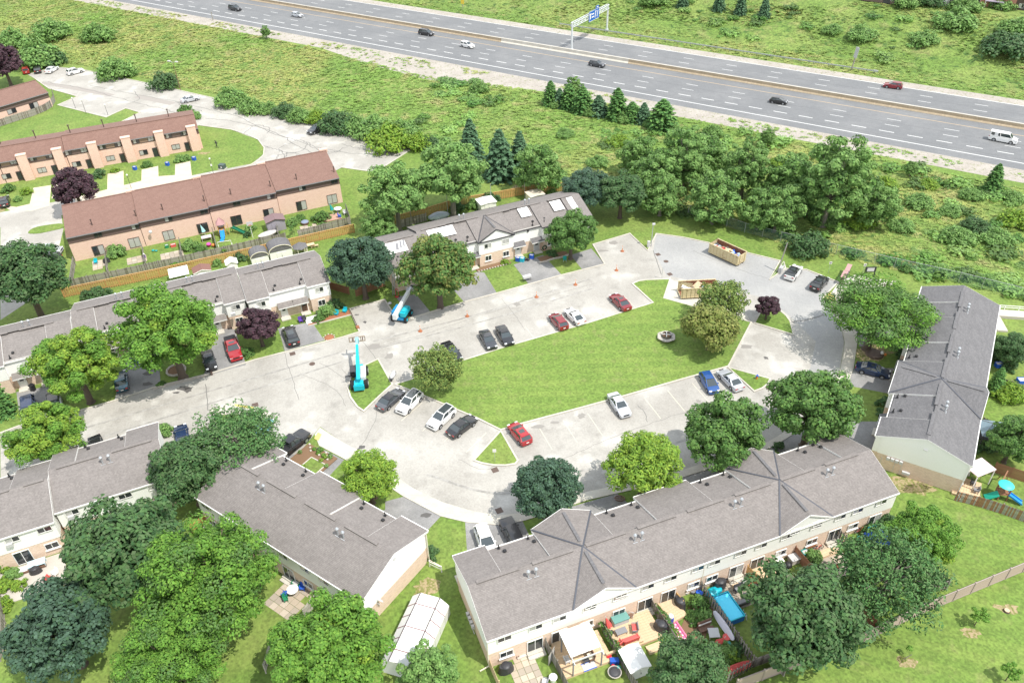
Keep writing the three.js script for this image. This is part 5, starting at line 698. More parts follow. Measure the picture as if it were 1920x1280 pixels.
// ---------- vehicles ----------
// body: side profile [x, y] of the lower body (front towards +x), cabin: [x at belt rear, x at roof rear, x at roof front, x at belt front], belt and roof heights
const CARS = {
  sedan: { L: 4.75, W: 1.82, wb: 2.75, r: 0.33, top: [[-2.37, 0.55], [-2.33, 0.93], [-1.55, 1.0], [0.85, 0.98], [1.6, 0.88], [2.28, 0.68], [2.38, 0.48]], cab: [-1.75, -0.85, 0.2, 1.05], belt: 0.97, roof: 1.44 },
  coupe: { L: 4.5, W: 1.8, wb: 2.7, r: 0.33, top: [[-2.24, 0.55], [-2.18, 0.98], [-1.3, 1.0], [0.8, 0.94], [1.6, 0.84], [2.15, 0.64], [2.25, 0.45]], cab: [-1.9, -0.7, 0.1, 1.0], belt: 0.96, roof: 1.36 },
  hatch: { L: 4.3, W: 1.78, wb: 2.6, r: 0.32, top: [[-2.13, 0.5], [-2.1, 1.0], [-1.7, 1.03], [0.95, 1.0], [1.55, 0.9], [2.08, 0.7], [2.15, 0.45]], cab: [-2.02, -1.5, 0.05, 1.2], belt: 1.0, roof: 1.5 },
  suv: { L: 4.65, W: 1.88, wb: 2.7, r: 0.36, top: [[-2.3, 0.55], [-2.28, 1.05], [-1.95, 1.1], [0.9, 1.1], [1.75, 1.0], [2.25, 0.8], [2.33, 0.5]], cab: [-2.16, -1.8, 0.15, 1.1], belt: 1.08, roof: 1.66 },
  bigsuv: { L: 5.0, W: 1.98, wb: 2.95, r: 0.39, top: [[-2.48, 0.6], [-2.46, 1.15], [-2.2, 1.18], [1.05, 1.18], [1.95, 1.1], [2.44, 0.9], [2.5, 0.55]], cab: [-2.38, -2.15, 0.35, 1.15], belt: 1.16, roof: 1.8 },
  jeep: { L: 4.4, W: 1.86, wb: 2.6, r: 0.4, top: [[-2.18, 0.6], [-2.18, 1.12], [-1.95, 1.14], [0.7, 1.14], [1.9, 1.1], [2.12, 1.0], [2.18, 0.6]], cab: [-2.12, -2.05, 0.25, 0.75], belt: 1.12, roof: 1.84 },
  minivan: { L: 5.1, W: 1.98, wb: 3.05, r: 0.34, top: [[-2.53, 0.5], [-2.5, 1.08], [-2.25, 1.12], [1.2, 1.1], [1.95, 0.95], [2.45, 0.72], [2.54, 0.45]], cab: [-2.42, -2.15, 0.55, 1.6], belt: 1.08, roof: 1.72 },
  pickup: { L: 5.7, W: 2.02, wb: 3.6, r: 0.4, top: [[-2.84, 0.65], [-2.84, 1.2], [-0.85, 1.2], [1.15, 1.18], [2.4, 1.12], [2.8, 0.98], [2.86, 0.6]], cab: [-0.85, -0.65, 0.55, 1.3], belt: 1.17, roof: 1.88, bed: 1 },
  van: { L: 5.7, W: 2.02, wb: 3.4, r: 0.38, top: [[-2.85, 0.6], [-2.83, 1.3], [-2.7, 1.35], [1.6, 1.32], [2.45, 1.1], [2.8, 0.9], [2.85, 0.55]], cab: [-2.78, -2.7, 1.0, 1.75], belt: 1.3, roof: 2.1, solid: 1 },
};
const carGeo = {};
function carParts(type) {
  if (carGeo[type]) return carGeo[type];
  const c = CARS[type], h = c.W / 2, wx = c.wb / 2, ar = c.r + 0.05, y0 = 0.26, s = new THREE.Shape();
  s.moveTo(c.top[0][0], y0 + 0.06); for (const [x, y] of c.top) s.lineTo(x, y); s.lineTo(c.top.at(-1)[0], y0 + 0.04);
  for (const q of [wx, -wx]) { s.lineTo(q + ar, y0); s.absarc(q, c.r, ar, 0, Math.PI, false); s.lineTo(q - ar, y0); }
  s.closePath();
  let g = new THREE.ExtrudeGeometry(s, { depth: c.W - 0.16, bevelEnabled: true, bevelThickness: 0.08, bevelSize: 0.055, bevelOffset: -0.055, bevelSegments: 2, curveSegments: 8 });
  g.translate(0, 0, -h + 0.08);
  const shape = (g) => { const p = g.attributes.position; for (let i = 0; i < p.count; i++) { const x = p.getX(i) / (c.L / 2), y = p.getY(i); const k = 1 - 0.13 * Math.pow(Math.abs(x), 5) - 0.05 * clamp01((y - 0.7) / 0.6); p.setZ(i, p.getZ(i) * k); } return g; };
  const body = toCreasedNormals(shape(clean(g)), 0.5);
  // cabin of glass leaning inwards, roof panel and pillars over it
  const [b0, r0, r1, b1] = c.cab, hb = h - 0.11, hr = h - 0.29, yb = c.belt - 0.03, yr = c.roof - 0.05, A = (x, s2) => [x, yb, s2 * hb * (1 - 0.1 * Math.pow(Math.abs(x) / (c.L / 2), 4))], B = (x, s2) => [x, yr, s2 * hr];
  const glass = tri([...quad(A(b1, 1), A(b1, -1), B(r1, -1), B(r1, 1)), ...quad(A(b0, -1), A(b0, 1), B(r0, 1), B(r0, -1)), ...quad(A(b0, 1), A(b1, 1), B(r1, 1), B(r0, 1)), ...quad(A(b1, -1), A(b0, -1), B(r0, -1), B(r1, -1))]);
  const rs = new THREE.Shape(); { const a = r0 - 0.12, b = r1 + 0.1, w = hr + 0.03, q = 0.16; rs.moveTo(a + q, -w); rs.lineTo(b - q, -w); rs.quadraticCurveTo(b, -w, b, -w + q); rs.lineTo(b, w - q); rs.quadraticCurveTo(b, w, b - q, w); rs.lineTo(a + q, w); rs.quadraticCurveTo(a, w, a, w - q); rs.lineTo(a, -w + q); rs.quadraticCurveTo(a, -w, a + q, -w); }
  let rf = new THREE.ExtrudeGeometry(rs, { depth: 0.03, bevelEnabled: true, bevelThickness: 0.035, bevelSize: 0.05, bevelOffset: -0.05, bevelSegments: 2, curveSegments: 4 }); rf.rotateX(-Math.PI / 2); rf.translate(0, yr - 0.01, 0);
  const roof = toCreasedNormals(clean(rf), 0.6), pil = [];
  for (const s2 of [1, -1]) { const P = (x0, x1, w) => bar([x0, yb, s2 * (hb + 0.005)], [x1, yr, s2 * (hr + 0.01)], w, 0.06); pil.push(P(b1 - 0.03, r1 - 0.03, 0.09), P(b0 + 0.1, r0 + 0.08, c.solid ? 0.12 : 0.2), P((b0 + b1) / 2 - 0.1, (r0 + r1) / 2, 0.09)); if (c.L > 4.6 && /suv|minivan/.test(type)) pil.push(P(b0 + 0.95, r0 + 0.85, 0.1)); if (c.solid) pil.push(bar([b0 + 0.9, (yb + yr) / 2, s2 * (hb - 0.06)], [b0 + 1.6, (yb + yr) / 2, s2 * (hb - 0.06)], 0.1, 0.7)); pil.push(bar([b0, yb + 0.005, s2 * (hb + 0.01)], [b1, yb + 0.005, s2 * (hb + 0.01)], 0.05, 0.06)); }
  const xf = c.top.at(-1)[0], xr = c.top[0][0], k = 0.87, yl = c.belt * 0.74;
  const tyre = new THREE.CylinderGeometry(c.r, c.r, 0.23, 18).rotateX(Math.PI / 2), rim = merge([new THREE.CylinderGeometry(c.r * 0.66, c.r * 0.66, 0.235, 14).rotateX(Math.PI / 2)]);
  const out = { body, glass, roof, pillars: merge(pil), tyre: clean(tyre), rim,
    headlight: bx(0.2, 0.14, 0.38), taillight: bx(0.14, 0.2, 0.34), plate: bx(0.03, 0.13, 0.4), bumper: bx(0.16, 0.16, c.W * 0.8), mirror: bx(0.16, 0.13, 0.2), grille: bx(0.08, 0.2, c.W * 0.45), sunroof: bx((r1 - r0) * 0.42, 0.03, hr * 1.2), pano: bx((r1 - r0) * 0.95, 0.03, hr * 1.75), rack: merge([bar([r0, yr + 0.1, hr - 0.05], [r1, yr + 0.1, hr - 0.05], 0.05), bar([r0, yr + 0.1, -hr + 0.05], [r1, yr + 0.1, -hr + 0.05], 0.05)]),
    pos: { xf, xr, k, yl, wx, h, yb, yr, b1, r0, r1 } };
  if (c.bed) out.bed = merge([bx(1.9, 0.06, c.W - 0.3, -1.85, 1.24, 0)]);
  return (carGeo[type] = out);
}
const PAINT = {}; const paint = (k, r, g, b, m = 0) => (PAINT[k] = new THREE.MeshPhysicalMaterial({ color: lin(r, g, b), roughness: 0.45, metalness: m, clearcoat: 1, clearcoatRoughness: 0.06 }));
paint('black', 0.012, 0.012, 0.014); paint('white', 0.72, 0.72, 0.71); paint('silver', 0.5, 0.52, 0.55, 0.3); paint('grey', 0.1, 0.105, 0.115, 0.3); paint('darkgrey', 0.045, 0.048, 0.055, 0.2); paint('red', 0.34, 0.008, 0.014); paint('darkred', 0.2, 0.008, 0.016); paint('blue', 0.012, 0.07, 0.25, 0.2); paint('darkblue', 0.012, 0.03, 0.085, 0.2); paint('teal', 0.008, 0.05, 0.075, 0.2); paint('paleblue', 0.18, 0.48, 0.58);
const rimMat = plain(0.42, 0.43, 0.45, 0.35, { metalness: 0.7 }), lampMat = new THREE.MeshPhysicalMaterial({ color: lin(0.7, 0.72, 0.75), roughness: 0.15, clearcoat: 1 }), tailMat = new THREE.MeshPhysicalMaterial({ color: lin(0.4, 0.012, 0.015), roughness: 0.2, clearcoat: 1 });
const carGlass = new THREE.MeshPhysicalMaterial({ color: lin(0.05, 0.062, 0.066), roughness: 0.04, ior: 1.75 });
function car(type, color, x, z, deg, label, o = {}) {
  const g = carParts(type), p = g.pos, m = PAINT[color], t = thing(o.name ?? (type === 'pickup' ? 'pickup_truck' : type === 'van' ? 'white_van' : type === 'minivan' ? 'minivan' : 'car'), label, o.cat ?? (type === 'pickup' ? 'pickup' : type === 'van' ? 'van' : 'car'), x, z, deg, o.group);
  part(t, 'body', g.body, m); part(t, 'windows', g.glass, carGlass); part(t, 'roof_panel', g.roof, o.roof ? PAINT[o.roof] : m); part(t, 'pillars', g.pillars, o.roof ? PAINT[o.roof] : m);
  for (const s of [1, -1]) for (const q of [1, -1]) { const w = part(t, 'wheel', g.tyre, M.rubber); w.position.set(q * p.wx, CARS[type].r, s * (p.h - 0.12)); part(w, 'rim', g.rim, rimMat).position.z = s * 0.004; }
  for (const s of [1, -1]) { part(t, 'headlight', g.headlight, lampMat).position.set(p.xf - 0.14, p.yl * 0.98, s * (p.h - 0.3)); part(t, 'taillight', g.taillight, tailMat).position.set(p.xr + 0.07, p.yl * 1.12, s * (p.h - 0.29)); part(t, 'side_mirror', g.mirror, m).position.set(p.b1 - 0.35, p.yb + 0.06, s * (p.h + 0.02)); }
  part(t, 'front_bumper', g.bumper, o.trim ? M.dark : m).position.set(p.xf - 0.03, 0.42, 0); part(t, 'rear_bumper', g.bumper, o.trim ? M.dark : m).position.set(p.xr + 0.03, 0.46, 0);
  part(t, 'grille', g.grille, M.black).position.set(p.xf - 0.04, p.yl * 0.86, 0); part(t, 'licence_plate', g.plate, M.white).position.set(p.xr - 0.012, p.yl * 0.92, 0);
  if (o.sunroof) part(t, 'sunroof', g.sunroof, carGlass).position.set((p.r0 + p.r1) / 2 + 0.15, p.yr + 0.055, 0);
  if (o.pano) part(t, 'glass_roof', g.pano, carGlass).position.set((p.r0 + p.r1) / 2, p.yr + 0.055, 0);
  if (o.rack) part(t, 'roof_rails', g.rack, M.dark);
  if (g.bed) part(t, 'bed_cover', g.bed, M.black);
  return t;
}
// highway
car('bigsuv', 'black', -93.19,-292.45,33.05, 'black off-road vehicle at the far left of the highway, under the top edge', { rack: 1 });
car('hatch', 'silver', -69.61,-282.32,29.85, 'small silver car at the upper left of the highway');
car('minivan', 'black', -24.35,-258.04,31.73, 'dark minivan driving ahead of the white car on the highway', { rack: 1 });
car('suv', 'white', -11.1,-244.65,38.2, 'white sport utility car driving on the highway');
car('suv', 'darkgrey', 25.79,-224.53,32.9, 'dark grey car passing the pale median barrier below the sign gantry');
car('hatch', 'black', 67.91,-193.56,27.06, 'black car on the near lanes at the right of the highway');
car('suv', 'darkred', 99.71,-201.92,-153.71, 'red car driving on the far lanes of the highway');
car('van', 'white', 110.66,-167.37,35.19, 'white passenger van at the right edge of the highway', {});
// upper left car park
car('suv', 'red', -137.59,-232.12,-115.98, 'red car at the far end of the upper left car park');
car('suv', 'black', -134.41,-232.41,-115.38, 'black car beside the red one in the upper left car park');
car('sedan', 'white', -130.32,-232.32,-83.42, 'white saloon beside the black car in the upper left car park');
car('suv', 'white', -122.6,-230.01,-45.25, 'white estate car alone at the kerb of the upper left car park', { rack: 1 });
car('sedan', 'silver', -82.4,-205.61,-33.49, 'silver saloon halfway along the upper car park kerb');
car('suv', 'darkgrey', -45.37,-182.9,127.89, 'dark grey sport utility car parked at the wild hedge', { sunroof: 1 });
car('suv', 'black', -103.35,-149.53,-114.57, 'black car with red seats on the brick houses driveway at the left edge');
car('minivan', 'silver', -85.33,-129.03,-5.35, 'silver car behind the black one, left of the facing brick row');
car('suv', 'black', -83.96,-126.79,-159.34, 'black car left of the facing brick row');
// in front of the left row
car('minivan', 'darkblue', -68.2,-84.71,63.2, 'dark blue van on the leftmost driveway');
car('suv', 'silver', -64.93,-85.62,62.37, 'silver car with dark windscreen beside the dark blue van', { roof: 'black' });
car('sedan', 'teal', -57.39,-90.58,-113.84, 'dark teal saloon on the driveway beside the lime tree');
car('sedan', 'black', -45.77,-94.97,64.77, 'black car half hidden under the bright tree beside the red pickup');
car('pickup', 'red', -42.84,-97.68,64.9, 'red pickup with a black bed cover', { sunroof: 1 });
car('minivan', 'black', -34.55,-100.59,-113.73, 'black minivan with silver roof rails beside the purple tree', { rack: 1, sunroof: 1 });
// around the central lawn
car('sedan', 'grey', -17.33,-84.99,-55.32, 'grey saloon at the left end of the angled bays', { roof: 'black' });
car('suv', 'white', -14.56,-84.21,120.75, 'white car with a dark glass roof next to the grey saloon', { pano: 1 });
car('suv', 'white', -9.89,-80.91,126.08, 'white car with a dark glass roof next to the black saloon', { pano: 1 });
car('sedan', 'black', -7.07,-79.15,-47.71, 'black saloon at the right end of the angled bays', { roof: 'black' });
car('hatch', 'red', 0.7,-77.41,-118.45, 'bright red hatchback beside the small grass triangle', { sunroof: 1 });
car('sedan', 'silver', 14.61,-82.57,71.61, 'silver saloon alone on the lower side of the central lawn');
car('hatch', 'blue', 27.98,-86.77,80.21, 'bright blue hatchback on the lower side of the central lawn');
car('sedan', 'silver', 31.12,-87.28,-112.21, 'silver saloon next to the bright blue hatchback');
car('sedan', 'black', -9.2,-95.57,62.44, 'black saloon behind the small pine', { sunroof: 1 });
car('coupe', 'darkgrey', -3.7,-98.28,70.61, 'dark grey coupe on the upper side of the central lawn', {});
car('sedan', 'black', -1.1,-99.26,71.45, 'black saloon beside the dark grey coupe', {});
car('hatch', 'darkred', 7.46,-102.6,-112.78, 'dark red hatchback beside the white coupe');
car('coupe', 'white', 10.13,-103.87,-116.05, 'white coupe with a black rear window beside the dark red hatchback');
car('sedan', 'darkred', 17.86,-107.57,-114.22, 'dark red saloon alone at the right of the upper bays', { sunroof: 1 });
car('suv', 'white', 48.38,-115.01,-53.3, 'white car with a black roof near the mailboxes', { roof: 'black', sunroof: 1 });
car('suv', 'black', 51.7,-111.52,-50.17, 'black sport utility car nearest the mailboxes', { sunroof: 1 });
car('sedan', 'darkblue', 52.08,-88.62,27.49, 'dark blue saloon on the driveway of the right-hand row', { sunroof: 1 });
car('hatch', 'red', 56.9,-100.59,-24.32, 'red car hidden under the wide feathery tree');
// at the long row and the lower left bays
car('suv', 'white', -3.65,-59.65,72.54, 'white car nosing in at the left end of the long row');
car('jeep', 'black', -0.62,-60.79,-110.66, 'black boxy off-roader at the left end of the long row');
car('pickup', 'black', -29.57,-76.37,-54.87, 'black pickup in front of the end gable row');
car('hatch', 'paleblue', -34.26,-79.49,-74.4, 'pale blue car showing beside the wide dark pine');
car('sedan', 'darkblue', -44.69,-78.55,-114.06, 'dark blue car half hidden by the maple in the visitor bays');
car('sedan', 'black', -55.36,-76.81,57.01, 'black car showing above the roof of the lower left row');
{ // scooter under a cover
  const t = thing('covered_scooter', 'motor scooter under a silver cover beside the central lawn', 'scooter', -17.51,-90.2,-73.7);
  const g = new THREE.SphereGeometry(0.55, 16, 10); { const p = g.attributes.position; for (let i = 0; i < p.count; i++) { const x = p.getX(i), y = p.getY(i), z = p.getZ(i); p.setXYZ(i, x * 1.55, Math.max(0.25, 0.72 + y * (0.75 + 0.35 * (x > 0.2 ? 1 : 0)) + 0.05 * Math.sin(x * 14)), z * (0.62 - 0.1 * x)); } g.computeVertexNormals(); }
  part(t, 'cover', g, plain(0.55, 0.55, 0.55, 0.45)); const wg = new THREE.TorusGeometry(0.22, 0.07, 8, 16); for (const s of [-0.72, 0.75]) part(t, 'wheel', wg, M.rubber).position.set(s, 0.29, 0); part(t, 'handlebar', bar([0.5, 1.0, -0.36], [0.5, 1.0, 0.36], 0.05), M.dark); part(t, 'rear_case', bx(0.35, 0.25, 0.35, -0.85, 0.6, 0), M.dark);
}
const CY = plain(0.01, 0.42, 0.52, 0.4), CYd = plain(0.01, 0.24, 0.5, 0.45), LW = plain(0.68, 0.7, 0.7, 0.45);
function bigWheel(t, x, z, r, w, hub) { const o = part(t, 'wheel', merge([new THREE.CylinderGeometry(r, r, w, 20).rotateX(Math.PI / 2), ...Array.from({ length: 18 }, (_, k) => bx(0.1, 0.1, w * 1.02).rotateZ(0.3).translate(0, r, 0).rotateZ((k / 18) * 6.283))]), M.rubber); o.position.set(x, r, z); part(o, 'hub', new THREE.CylinderGeometry(r * 0.5, r * 0.5, w * 1.06, 14).rotateX(Math.PI / 2), hub); return o; }
{ // telehandler: front (forks) towards +x
  const t = thing('telehandler', 'cyan telescopic handler with its forks raised over the road', 'telehandler', -22.38,-89.86,-97.77, undefined);
  for (const x of [-1.45, 1.5]) for (const z of [-1.02, 1.02]) bigWheel(t, x, z, 0.64, 0.5, LW);
  part(t, 'chassis', merge([bx(4.9, 0.5, 1.15, 0, 0.95, 0), bx(1.1, 0.9, 1.3, -2.1, 1.05, 0)]), CY); part(t, 'engine_cover', merge([bx(2.6, 0.75, 0.72, -0.1, 1.5, 0.68), bx(2.3, 0.06, 0.6, -0.1, 1.9, 0.68)]), LW);
  part(t, 'cab', merge([bx(1.5, 0.12, 0.85, 0.1, 2.35, -0.72), ...[[-0.6, -1.12], [0.82, -1.12], [-0.6, -0.34], [0.82, -0.34]].map(([x, z]) => bar([x, 1.2, z], [x, 2.35, z], 0.09))]), M.dark); part(t, 'cab_seat', merge([bx(0.5, 0.5, 0.5, -0.2, 1.35, -0.72), bx(0.12, 0.6, 0.5, -0.45, 1.75, -0.72)]), M.black);
  part(t, 'boom', merge([bar([-2.2, 2.0, 0.05], [1.9, 3.1, 0.05], 0.5, 0.55), bar([1.6, 3.05, 0.05], [3.9, 3.62, 0.05], 0.38, 0.42)]), CY); part(t, 'boom_tip', merge([bar([3.8, 3.6, 0.05], [5.2, 3.9, 0.05], 0.3, 0.34), bx(0.4, 0.9, 0.5, 5.2, 3.6, 0.05)]), plain(0.25, 0.5, 0.58, 0.5)); part(t, 'lift_cylinder', rod([-0.6, 1.3, 0.05], [1.2, 2.7, 0.05], 0.1, 0.08), M.galv);
  part(t, 'fork_carriage', merge([bx(0.14, 0.12, 2.4, 5.5, 4.0, 0.05), bx(0.14, 0.12, 2.4, 5.5, 3.2, 0.05), ...[-1.1, -0.5, 0.6, 1.2].map((z) => bx(0.12, 0.9, 0.12, 5.5, 3.6, z)), bx(0.1, 0.9, 0.05, 5.42, 3.6, 0)]), plain(0.3, 0.24, 0.18, 0.6)); for (const z of [-0.7, 0.8]) part(t, 'fork', bx(1.3, 0.07, 0.16, 6.15, 3.15, z), M.iron);
  part(t, 'rear_lamp_bar', bx(0.1, 0.16, 0.9, -2.68, 1.25, 0), LW); part(t, 'side_arm', merge([bar([-0.2, 1.3, -1.1], [-0.2, 1.3, -2.0], 0.12), bar([0.8, 1.2, 1.1], [1.0, 1.9, 1.3], 0.07)]), M.dark); part(t, 'counterweight', bx(0.35, 0.8, 1.5, -2.6, 0.95, 0), CY);
}
{ // boom lift: platform end towards +x
  const t = thing('boom_lift', 'blue and white boom lift parked by the row under repair', 'boom lift', -17.71,-105.5,-73.15, undefined);
  for (const x of [-0.9, 1.1]) for (const z of [-1.15, 1.15]) bigWheel(t, x, z, 0.5, 0.38, CY);
  part(t, 'chassis', merge([bx(2.9, 0.4, 1.7, 0.1, 0.7, 0), bx(0.3, 0.3, 2.2, 1.1, 0.55, 0), bx(0.3, 0.3, 2.2, -0.9, 0.55, 0)]), CYd); part(t, 'turntable', merge([cy(0.7, 0.7, 0.2, 0, 1.0, 0, 18), bx(2.3, 0.75, 0.85, -0.1, 1.5, 0.75), bx(1.6, 0.2, 0.7, -0.1, 1.97, 0.75)]), CY); part(t, 'engine_hood', merge([bx(2.2, 0.75, 0.8, -0.1, 1.5, -0.75), bx(1.5, 0.16, 0.6, -0.1, 1.95, -0.75)]), CYd);
  part(t, 'boom', merge([bar([-2.3, 2.1, 0], [3.6, 2.75, 0], 0.52, 0.6), bx(0.9, 0.9, 0.62, -2.2, 1.9, 0)]), LW); part(t, 'inner_boom', bar([3.4, 2.7, 0], [4.7, 2.85, 0], 0.34, 0.38), M.galv);
  part(t, 'platform', merge([bx(1.0, 0.08, 2.4, 5.6, 1.9, 0), ...[0.5, 0.95].flatMap((y) => [bar([5.1, 1.95 + y, -1.2], [5.1, 1.95 + y, 1.2], 0.05), bar([6.1, 1.95 + y, -1.2], [6.1, 1.95 + y, 1.2], 0.05), bar([5.1, 1.95 + y, -1.2], [6.1, 1.95 + y, -1.2], 0.05), bar([5.1, 1.95 + y, 1.2], [6.1, 1.95 + y, 1.2], 0.05)]), ...[[5.1, -1.2], [6.1, -1.2], [5.1, 1.2], [6.1, 1.2], [5.1, 0], [6.1, 0]].map(([x, z]) => bar([x, 1.9, z], [x, 2.95, z], 0.05)), bar([4.7, 2.8, 0], [5.1, 2.2, 0], 0.2)]), M.galv); part(t, 'control_box', bx(0.25, 0.3, 0.5, 5.2, 2.85, 0), M.dark);
}
// roll-off rubbish containers: the open top shows the rubbish
const binPaint = std({ map: tex(512, 5, (u, v) => { const a = fbm(u, v, 5, 4), b = fbm(u, v + 0.4, 26, 3); return mixc([0.55, 0.47, 0.28], [0.22, 0.1, 0.05], clamp01((b - 0.57) * 5) * clamp01((a - 0.28) * 3)); }), roughness: 0.6 }), rust = std({ map: tex(256, 3, (u, v) => mixc([0.12, 0.045, 0.03], [0.3, 0.13, 0.07], fbm(u, v, 8, 4))), roughness: 0.9 });
function container(label, x, z, deg, o) {
  const t = thing('rubbish_container', label, 'rubbish container', x, z, deg, 'open roll-off rubbish containers'), L = 6.2, W = 2.35, H = 1.75, s = [], y = 0.35;
  s.push(bx(L, 0.1, W, 0, y, 0)); for (const q of [1, -1]) { s.push(bx(L, H, 0.08, 0, y + H / 2, q * (W / 2))); for (let k = 0; k < 9; k++) s.push(bx(0.12, H - 0.1, 0.1, -L / 2 + 0.3 + k * 0.7, y + H / 2, q * (W / 2 + 0.07))); s.push(bx(L + 0.1, 0.12, 0.16, 0, y + H, q * (W / 2 + 0.02)), bx(L, 0.1, 0.14, 0, y + 0.05, q * (W / 2 + 0.05))); }
  part(t, 'container_sides', merge(s), binPaint); part(t, 'front_wall', merge([bx(0.08, H, W - 0.1, L / 2, y + H / 2, 0), bx(0.14, H + 0.1, 0.12, L / 2 + 0.08, y + H / 2, -0.7), bx(0.14, H + 0.1, 0.12, L / 2 + 0.08, y + H / 2, 0.7)]), binPaint);
  const dg = part(t, 'tail_gate', merge([bx(0.08, H, W - 0.04, 0, 0, W / 2), bx(0.1, 0.12, W, 0, H / 2 - 0.06, W / 2), bx(0.1, 0.12, W, 0, -H / 2 + 0.1, W / 2)]), binPaint); dg.position.set(-L / 2, y + H / 2, -W / 2); if (o.open) dg.rotation.y = rad(o.open);
  part(t, 'rusty_lining', merge([bx(L - 0.15, H - 0.1, 0.03, 0, y + H / 2, W / 2 - 0.06), bx(L - 0.15, H - 0.1, 0.03, 0, y + H / 2, -W / 2 + 0.06), bx(0.03, H - 0.1, W - 0.2, L / 2 - 0.06, y + H / 2, 0), bx(L - 0.2, 0.03, W - 0.2, 0, y + 0.08, 0)]), rust); part(t, 'skid_rails', merge([bx(L, 0.28, 0.14, 0, 0.16, 0.55), bx(L, 0.28, 0.14, 0, 0.16, -0.55)]), M.iron);
  for (const q of [0.8, -0.8]) part(t, 'roller', new THREE.CylinderGeometry(0.15, 0.15, 0.25, 10).rotateX(Math.PI / 2).translate(L / 2 - 0.3, 0.16, q), M.iron);
  const r = rng(o.seed), mats = [M.white, M.grey, M.lightGrey, M.woodDeck, M.brown, M.dark, M.red, M.blue, M.tan2, M.white, plain(0.35, 0.45, 0.5)];
  for (let k = 0; k < o.n; k++) { const w = 0.35 + r() * 0.9, h = 0.12 + r() * 0.4, d = 0.3 + r() * 0.7, x2 = -L / 2 + 0.7 + r() * (L - 1.4), z2 = (r() - 0.5) * (W - 0.9), g = r() < 0.45 ? ball(0.35 * w + 0.15, 0, 0, 0, 0.7, 9) : bx(w, h, d); const m = part(t, 'rubbish', g, mats[Math.floor(r() * mats.length)]); m.position.set(x2, y + 0.45 + r() * (o.fill ?? 0.7), z2); m.rotation.set((r() - 0.5) * 0.9, r() * 3, (r() - 0.5) * 0.9); }
  return t;
}
container('full beige roll-off container on the upper right asphalt', 38.44,-121.33,49.83, { n: 46, seed: 5, fill: 0.95 });
const c2 = container('half full beige roll-off container with its gate open beside the central lawn', 30.99,-109.92,-2.82, { n: 20, seed: 9, fill: 0.45, open: 70 });
part(c2, 'rubbish', bx(1.3, 0.08, 1.1, -0.1, 1.75, -0.3, 0.5, 0.5), M.woodDeck, 'pale wooden panel leaning out of the container');

// ---------- fences ----------
// boards stand side by side along a line; the boards are too thin to pick apart, posts and rails are parts
function fence(label, line, o = {}) {
  const P = pts(line), t = thing(o.name ?? 'wooden_fence', label, 'fence', P[0][0], P[0][1], 0, o.group), h = o.h ?? 1.7, bw = o.bw ?? 0.14, gap = o.gap ?? 0.02, mats = o.mat ?? M.woodGrey, bd = [[], []], rails = [], r = rng(Math.round(P[0][0] * 100) & 0xffff);
  for (let i = 0; i + 1 < P.length; i++) {
    const a = [P[i][0] - P[0][0], P[i][1] - P[0][1]], b = [P[i + 1][0] - P[0][0], P[i + 1][1] - P[0][1]], L = Math.hypot(b[0] - a[0], b[1] - a[1]), dx = (b[0] - a[0]) / L, dz = (b[1] - a[1]) / L, ry = Math.atan2(-dz, dx), n = Math.floor(L / (bw + gap));
    for (let k = 0; k < n; k++) { const s = ((k + 0.5) * L) / n, off = o.shadow ? (k % 2 ? 0.06 : -0.06) : 0.03 + (r() - 0.5) * 0.015, hh = h * (1 - (o.worn ?? 0.03) * r()); bd[r() < (o.mix ?? 0) ? 1 : 0].push(bx(bw, hh, 0.025, 0, 0, 0, 0, (r() - 0.5) * 0.02).rotateY(ry).translate(a[0] + dx * s - dz * off, hh / 2 + 0.04, a[1] + dz * s + dx * off)); }
    for (const y of [0.3, h - 0.22]) rails.push(bar([a[0], y, a[1]], [b[0], y, b[1]], 0.05, 0.1));
    if (o.cap) rails.push(bar([a[0], h + 0.06, a[1]], [b[0], h + 0.06, b[1]], 0.16, 0.05));
    const m = Math.max(1, Math.round(L / (o.span ?? 2.4))); for (let k = i ? 1 : 0; k <= m; k++) { const q = part(t, 'post', POST, o.post ?? mats); q.position.set(a[0] + (dx * L * k) / m + dz * 0.04, (h + 0.1) / 2, a[1] + (dz * L * k) / m - dx * 0.04); q.scale.y = h + 0.1; }
  }
  part(t, 'boards', merge(bd[0]), mats, undefined, 'stuff'); if (bd[1].length) part(t, 'boards', merge(bd[1]), o.mat2 ?? M.woodGreyDark, 'darker boards', 'stuff'); part(t, 'rails', merge(rails), mats); return t;
}
const POST = bx(0.1, 1, 0.1);
M.woodGreyDark = std({ map: woodGreyTex, color: lin(0.55, 0.52, 0.5) }); M.woodPale = std({ map: woodGreyTex, color: lin(1.5, 1.5, 1.5) });
fence('weathered grey board fence behind the facing brick row', [-78.54,-124.6, -75.98,-117.14, -70.72,-119.1, -62.53,-122.55, -54.01,-126.13, -47.86,-128.85, -41.8,-131.46], { mix: 0.35, worn: 0.05 });
fence('short grey board fence at the right end of the brick row gardens', [-39.57,-132.34, -35.12,-134.53, -30.49,-136.99, -32.1,-142.25], { mix: 0.35, worn: 0.05 });
for (const [a, l] of [[[-73.54,-126.37, -70.75,-120.13], 'grey fence between the two leftmost brick row gardens'], [[-67.88,-129.1, -65.08,-123.03], 'grey fence between the second and third brick row gardens'], [[-61.53,-130.91, -59.4,-125.66], 'low dark fence left of the flower garden'], [[-56.34,-134.43, -53.75,-128], 'fence left of the playhouse garden'], [[-45.22,-138.41, -43.34,-132.14], 'fence beside the brown shed']]) fence(l, a, { h: 1.5, mix: 0.4 });
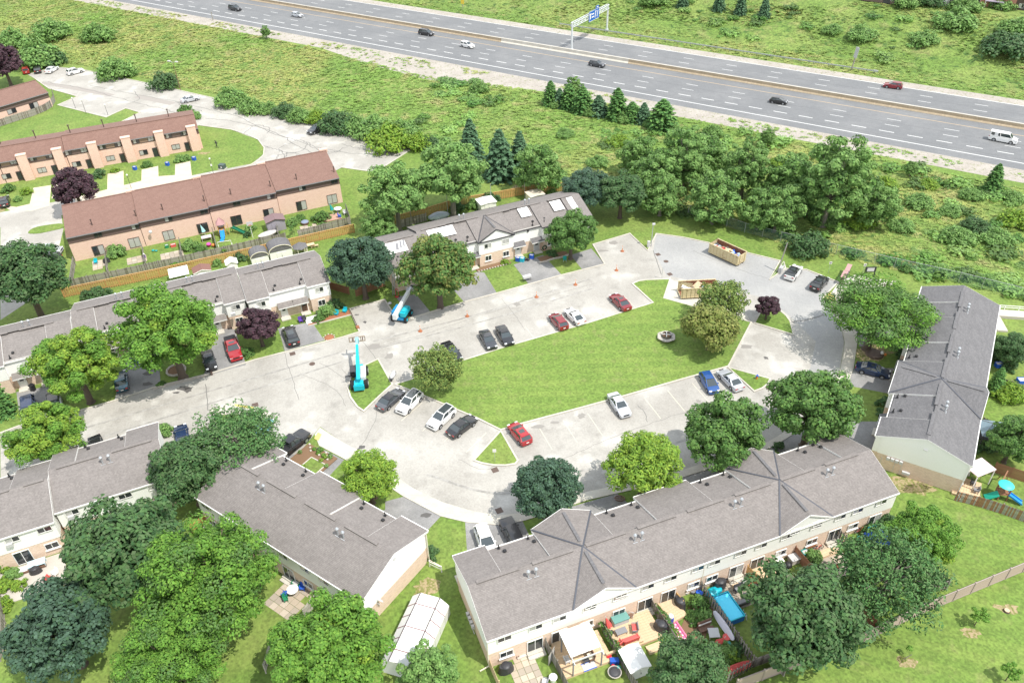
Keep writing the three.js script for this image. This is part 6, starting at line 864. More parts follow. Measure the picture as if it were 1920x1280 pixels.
fence('new orange board fence between the brick row and the grey rows', [-76.02,-114.02, -69.72,-116.51, -61.57,-119.69, -53.22,-123.34, -44.52,-127.16, -35.44,-131.13, -29.32,-133.82], { mat: M.woodNew, shadow: 1, cap: 1, h: 1.75, bw: 0.13, gap: 0.05 });
fence('new orange board fence behind the row under repair', [-21.92,-136.74, -16.05,-139.62, -9.72,-143.48, -2.48,-145.59, 5.15,-148.2, 11.5,-148.79], { mat: M.woodNew, shadow: 1, cap: 1, h: 1.75, bw: 0.13, gap: 0.05 });
fence('grey board fence at the left end of the row under repair', [-21.13,-135.03, -15.91,-137.68], { mix: 0.3 });
fence('orange side fence from the row under repair', [3.59,-150.7, 3.97,-145.46], { mat: M.woodNew, h: 1.6 });
fence('red brown fence under the dark blue-green maple', [-25.99,-112.01, -21.48,-115.06], { mat: M.woodRed, h: 1.6 });
fence('red brown fence off the right end of the grey row', [-31.49,-114.87, -27.26,-112.71], { mat: M.woodRed, h: 1.5 });
fence('curved grey fence round the garden of the far left brick house', [-125.21,-191.62, -122.8,-194.87, -120.16,-197.84, -118.33,-201.3, -117.97,-204.22, -118.83,-208.06, -121.39,-212.92], { mix: 0.3, bw: 0.16 });
// gardens of the long row
const gf = 'board fences between the long row gardens';
fence('leaning pale fence at the left corner of the long row', [-3.18,-44.61, -2.16,-41.98], { mat: M.woodDeck, h: 1.5, group: gf });
fence('grey fence between the first garden and the pergola', [2.62,-46.36, 3.67,-43.87, 4.69,-41.27], { mix: 0.3, h: 1.7, group: gf });
fence('vine covered fence between the pergola and the furnished deck', [8.67,-48.09, 9.9,-45.02, 11.22,-41.47], { mix: 0.5, h: 1.6, group: gf });
fence('vine covered fence between the deck and the pink slide', [14.14,-50.61, 15.22,-48.02, 16.44,-45.07, 17.39,-42.86], { mix: 0.5, h: 1.6, group: gf });
fence('grey board fence beside the blue pool', [19.79,-52.63, 21.04,-49.42, 22.26,-46.39, 23.32,-43.59, 20.27,-42.04], { mix: 0.3, gap: 0.06, h: 1.7, shadow: 1, group: gf });
fence('new brown fence right of the pool terrace', [25.28,-54.54, 26.82,-52.01], { mat: M.woodNew, mix: 0.2, mat2: M.woodRed, h: 1.7, group: gf });
fence('brown fence with the lattice bin beside it', [31.29,-57.03, 32.58,-53.75], { mat: M.woodRed, h: 1.7, group: gf });
fence('grey fence between the last two gardens of the long row', [36.97,-59.1, 38.2,-57.1], { mix: 0.3, gap: 0.05, h: 1.7, shadow: 1, group: gf });
fence('grey fence corner standing in the lawn behind the shaggy pine', [44.85,-54.56, 46.44,-52.01, 44.15,-51.61], { mix: 0.3, shadow: 1, gap: 0.05, h: 1.7, group: gf });
fence('dark fence in the shade behind the very large maple', [36.28,-49.99, 36.69,-47.43], { mat: M.woodRed, h: 1.7, group: gf });
fence('dark fence in the shade at the end of the pool garden', [23.32,-43.59, 25.17,-44.18, 26.03,-42.55], { mix: 0.4, h: 1.7, group: gf });
fence('patched grey and brown fence off the near end of the right-hand row', [52.99,-64.44, 55.14,-63.53, 57.4,-62.3, 59.76,-60.77], { mix: 0.5, mat2: M.woodRed, h: 1.6 });
fence('grey fence at the right edge above the yellow-green shrub', [67.65,-85.3, 71.42,-82.86], { mix: 0.3 });
fence('grey fence at the right edge below the blue gazebo', [62.13,-76.98, 66.23,-73.03], { mix: 0.3 });
fence('dark garden fence behind the play set', [59.81,-68.85, 63.02,-66.94], { mat: M.woodRed });
fence('pale fence panels behind the end gable row under the light green tree', [-36.52,-62.37, -37.44,-60.98], { mat: M.woodPale, h: 1.7 });
fence('pale fence between the white patio table and the next garden', [-21.71,-52.74, -22.91,-50.46], { mat: M.woodPale, h: 1.7 });
fence('orange fence panels beside the end gable row', [-37.19,-63.6, -38.5,-62.43], { mat: M.woodNew, h: 1.7 });
fence('leaning grey fence between the two green trees at the bottom', [-25.59,-47.09, -25.72,-44.32], { mat: M.woodPale, mix: 0.4, h: 1.5 });
fence('grey fence at the left edge below the lower left row', [-56.57,-53.46, -53.78,-48.21, -53.55,-46.39], { mix: 0.3 });
{ // solid taupe fence of broad panels across the lower right lawn
  const t = thing('panel_fence', 'smooth taupe panel fence crossing the lower right lawn', 'fence', 20.95,-41.25, 0), o = [20.95,-41.25], line = pts([20.95,-41.25, 26.66,-43.15, 33.14,-45.17, 41.82,-48.86, 58.02,-54.85]);
  const pg = {}, postG = merge([bx(0.16, 1.95, 0.16, 0, 0.97, 0), new THREE.ConeGeometry(0.14, 0.14, 4).rotateY(Math.PI / 4).translate(0, 2.02, 0)]);
  for (let i = 0; i + 1 < line.length; i++) { const [ax, az] = line[i], [bxx, bz] = line[i + 1], L = Math.hypot(bxx - ax, bz - az), n = Math.round(L / 2.45), w = L / n, ry = Math.atan2(-(bz - az), bxx - ax), key = w.toFixed(2); pg[key] ??= { p: merge([bx(w - 0.16, 1.62, 0.05, 0, 0.95, 0)]), r: merge([bx(w - 0.16, 0.14, 0.1, 0, 1.8, 0), bx(w - 0.16, 0.14, 0.1, 0, 0.13, 0)]) }; for (let k = 0; k < n; k++) { const s = (k + 0.5) / n, m = part(t, 'panel', pg[key].p, M.taupe); m.position.set(ax + (bxx - ax) * s - o[0], 0, az + (bz - az) * s - o[1]); m.rotation.y = ry; part(m, 'panel_rails', pg[key].r, M.taupeTrim); const q = part(t, 'post', postG, M.taupeTrim); q.position.set(ax + ((bxx - ax) * k) / n - o[0], 0, az + ((bz - az) * k) / n - o[1]); q.rotation.y = ry; } }
}
{ // chain link fence along the rough field
  const line = pts([34.69,-137.51, 38.29,-134.97, 43.78,-129.98, 49.41,-126.35, 57.87,-121.43, 66.2,-116.4, 75.06,-111.44, 83.96,-105.81]), o = line[0], t = thing('chain_link_fence', 'green tinted chain link fence between the mown grass and the rough field', 'fence', o[0], o[1], 0), wires = [], top = [], pg = cy(0.045, 0.045, 2.1, 0, 1.05, 0, 8);
  const wire = plain(0.2, 0.36, 0.3, 0.5, { metalness: 0.3 });
  for (let i = 0; i + 1 < line.length; i++) { const a = [line[i][0] - o[0], line[i][1] - o[1]], b = [line[i + 1][0] - o[0], line[i + 1][1] - o[1]], L = Math.hypot(b[0] - a[0], b[1] - a[1]), at = (s, y) => [a[0] + ((b[0] - a[0]) * s) / L, y, a[1] + ((b[1] - a[1]) * s) / L]; for (let s = -1.9; s < L; s += 0.26) { const c0 = Math.max(0, s), c1 = Math.min(L, s + 1.9); wires.push(rod(at(c0, 0.08 + c0 - s), at(c1, 0.08 + c1 - s), 0.011, 0.011, 3), rod(at(c0, 1.98 - (c0 - s)), at(c1, 1.98 - (c1 - s)), 0.011, 0.011, 3)); } top.push(rod(at(0, 2), at(L, 2), 0.03, 0.03, 6)); const n = Math.max(1, Math.round(L / 3.4)); for (let k = 0; k < n; k++) part(t, 'post', pg, M.galv).position.set(...at((k * L) / n, 0)); }
  part(t, 'wire_mesh', merge(wires), wire, undefined, 'stuff'); part(t, 'top_rail', merge(top), M.galv);
}

// ---------- small things ----------
const CW = (u, v) => { const a = rad(-20.33); return [-3.21 + Math.cos(a) * u - Math.sin(a) * v, -44.07 + Math.sin(a) * u + Math.cos(a) * v]; };
const A_C = -20.33, A_E = 34.7, A_D = -59, A_A = -23.6;
const legs = (w, d, h, t = 0.06) => [[-1, -1], [1, -1], [-1, 1], [1, 1]].map(([i, j]) => bx(t, h, t, i * (w / 2 - t), h / 2, j * (d / 2 - t)));
function table(label, x, z, deg, w, d, h, mat, o = {}) { const t = thing(o.name ?? 'table', label, 'table', x, z, deg, undefined, o.y ?? 0); part(t, 'table_top', o.round ? cy(w / 2, w / 2, 0.05, 0, h, 0, 20) : bx(w, 0.05, d, 0, h, 0), mat); if (o.round) part(t, 'leg', merge([cy(0.04, 0.04, h, 0, h / 2, 0), cy(0.28, 0.28, 0.04, 0, 0.02, 0, 14)]), M.grey); else for (const g of legs(w, d, h)) part(t, 'leg', g, o.legs ?? mat); return t; }
function chair(label, x, z, deg, mat, o = {}) { const w = o.w ?? 0.6, t = thing(o.name ?? 'garden_chair', label, o.cat ?? 'chair', x, z, deg, o.group, o.y ?? 0); part(t, 'seat', bx(0.55, 0.12, w, 0, 0.4, 0), mat); part(t, 'backrest', bx(0.09, 0.55, w, -0.28, 0.68, 0, 0, 0.18), mat); for (const s of [1, -1]) { part(t, 'armrest', bx(0.55, 0.07, 0.09, 0, 0.62, s * (w / 2)), o.arm ?? mat); part(t, 'leg', merge([bx(0.07, 0.4, 0.07, 0.22, 0.2, s * (w / 2 - 0.05)), bx(0.07, 0.4, 0.07, -0.22, 0.2, s * (w / 2 - 0.05))]), o.arm ?? mat); } if (o.cushion) part(t, 'cushion', bx(0.5, 0.14, w - 0.12, 0.02, 0.5, 0), o.cushion); return t; }
function grill(label, x, z, deg, y = 0, s = 1) { const t = thing('covered_grill', label, 'barbecue', x, z, deg, undefined, y); const g = new THREE.CylinderGeometry(0.52, 0.66, 1.05, 18, 6); { const p = g.attributes.position, r = rng(Math.round(x * 50)); for (let i = 0; i < p.count; i++) { const a = Math.atan2(p.getZ(i), p.getX(i)), k = 1 + 0.05 * Math.sin(a * 9 + p.getY(i) * 4); p.setXYZ(i, p.getX(i) * k * 1.3, p.getY(i) + 0.56, p.getZ(i) * k * 0.72); } g.computeVertexNormals(); } part(t, 'cover', g, plain(0.035, 0.035, 0.04, 0.5)); part(t, 'hood_bulge', ball(0.5, 0, 1.02, 0, 0.45, 14), plain(0.035, 0.035, 0.04, 0.5)); t.scale.setScalar(s); return t; }
function umbrella(label, x, z, mat, y = 0, tilt = 0.25) { const t = thing('closed_parasol', label, 'parasol', x, z, 20, undefined, y); const g = new THREE.ConeGeometry(0.32, 1.5, 16, 4, true).translate(0, 1.75, 0); { const p = g.attributes.position; for (let i = 0; i < p.count; i++) { const a = Math.atan2(p.getZ(i), p.getX(i)), k = 1 + 0.3 * Math.cos(a * 8); p.setX(i, p.getX(i) * k); p.setZ(i, p.getZ(i) * k); } g.computeVertexNormals(); } part(t, 'canopy', g, mat); part(t, 'pole', cy(0.03, 0.03, 2.6, 0, 1.3, 0), M.lightGrey); part(t, 'base', cy(0.28, 0.26, 0.1, 0, 0.05, 0, 16), M.dark); t.rotation.z = tilt; return t; }
function bin(name, label, x, z, deg, mat, o = {}) { const w = o.w ?? 0.55, d = o.d ?? 0.42, h = o.h ?? 0.42, t = thing(name, label, o.cat ?? 'bin', x, z, deg, o.group); part(t, 'tub', merge([bx(w, h, 0.04, 0, h / 2, d / 2), bx(w, h, 0.04, 0, h / 2, -d / 2), bx(0.04, h, d - 0.05, w / 2, h / 2, 0), bx(0.04, h, d - 0.05, -w / 2, h / 2, 0), bx(w - 0.05, 0.04, d - 0.05, 0, 0.03, 0)]), mat); part(t, 'rim', merge([bx(w + 0.08, 0.05, 0.08, 0, h, d / 2), bx(w + 0.08, 0.05, 0.08, 0, h, -d / 2), bx(0.08, 0.05, d, w / 2, h, 0), bx(0.08, 0.05, d, -w / 2, h, 0)]), mat); part(t, 'contents', merge([bx(w - 0.14, 0.1, d - 0.14, 0, h - 0.06, 0), ball(0.12, 0.06, h, 0, 0.7, 8)]), o.fill ?? M.lightGrey); return t; }
function cart(label, x, z, deg, mat) { const t = thing('wheeled_bin', label, 'bin', x, z, deg); const g = new THREE.CylinderGeometry(0.42, 0.34, 0.95, 4).rotateY(Math.PI / 4).translate(0, 0.55, 0); part(t, 'bin_body', g, mat); part(t, 'lid', merge([bx(0.68, 0.08, 0.66, 0, 1.06, 0), bx(0.1, 0.06, 0.6, -0.38, 1.04, 0)]), mat); for (const s of [1, -1]) part(t, 'wheel', new THREE.CylinderGeometry(0.12, 0.12, 0.06, 12).rotateX(Math.PI / 2).translate(-0.26, 0.12, s * 0.26), M.rubber); return t; }
function paving(label, x, z, deg, nx, nz, s, o = {}) { const t = thing('paved_patio', label, 'patio', x, z, deg), r = rng(Math.round(Math.abs(x * 31 + z * 7))); const gs = [0, 1, 2].map((k) => bx(s - 0.04, 0.05, s - 0.04, 0, 0.025 + k * 0.004, 0)), ms = [plain(0.42, 0.35, 0.27, 0.9), plain(0.48, 0.41, 0.33, 0.9), plain(0.36, 0.31, 0.25, 0.9)]; for (let i = 0; i < nx; i++) for (let j = 0; j < nz; j++) if (r() > (o.miss ?? 0.06)) { const m = part(t, 'paving_slab', gs[Math.floor(r() * 3)], ms[Math.floor(r() * 3)]); m.position.set((i - (nx - 1) / 2) * s, 0, (j - (nz - 1) / 2) * s); m.rotation.y = (r() - 0.5) * 0.03; } return t; }
function deck(label, x, z, deg, w, d, h, mat = M.woodDeck) { const t = thing('wooden_deck', label, 'deck', x, z, deg), n = Math.round(d / 0.3), gs = bx(w, 0.05, d / n - 0.015); for (let k = 0; k < n; k++) part(t, 'deck_board', gs, mat).position.set(0, h, -d / 2 + ((k + 0.5) * d) / n); part(t, 'skirt', merge([bx(w, h - 0.05, 0.05, 0, h / 2 - 0.02, d / 2 - 0.03), bx(w, h - 0.05, 0.05, 0, h / 2 - 0.02, -d / 2 + 0.03), bx(0.05, h - 0.05, d - 0.1, w / 2 - 0.03, h / 2 - 0.02, 0), bx(0.05, h - 0.05, d - 0.1, -w / 2 + 0.03, h / 2 - 0.02, 0)]), mat); return t; }
function steps(label, x, z, deg, w, mat, n = 2) { const t = thing('garden_steps', label, 'steps', x, z, deg); for (let k = 0; k < n; k++) part(t, 'tread', bx(0.5, 0.2 * (k + 1) - 0.02, w, -k * 0.45, 0.1 * (k + 1), 0), mat); return t; }
function shed(label, x, z, deg, w, d, h, wall, roofM, o = {}) {
  const t = thing('garden_shed', label, 'shed', x, z, deg), rise = o.rise ?? 0.5; part(t, 'wall', merge([bx(w - 0.2, h, d - 0.2, 0, h / 2, 0), tri([[-(w / 2 - 0.1), h, d / 2 - 0.1], [w / 2 - 0.1, h, d / 2 - 0.1], [0, h + rise - 0.05, d / 2 - 0.1], [w / 2 - 0.1, h, -d / 2 + 0.1], [-(w / 2 - 0.1), h, -d / 2 + 0.1], [0, h + rise - 0.05, -d / 2 + 0.1]])]), wall);
  if (o.dome) { const c = []; for (let k = 0; k < 8; k++) { const a0 = (Math.PI * k) / 8, a1 = (Math.PI * (k + 1)) / 8, p = (a) => [-Math.cos(a) * w / 2, h + Math.sin(a) * rise * 1.7]; const [x0, y0] = p(a0), [x1, y1] = p(a1); c.push(tri(quad([x0, y0, d / 2], [x1, y1, d / 2], [x1, y1, -d / 2], [x0, y0, -d / 2]))); c.push(tri([[x0, y0, d / 2 - 0.05], [0, h, d / 2 - 0.05], [x1, y1, d / 2 - 0.05]])); } part(t, 'roof', merge(c), roofM); part(t, 'roof_edge', merge(Array.from({ length: 8 }, (_, k) => { const a0 = (Math.PI * k) / 8, a1 = (Math.PI * (k + 1)) / 8; return bar([-Math.cos(a0) * w / 2, h + Math.sin(a0) * rise * 1.7, d / 2 + 0.03], [-Math.cos(a1) * w / 2, h + Math.sin(a1) * rise * 1.7, d / 2 + 0.03], 0.06, 0.12); })), M.cream); }
  else { const L = Math.hypot(w / 2, rise), a = Math.atan2(rise, w / 2), e = []; for (const s of [-1, 1]) { const g = bx(L + 0.12, 0.07, d + 0.1, 0, 0, 0); g.rotateZ(-s * a); g.translate((s * w) / 4, h + rise / 2 + 0.02, 0); part(t, 'roof', g, roofM); e.push(bar([(s * w) / 2, h, d / 2 + 0.07], [0, h + rise, d / 2 + 0.07], 0.05, 0.14)); } part(t, 'roof_edge', merge(e), o.trim ?? M.white); }
  const dr = part(t, 'door', merge([bx(0.8, h * 0.86, 0.05, -0.42, h * 0.45, d / 2 - 0.06), bx(0.8, h * 0.86, 0.05, 0.42, h * 0.45, d / 2 - 0.06)]), o.door ?? wall); part(dr, 'handle', bx(0.05, 0.25, 0.06, 0.1, h * 0.5, d / 2 - 0.02), M.dark); return t;
}
function bike(label, x, z, deg, mat, o = {}) { const t = thing('bicycle', label, 'bicycle', x, z, deg), w = new THREE.TorusGeometry(0.32, 0.03, 6, 18); for (const q of [-0.52, 0.52]) { const m = part(t, 'wheel', w, M.rubber); m.position.set(q, 0.34, 0); part(m, 'spokes', merge(Array.from({ length: 5 }, (_, k) => bar([0.3 * Math.cos(k * 0.628), 0.3 * Math.sin(k * 0.628), 0], [-0.3 * Math.cos(k * 0.628), -0.3 * Math.sin(k * 0.628), 0], 0.012))), M.galv); } part(t, 'frame', merge([rod([-0.52, 0.34, 0], [-0.1, 0.36, 0], 0.02), rod([-0.1, 0.36, 0], [0.4, 0.8, 0], 0.025), rod([-0.22, 0.8, 0], [0.4, 0.82, 0], 0.022), rod([-0.1, 0.36, 0], [-0.24, 0.85, 0], 0.022), rod([-0.52, 0.34, 0], [-0.22, 0.8, 0], 0.018), rod([0.52, 0.34, 0], [0.38, 0.95, 0], 0.022)]), mat); part(t, 'saddle', bx(0.26, 0.06, 0.14, -0.25, 0.9, 0), M.black); part(t, 'handlebar', rod([0.38, 0.98, -0.27], [0.38, 0.98, 0.27], 0.018), M.dark); return t; }
function pile(name, label, cat, x, z, deg, list) { const t = thing(name, label, cat, x, z, deg); for (const [n, g, m] of list) part(t, n, g, m); return t; }
function cone(label, x, z) { const t = thing('traffic_delineator', label, 'traffic cone', x, z, 0, 'orange delineator posts along the road'); part(t, 'base', merge([cy(0.36, 0.36, 0.07, 0, 0.035, 0, 8), cy(0.2, 0.12, 0.12, 0, 0.12, 0, 10)]), plain(0.35, 0.13, 0.06, 0.8)); part(t, 'post', cy(0.07, 0.05, 0.95, 0, 0.62, 0, 10), M.orange); part(t, 'reflective_band', merge([cy(0.072, 0.07, 0.1, 0, 0.72, 0, 10), cy(0.066, 0.064, 0.1, 0, 0.92, 0, 10)]), M.white); }
[['first', -14.44,-101.72], ['second', -7.13,-105.45], ['third', 4.28,-110.44], ['fourth', 11.04,-113.84], ['fifth', 18.53,-118.05], ['sixth', 20.35,-124.43]].forEach(([w, x, z]) => cone(`${w} orange marker post from the boom lift along the road`, x, z));

// --- street furniture
{ const t = thing('lamp_post', 'tall lamp post with two heads behind the upper car park', 'lamp post', -87.65,-214.06, 20); part(t, 'pole', cy(0.11, 0.07, 7.6, 0, 3.8, 0, 10), M.brown); for (const s of [1, -1]) part(t, 'lamp_head', merge([bar([0, 7.4, 0], [s * 0.9, 7.7, 0], 0.07), bx(0.8, 0.22, 0.4, s * 1.2, 7.72, 0)]), M.lightGrey); }
for (const [l, x, z, h] of [['black path lamp at the corner of the white parking bay', -106.85,-198.7, 3.4], ['thin path lamp left of the black one on the parking bay', -111.21,-202.63, 2.6], ['path lamp on the lawn strip between the brick row drives', -79.06,-154.23, 3.4], ['path lamp with a notice plate on the rounded lawn', -63.88,-161.24, 3.4], ['thin path lamp at the bay corner near the small lawn', -100.71,-197.21, 2.6]]) { const t = thing('path_lamp', l, 'lamp post', x, z, 0); part(t, 'pole', cy(0.05, 0.04, h, 0, h / 2, 0, 8), M.dark); part(t, 'lamp_head', merge([ball(0.16, 0, h + 0.1, 0, 0.9, 10), cy(0.19, 0.1, 0.1, 0, h + 0.26, 0, 10)]), M.white); if (/notice/.test(l)) part(t, 'notice_plate', bx(0.34, 0.45, 0.04, 0.02, h * 0.62, 0.07), M.white); }
{ const t = thing('transformer_box', 'dark green transformer box on the rounded lawn', 'utility box', -62.61,-163.83, 15); part(t, 'cabinet', merge([bx(1.3, 0.9, 1.1, 0, 0.5, 0), bx(1.36, 0.1, 1.16, 0, 0.98, 0)]), plain(0.06, 0.09, 0.08, 0.5)); part(t, 'pad', bx(1.6, 0.1, 1.4, 0, 0.05, 0), M.conc); part(t, 'warning_label', bx(0.3, 0.3, 0.02, 0.1, 0.55, 0.56), M.white); }
{ const t = thing('person', 'person in dark clothes striding across the rounded lawn', 'person', -66.93,-175.16, 200); // one continuous figure, mid-stride
  const J = [[[0, 0.92, 0], [0.02, 1.15, 0], 0.15, 0.13], [[0.02, 1.15, 0], [0.08, 1.42, 0], 0.14, 0.16], [[0.08, 1.42, 0], [0.12, 1.55, 0], 0.07, 0.06], [[0.14, 1.66, 0], [0.14, 1.72, 0], 0.1, 0.1], [[0, 0.9, 0.09], [0.22, 0.5, 0.1], 0.09, 0.065], [[0.22, 0.5, 0.1], [0.3, 0.08, 0.1], 0.06, 0.045], [[0.3, 0.06, 0.1], [0.44, 0.05, 0.1], 0.045, 0.035], [[0, 0.9, -0.09], [-0.14, 0.5, -0.1], 0.09, 0.065], [[-0.14, 0.5, -0.1], [-0.42, 0.15, -0.1], 0.06, 0.045], [[-0.42, 0.13, -0.1], [-0.34, 0.04, -0.1], 0.045, 0.035], [[0.07, 1.4, 0.2], [-0.12, 1.14, 0.25], 0.05, 0.042], [[-0.12, 1.14, 0.25], [-0.05, 0.9, 0.27], 0.04, 0.03], [[0.07, 1.4, -0.2], [0.25, 1.16, -0.24], 0.05, 0.042], [[0.25, 1.16, -0.24], [0.42, 1.02, -0.2], 0.04, 0.03]];
  const N = 44, S = 1, field = (x, y, z) => { let d = 9; for (const [a, b, ra, rb] of J) { const ax = b[0] - a[0], ay = b[1] - a[1], az = b[2] - a[2], t2 = clamp01(((x - a[0]) * ax + (y - a[1]) * ay + (z - a[2]) * az) / (ax * ax + ay * ay + az * az)), q = Math.hypot(x - a[0] - ax * t2, y - a[1] - ay * t2, z - a[2] - az * t2) - (ra + (rb - ra) * t2), k = 0.04, hh = clamp01(0.5 + (0.5 * (d - q)) / k); d = d + (q - d) * hh - k * hh * (1 - hh); } return d; };
  const mc = new MarchingCubes(72, new THREE.MeshStandardMaterial(), false, false, 60000); for (let k = 0; k < 72; k++) for (let j = 0; j < 72; j++) for (let i = 0; i < 72; i++) mc.field[i + j * 72 + k * 5184] = -field(((i - 36) / 36) * S, ((j - 36) / 36) * S + 0.9, ((k - 36) / 36) * S);
  mc.isolation = 0; mc.update(); const cnt = mc.count ?? mc.geometry.drawRange.count, pos = mc.positionArray.slice(0, cnt * 3); for (let i = 1; i < pos.length; i += 3) pos[i] += 0.9;
  const g = new THREE.BufferGeometry(); g.setAttribute('position', new THREE.BufferAttribute(pos, 3)); g.setAttribute('normal', new THREE.BufferAttribute(mc.normalArray.slice(0, cnt * 3), 3)); part(t, 'body', g, plain(0.03, 0.03, 0.035, 0.8)); part(t, 'hair', ball(0.115, 0.125, 1.72, 0, 1, 12), M.black); part(t, 'face', merge([ball(0.09, 0.175, 1.67, 0, 1.15, 10), ball(0.02, 0.265, 1.66, 0, 1, 6)]), M.skin);
}
{ const t = thing('utility_pole', 'leaning grey pole with a metal cabinet in the small kerbed wedge', 'utility pole', 46.07,-116.19, 0); part(t, 'pole', rod([0, 0, 0], [0.9, 5.4, -0.6], 0.13, 0.09), M.woodGrey); part(t, 'cabinet', bx(1.1, 1.0, 0.5, 0.5, 0.6, 0.1, 0.9), M.lightGrey); part(t, 'guard_frame', merge([bar([0.2, 0, 0.7], [0.2, 1.3, 0.7], 0.07), bar([1.1, 0, -0.5], [1.1, 1.3, -0.5], 0.07), bar([0.2, 1.3, 0.7], [1.1, 1.3, -0.5], 0.07)]), M.galv); }
{ const t = thing('camera_post', 'grey post with a floodlight and a cabinet at the tip of the green wedge', 'lamp post', 25.77,-125.85, 0); part(t, 'pole', cy(0.08, 0.06, 4.6, 0, 2.3, 0, 8), M.galv); part(t, 'lamp_head', bx(0.5, 0.3, 0.3, 0.1, 4.6, 0), M.lightGrey); part(t, 'cabinet', bx(0.5, 1.2, 0.4, -0.5, 0.6, 0.1), M.lightGrey); }
for (const [l, x, z, txt] of [['small white sign behind the black parked car, by the mailboxes', 54.56,-115.43, 'P'], ['small white sign right of the mailboxes', 60.07,-114.49, 'P'], ['white notice on a post in the small grass triangle', -2.61,-72.85, ''], ['thin sign post left of the open rubbish container', 25.94,-115.12, '']]) { const t = thing('small_sign', l, 'sign', x, z, 0); part(t, 'post', cy(0.03, 0.03, 2.2, 0, 1.1, 0, 6), M.galv); if (!/thin/.test(l)) { part(t, 'sign_plate', bx(0.45, 0.5, 0.03, 0, 2.1, 0.05), M.white); if (txt) part(t, 'sign_mark', new THREE.TorusGeometry(0.11, 0.03, 6, 16).translate(0, 2.14, 0.075), M.dark); } else part(t, 'sign_plate', bx(0.3, 0.45, 0.03, 0, 2.1, 0.05, 1.2), M.galv); }
{ const t = thing('mailbox_block', 'row of shared mailboxes under a pink roof by the mown grass', 'mailboxes', 56.68,-113.64, -58); part(t, 'cabinet', merge([bx(2.2, 1.0, 0.5, -1.2, 0.95, 0), bx(2.2, 1.0, 0.5, 1.2, 0.95, 0.12)]), M.lightGrey); const dg = bx(0.3, 0.26, 0.03); for (let k = 0; k < 12; k++) for (let j = 0; j < 3; j++) part(t, 'mailbox_door', dg, M.grey).position.set(-2.05 + (k % 6) * 0.34 + (k > 5 ? 2.4 : 0), 0.65 + j * 0.31, 0.265 + (k > 5 ? 0.12 : 0)); part(t, 'roof', merge([bx(2.4, 0.1, 0.75, -1.2, 1.52, 0), bx(2.4, 0.1, 0.75, 1.2, 1.56, 0.12)]), plain(0.42, 0.25, 0.24, 0.7)); part(t, 'end_panel', merge([bx(0.1, 1.5, 0.6, -2.35, 0.75, 0), bx(0.1, 1.5, 0.6, 2.35, 0.75, 0.12), bx(0.1, 1.5, 0.6, 0, 0.75, 0.06)]), M.brownTrim); }
bin('recycling_box', 'blue recycling box at the foot of the mailboxes', 56.83,-113.8, 20, M.blue);
{ const t = thing('notice_board', 'black framed notice board on two posts by the mown grass', 'notice board', 60.96,-113.94, 0); for (const s of [1, -1]) part(t, 'post', bx(0.14, 2, 0.14, s * 0.85, 1, 0), M.black); part(t, 'board', bx(1.6, 1.0, 0.1, 0, 1.5, 0), M.black); part(t, 'notice', bx(1.2, 0.66, 0.02, 0, 1.5, 0.07), M.lightGrey); }
{ const t = thing('fire_hydrant', 'orange and blue fire hydrant in the lower right grass triangle', 'hydrant', 35.15,-87.92, 0); part(t, 'barrel', merge([cy(0.2, 0.2, 0.06, 0, 0.03, 0, 12), cy(0.14, 0.14, 0.62, 0, 0.35, 0, 12)]), M.orange); part(t, 'bonnet', merge([ball(0.17, 0, 0.7, 0, 0.8, 12), cy(0.05, 0.05, 0.12, 0, 0.86, 0, 6)]), M.blue); for (const s of [1, -1]) part(t, 'nozzle', new THREE.CylinderGeometry(0.07, 0.07, 0.16, 8).rotateZ(Math.PI / 2).translate(s * 0.2, 0.5, 0), M.blue); }
{ const t = thing('planter_bench', 'weathered hexagonal planter bench on the central lawn', 'bench', 23.77,-97.97, 10, undefined, 0.1); const seat = bx(1.28, 0.07, 0.55); for (let k = 0; k < 6; k++) { const a = (k / 6) * 6.283, m = part(t, 'seat_plank', seat, M.woodPale); m.position.set(Math.cos(a) * 1.05, 0.48, Math.sin(a) * 1.05); m.rotation.y = -a + Math.PI / 2; } part(t, 'bench_base', new THREE.CylinderGeometry(0.98, 1.02, 0.44, 6).rotateY(0.5236).translate(0, 0.22, 0), M.woodGrey); part(t, 'planter_wall', new THREE.CylinderGeometry(0.78, 0.82, 0.75, 6, 1, true).rotateY(0.5236).translate(0, 0.5, 0), M.woodGreyDark); part(t, 'hollow', new THREE.CylinderGeometry(0.76, 0.76, 0.05, 6).rotateY(0.5236).translate(0, 0.55, 0), M.soil); part(t, 'cross_bars', merge([bx(1.5, 0.08, 0.12, 0, 0.86, 0), bx(0.12, 0.08, 1.3, 0, 0.865, 0)]), M.lightGrey); }
{ const t = thing('bin_rack', 'metal rack on the kerb between the front lawn and the driveway', 'rack', 2.84,-115.56, A_A); part(t, 'rack_top', bx(1.5, 0.4, 0.6, 0, 0.85, 0), M.lightGrey); for (const [x, z] of [[-0.65, 0.2], [0.65, 0.2], [-0.65, -0.2], [0.65, -0.2]]) part(t, 'leg', bx(0.06, 0.8, 0.06, x, 0.4, z), M.dark); }
for (const [l, x, z, m] of [['blue recycling bin left of the pale doorstep, row under repair', 1.42,-122.08, M.blue], ['teal recycling box between the blue bins', 2.18,-121.86, M.cyan], ['blue recycling bin stack beside the front door, row under repair', 3.92,-122.86, M.blue], ['blue recycling box under the bright tree at the driveway top', -57.32,-95.58, M.blue], ['blue recycling box at the rounded lawn end of the brick row', -70.29,-168.71, M.blue], ['blue recycling box on the second brick row lawn', -75.48,-166.25, M.blue], ['blue recycling box on the third brick row lawn', -82.07,-164.46, M.blue]]) bin('recycling_box', l, x, z, 20, m, { h: 0.75, w: 0.7, d: 0.6 });
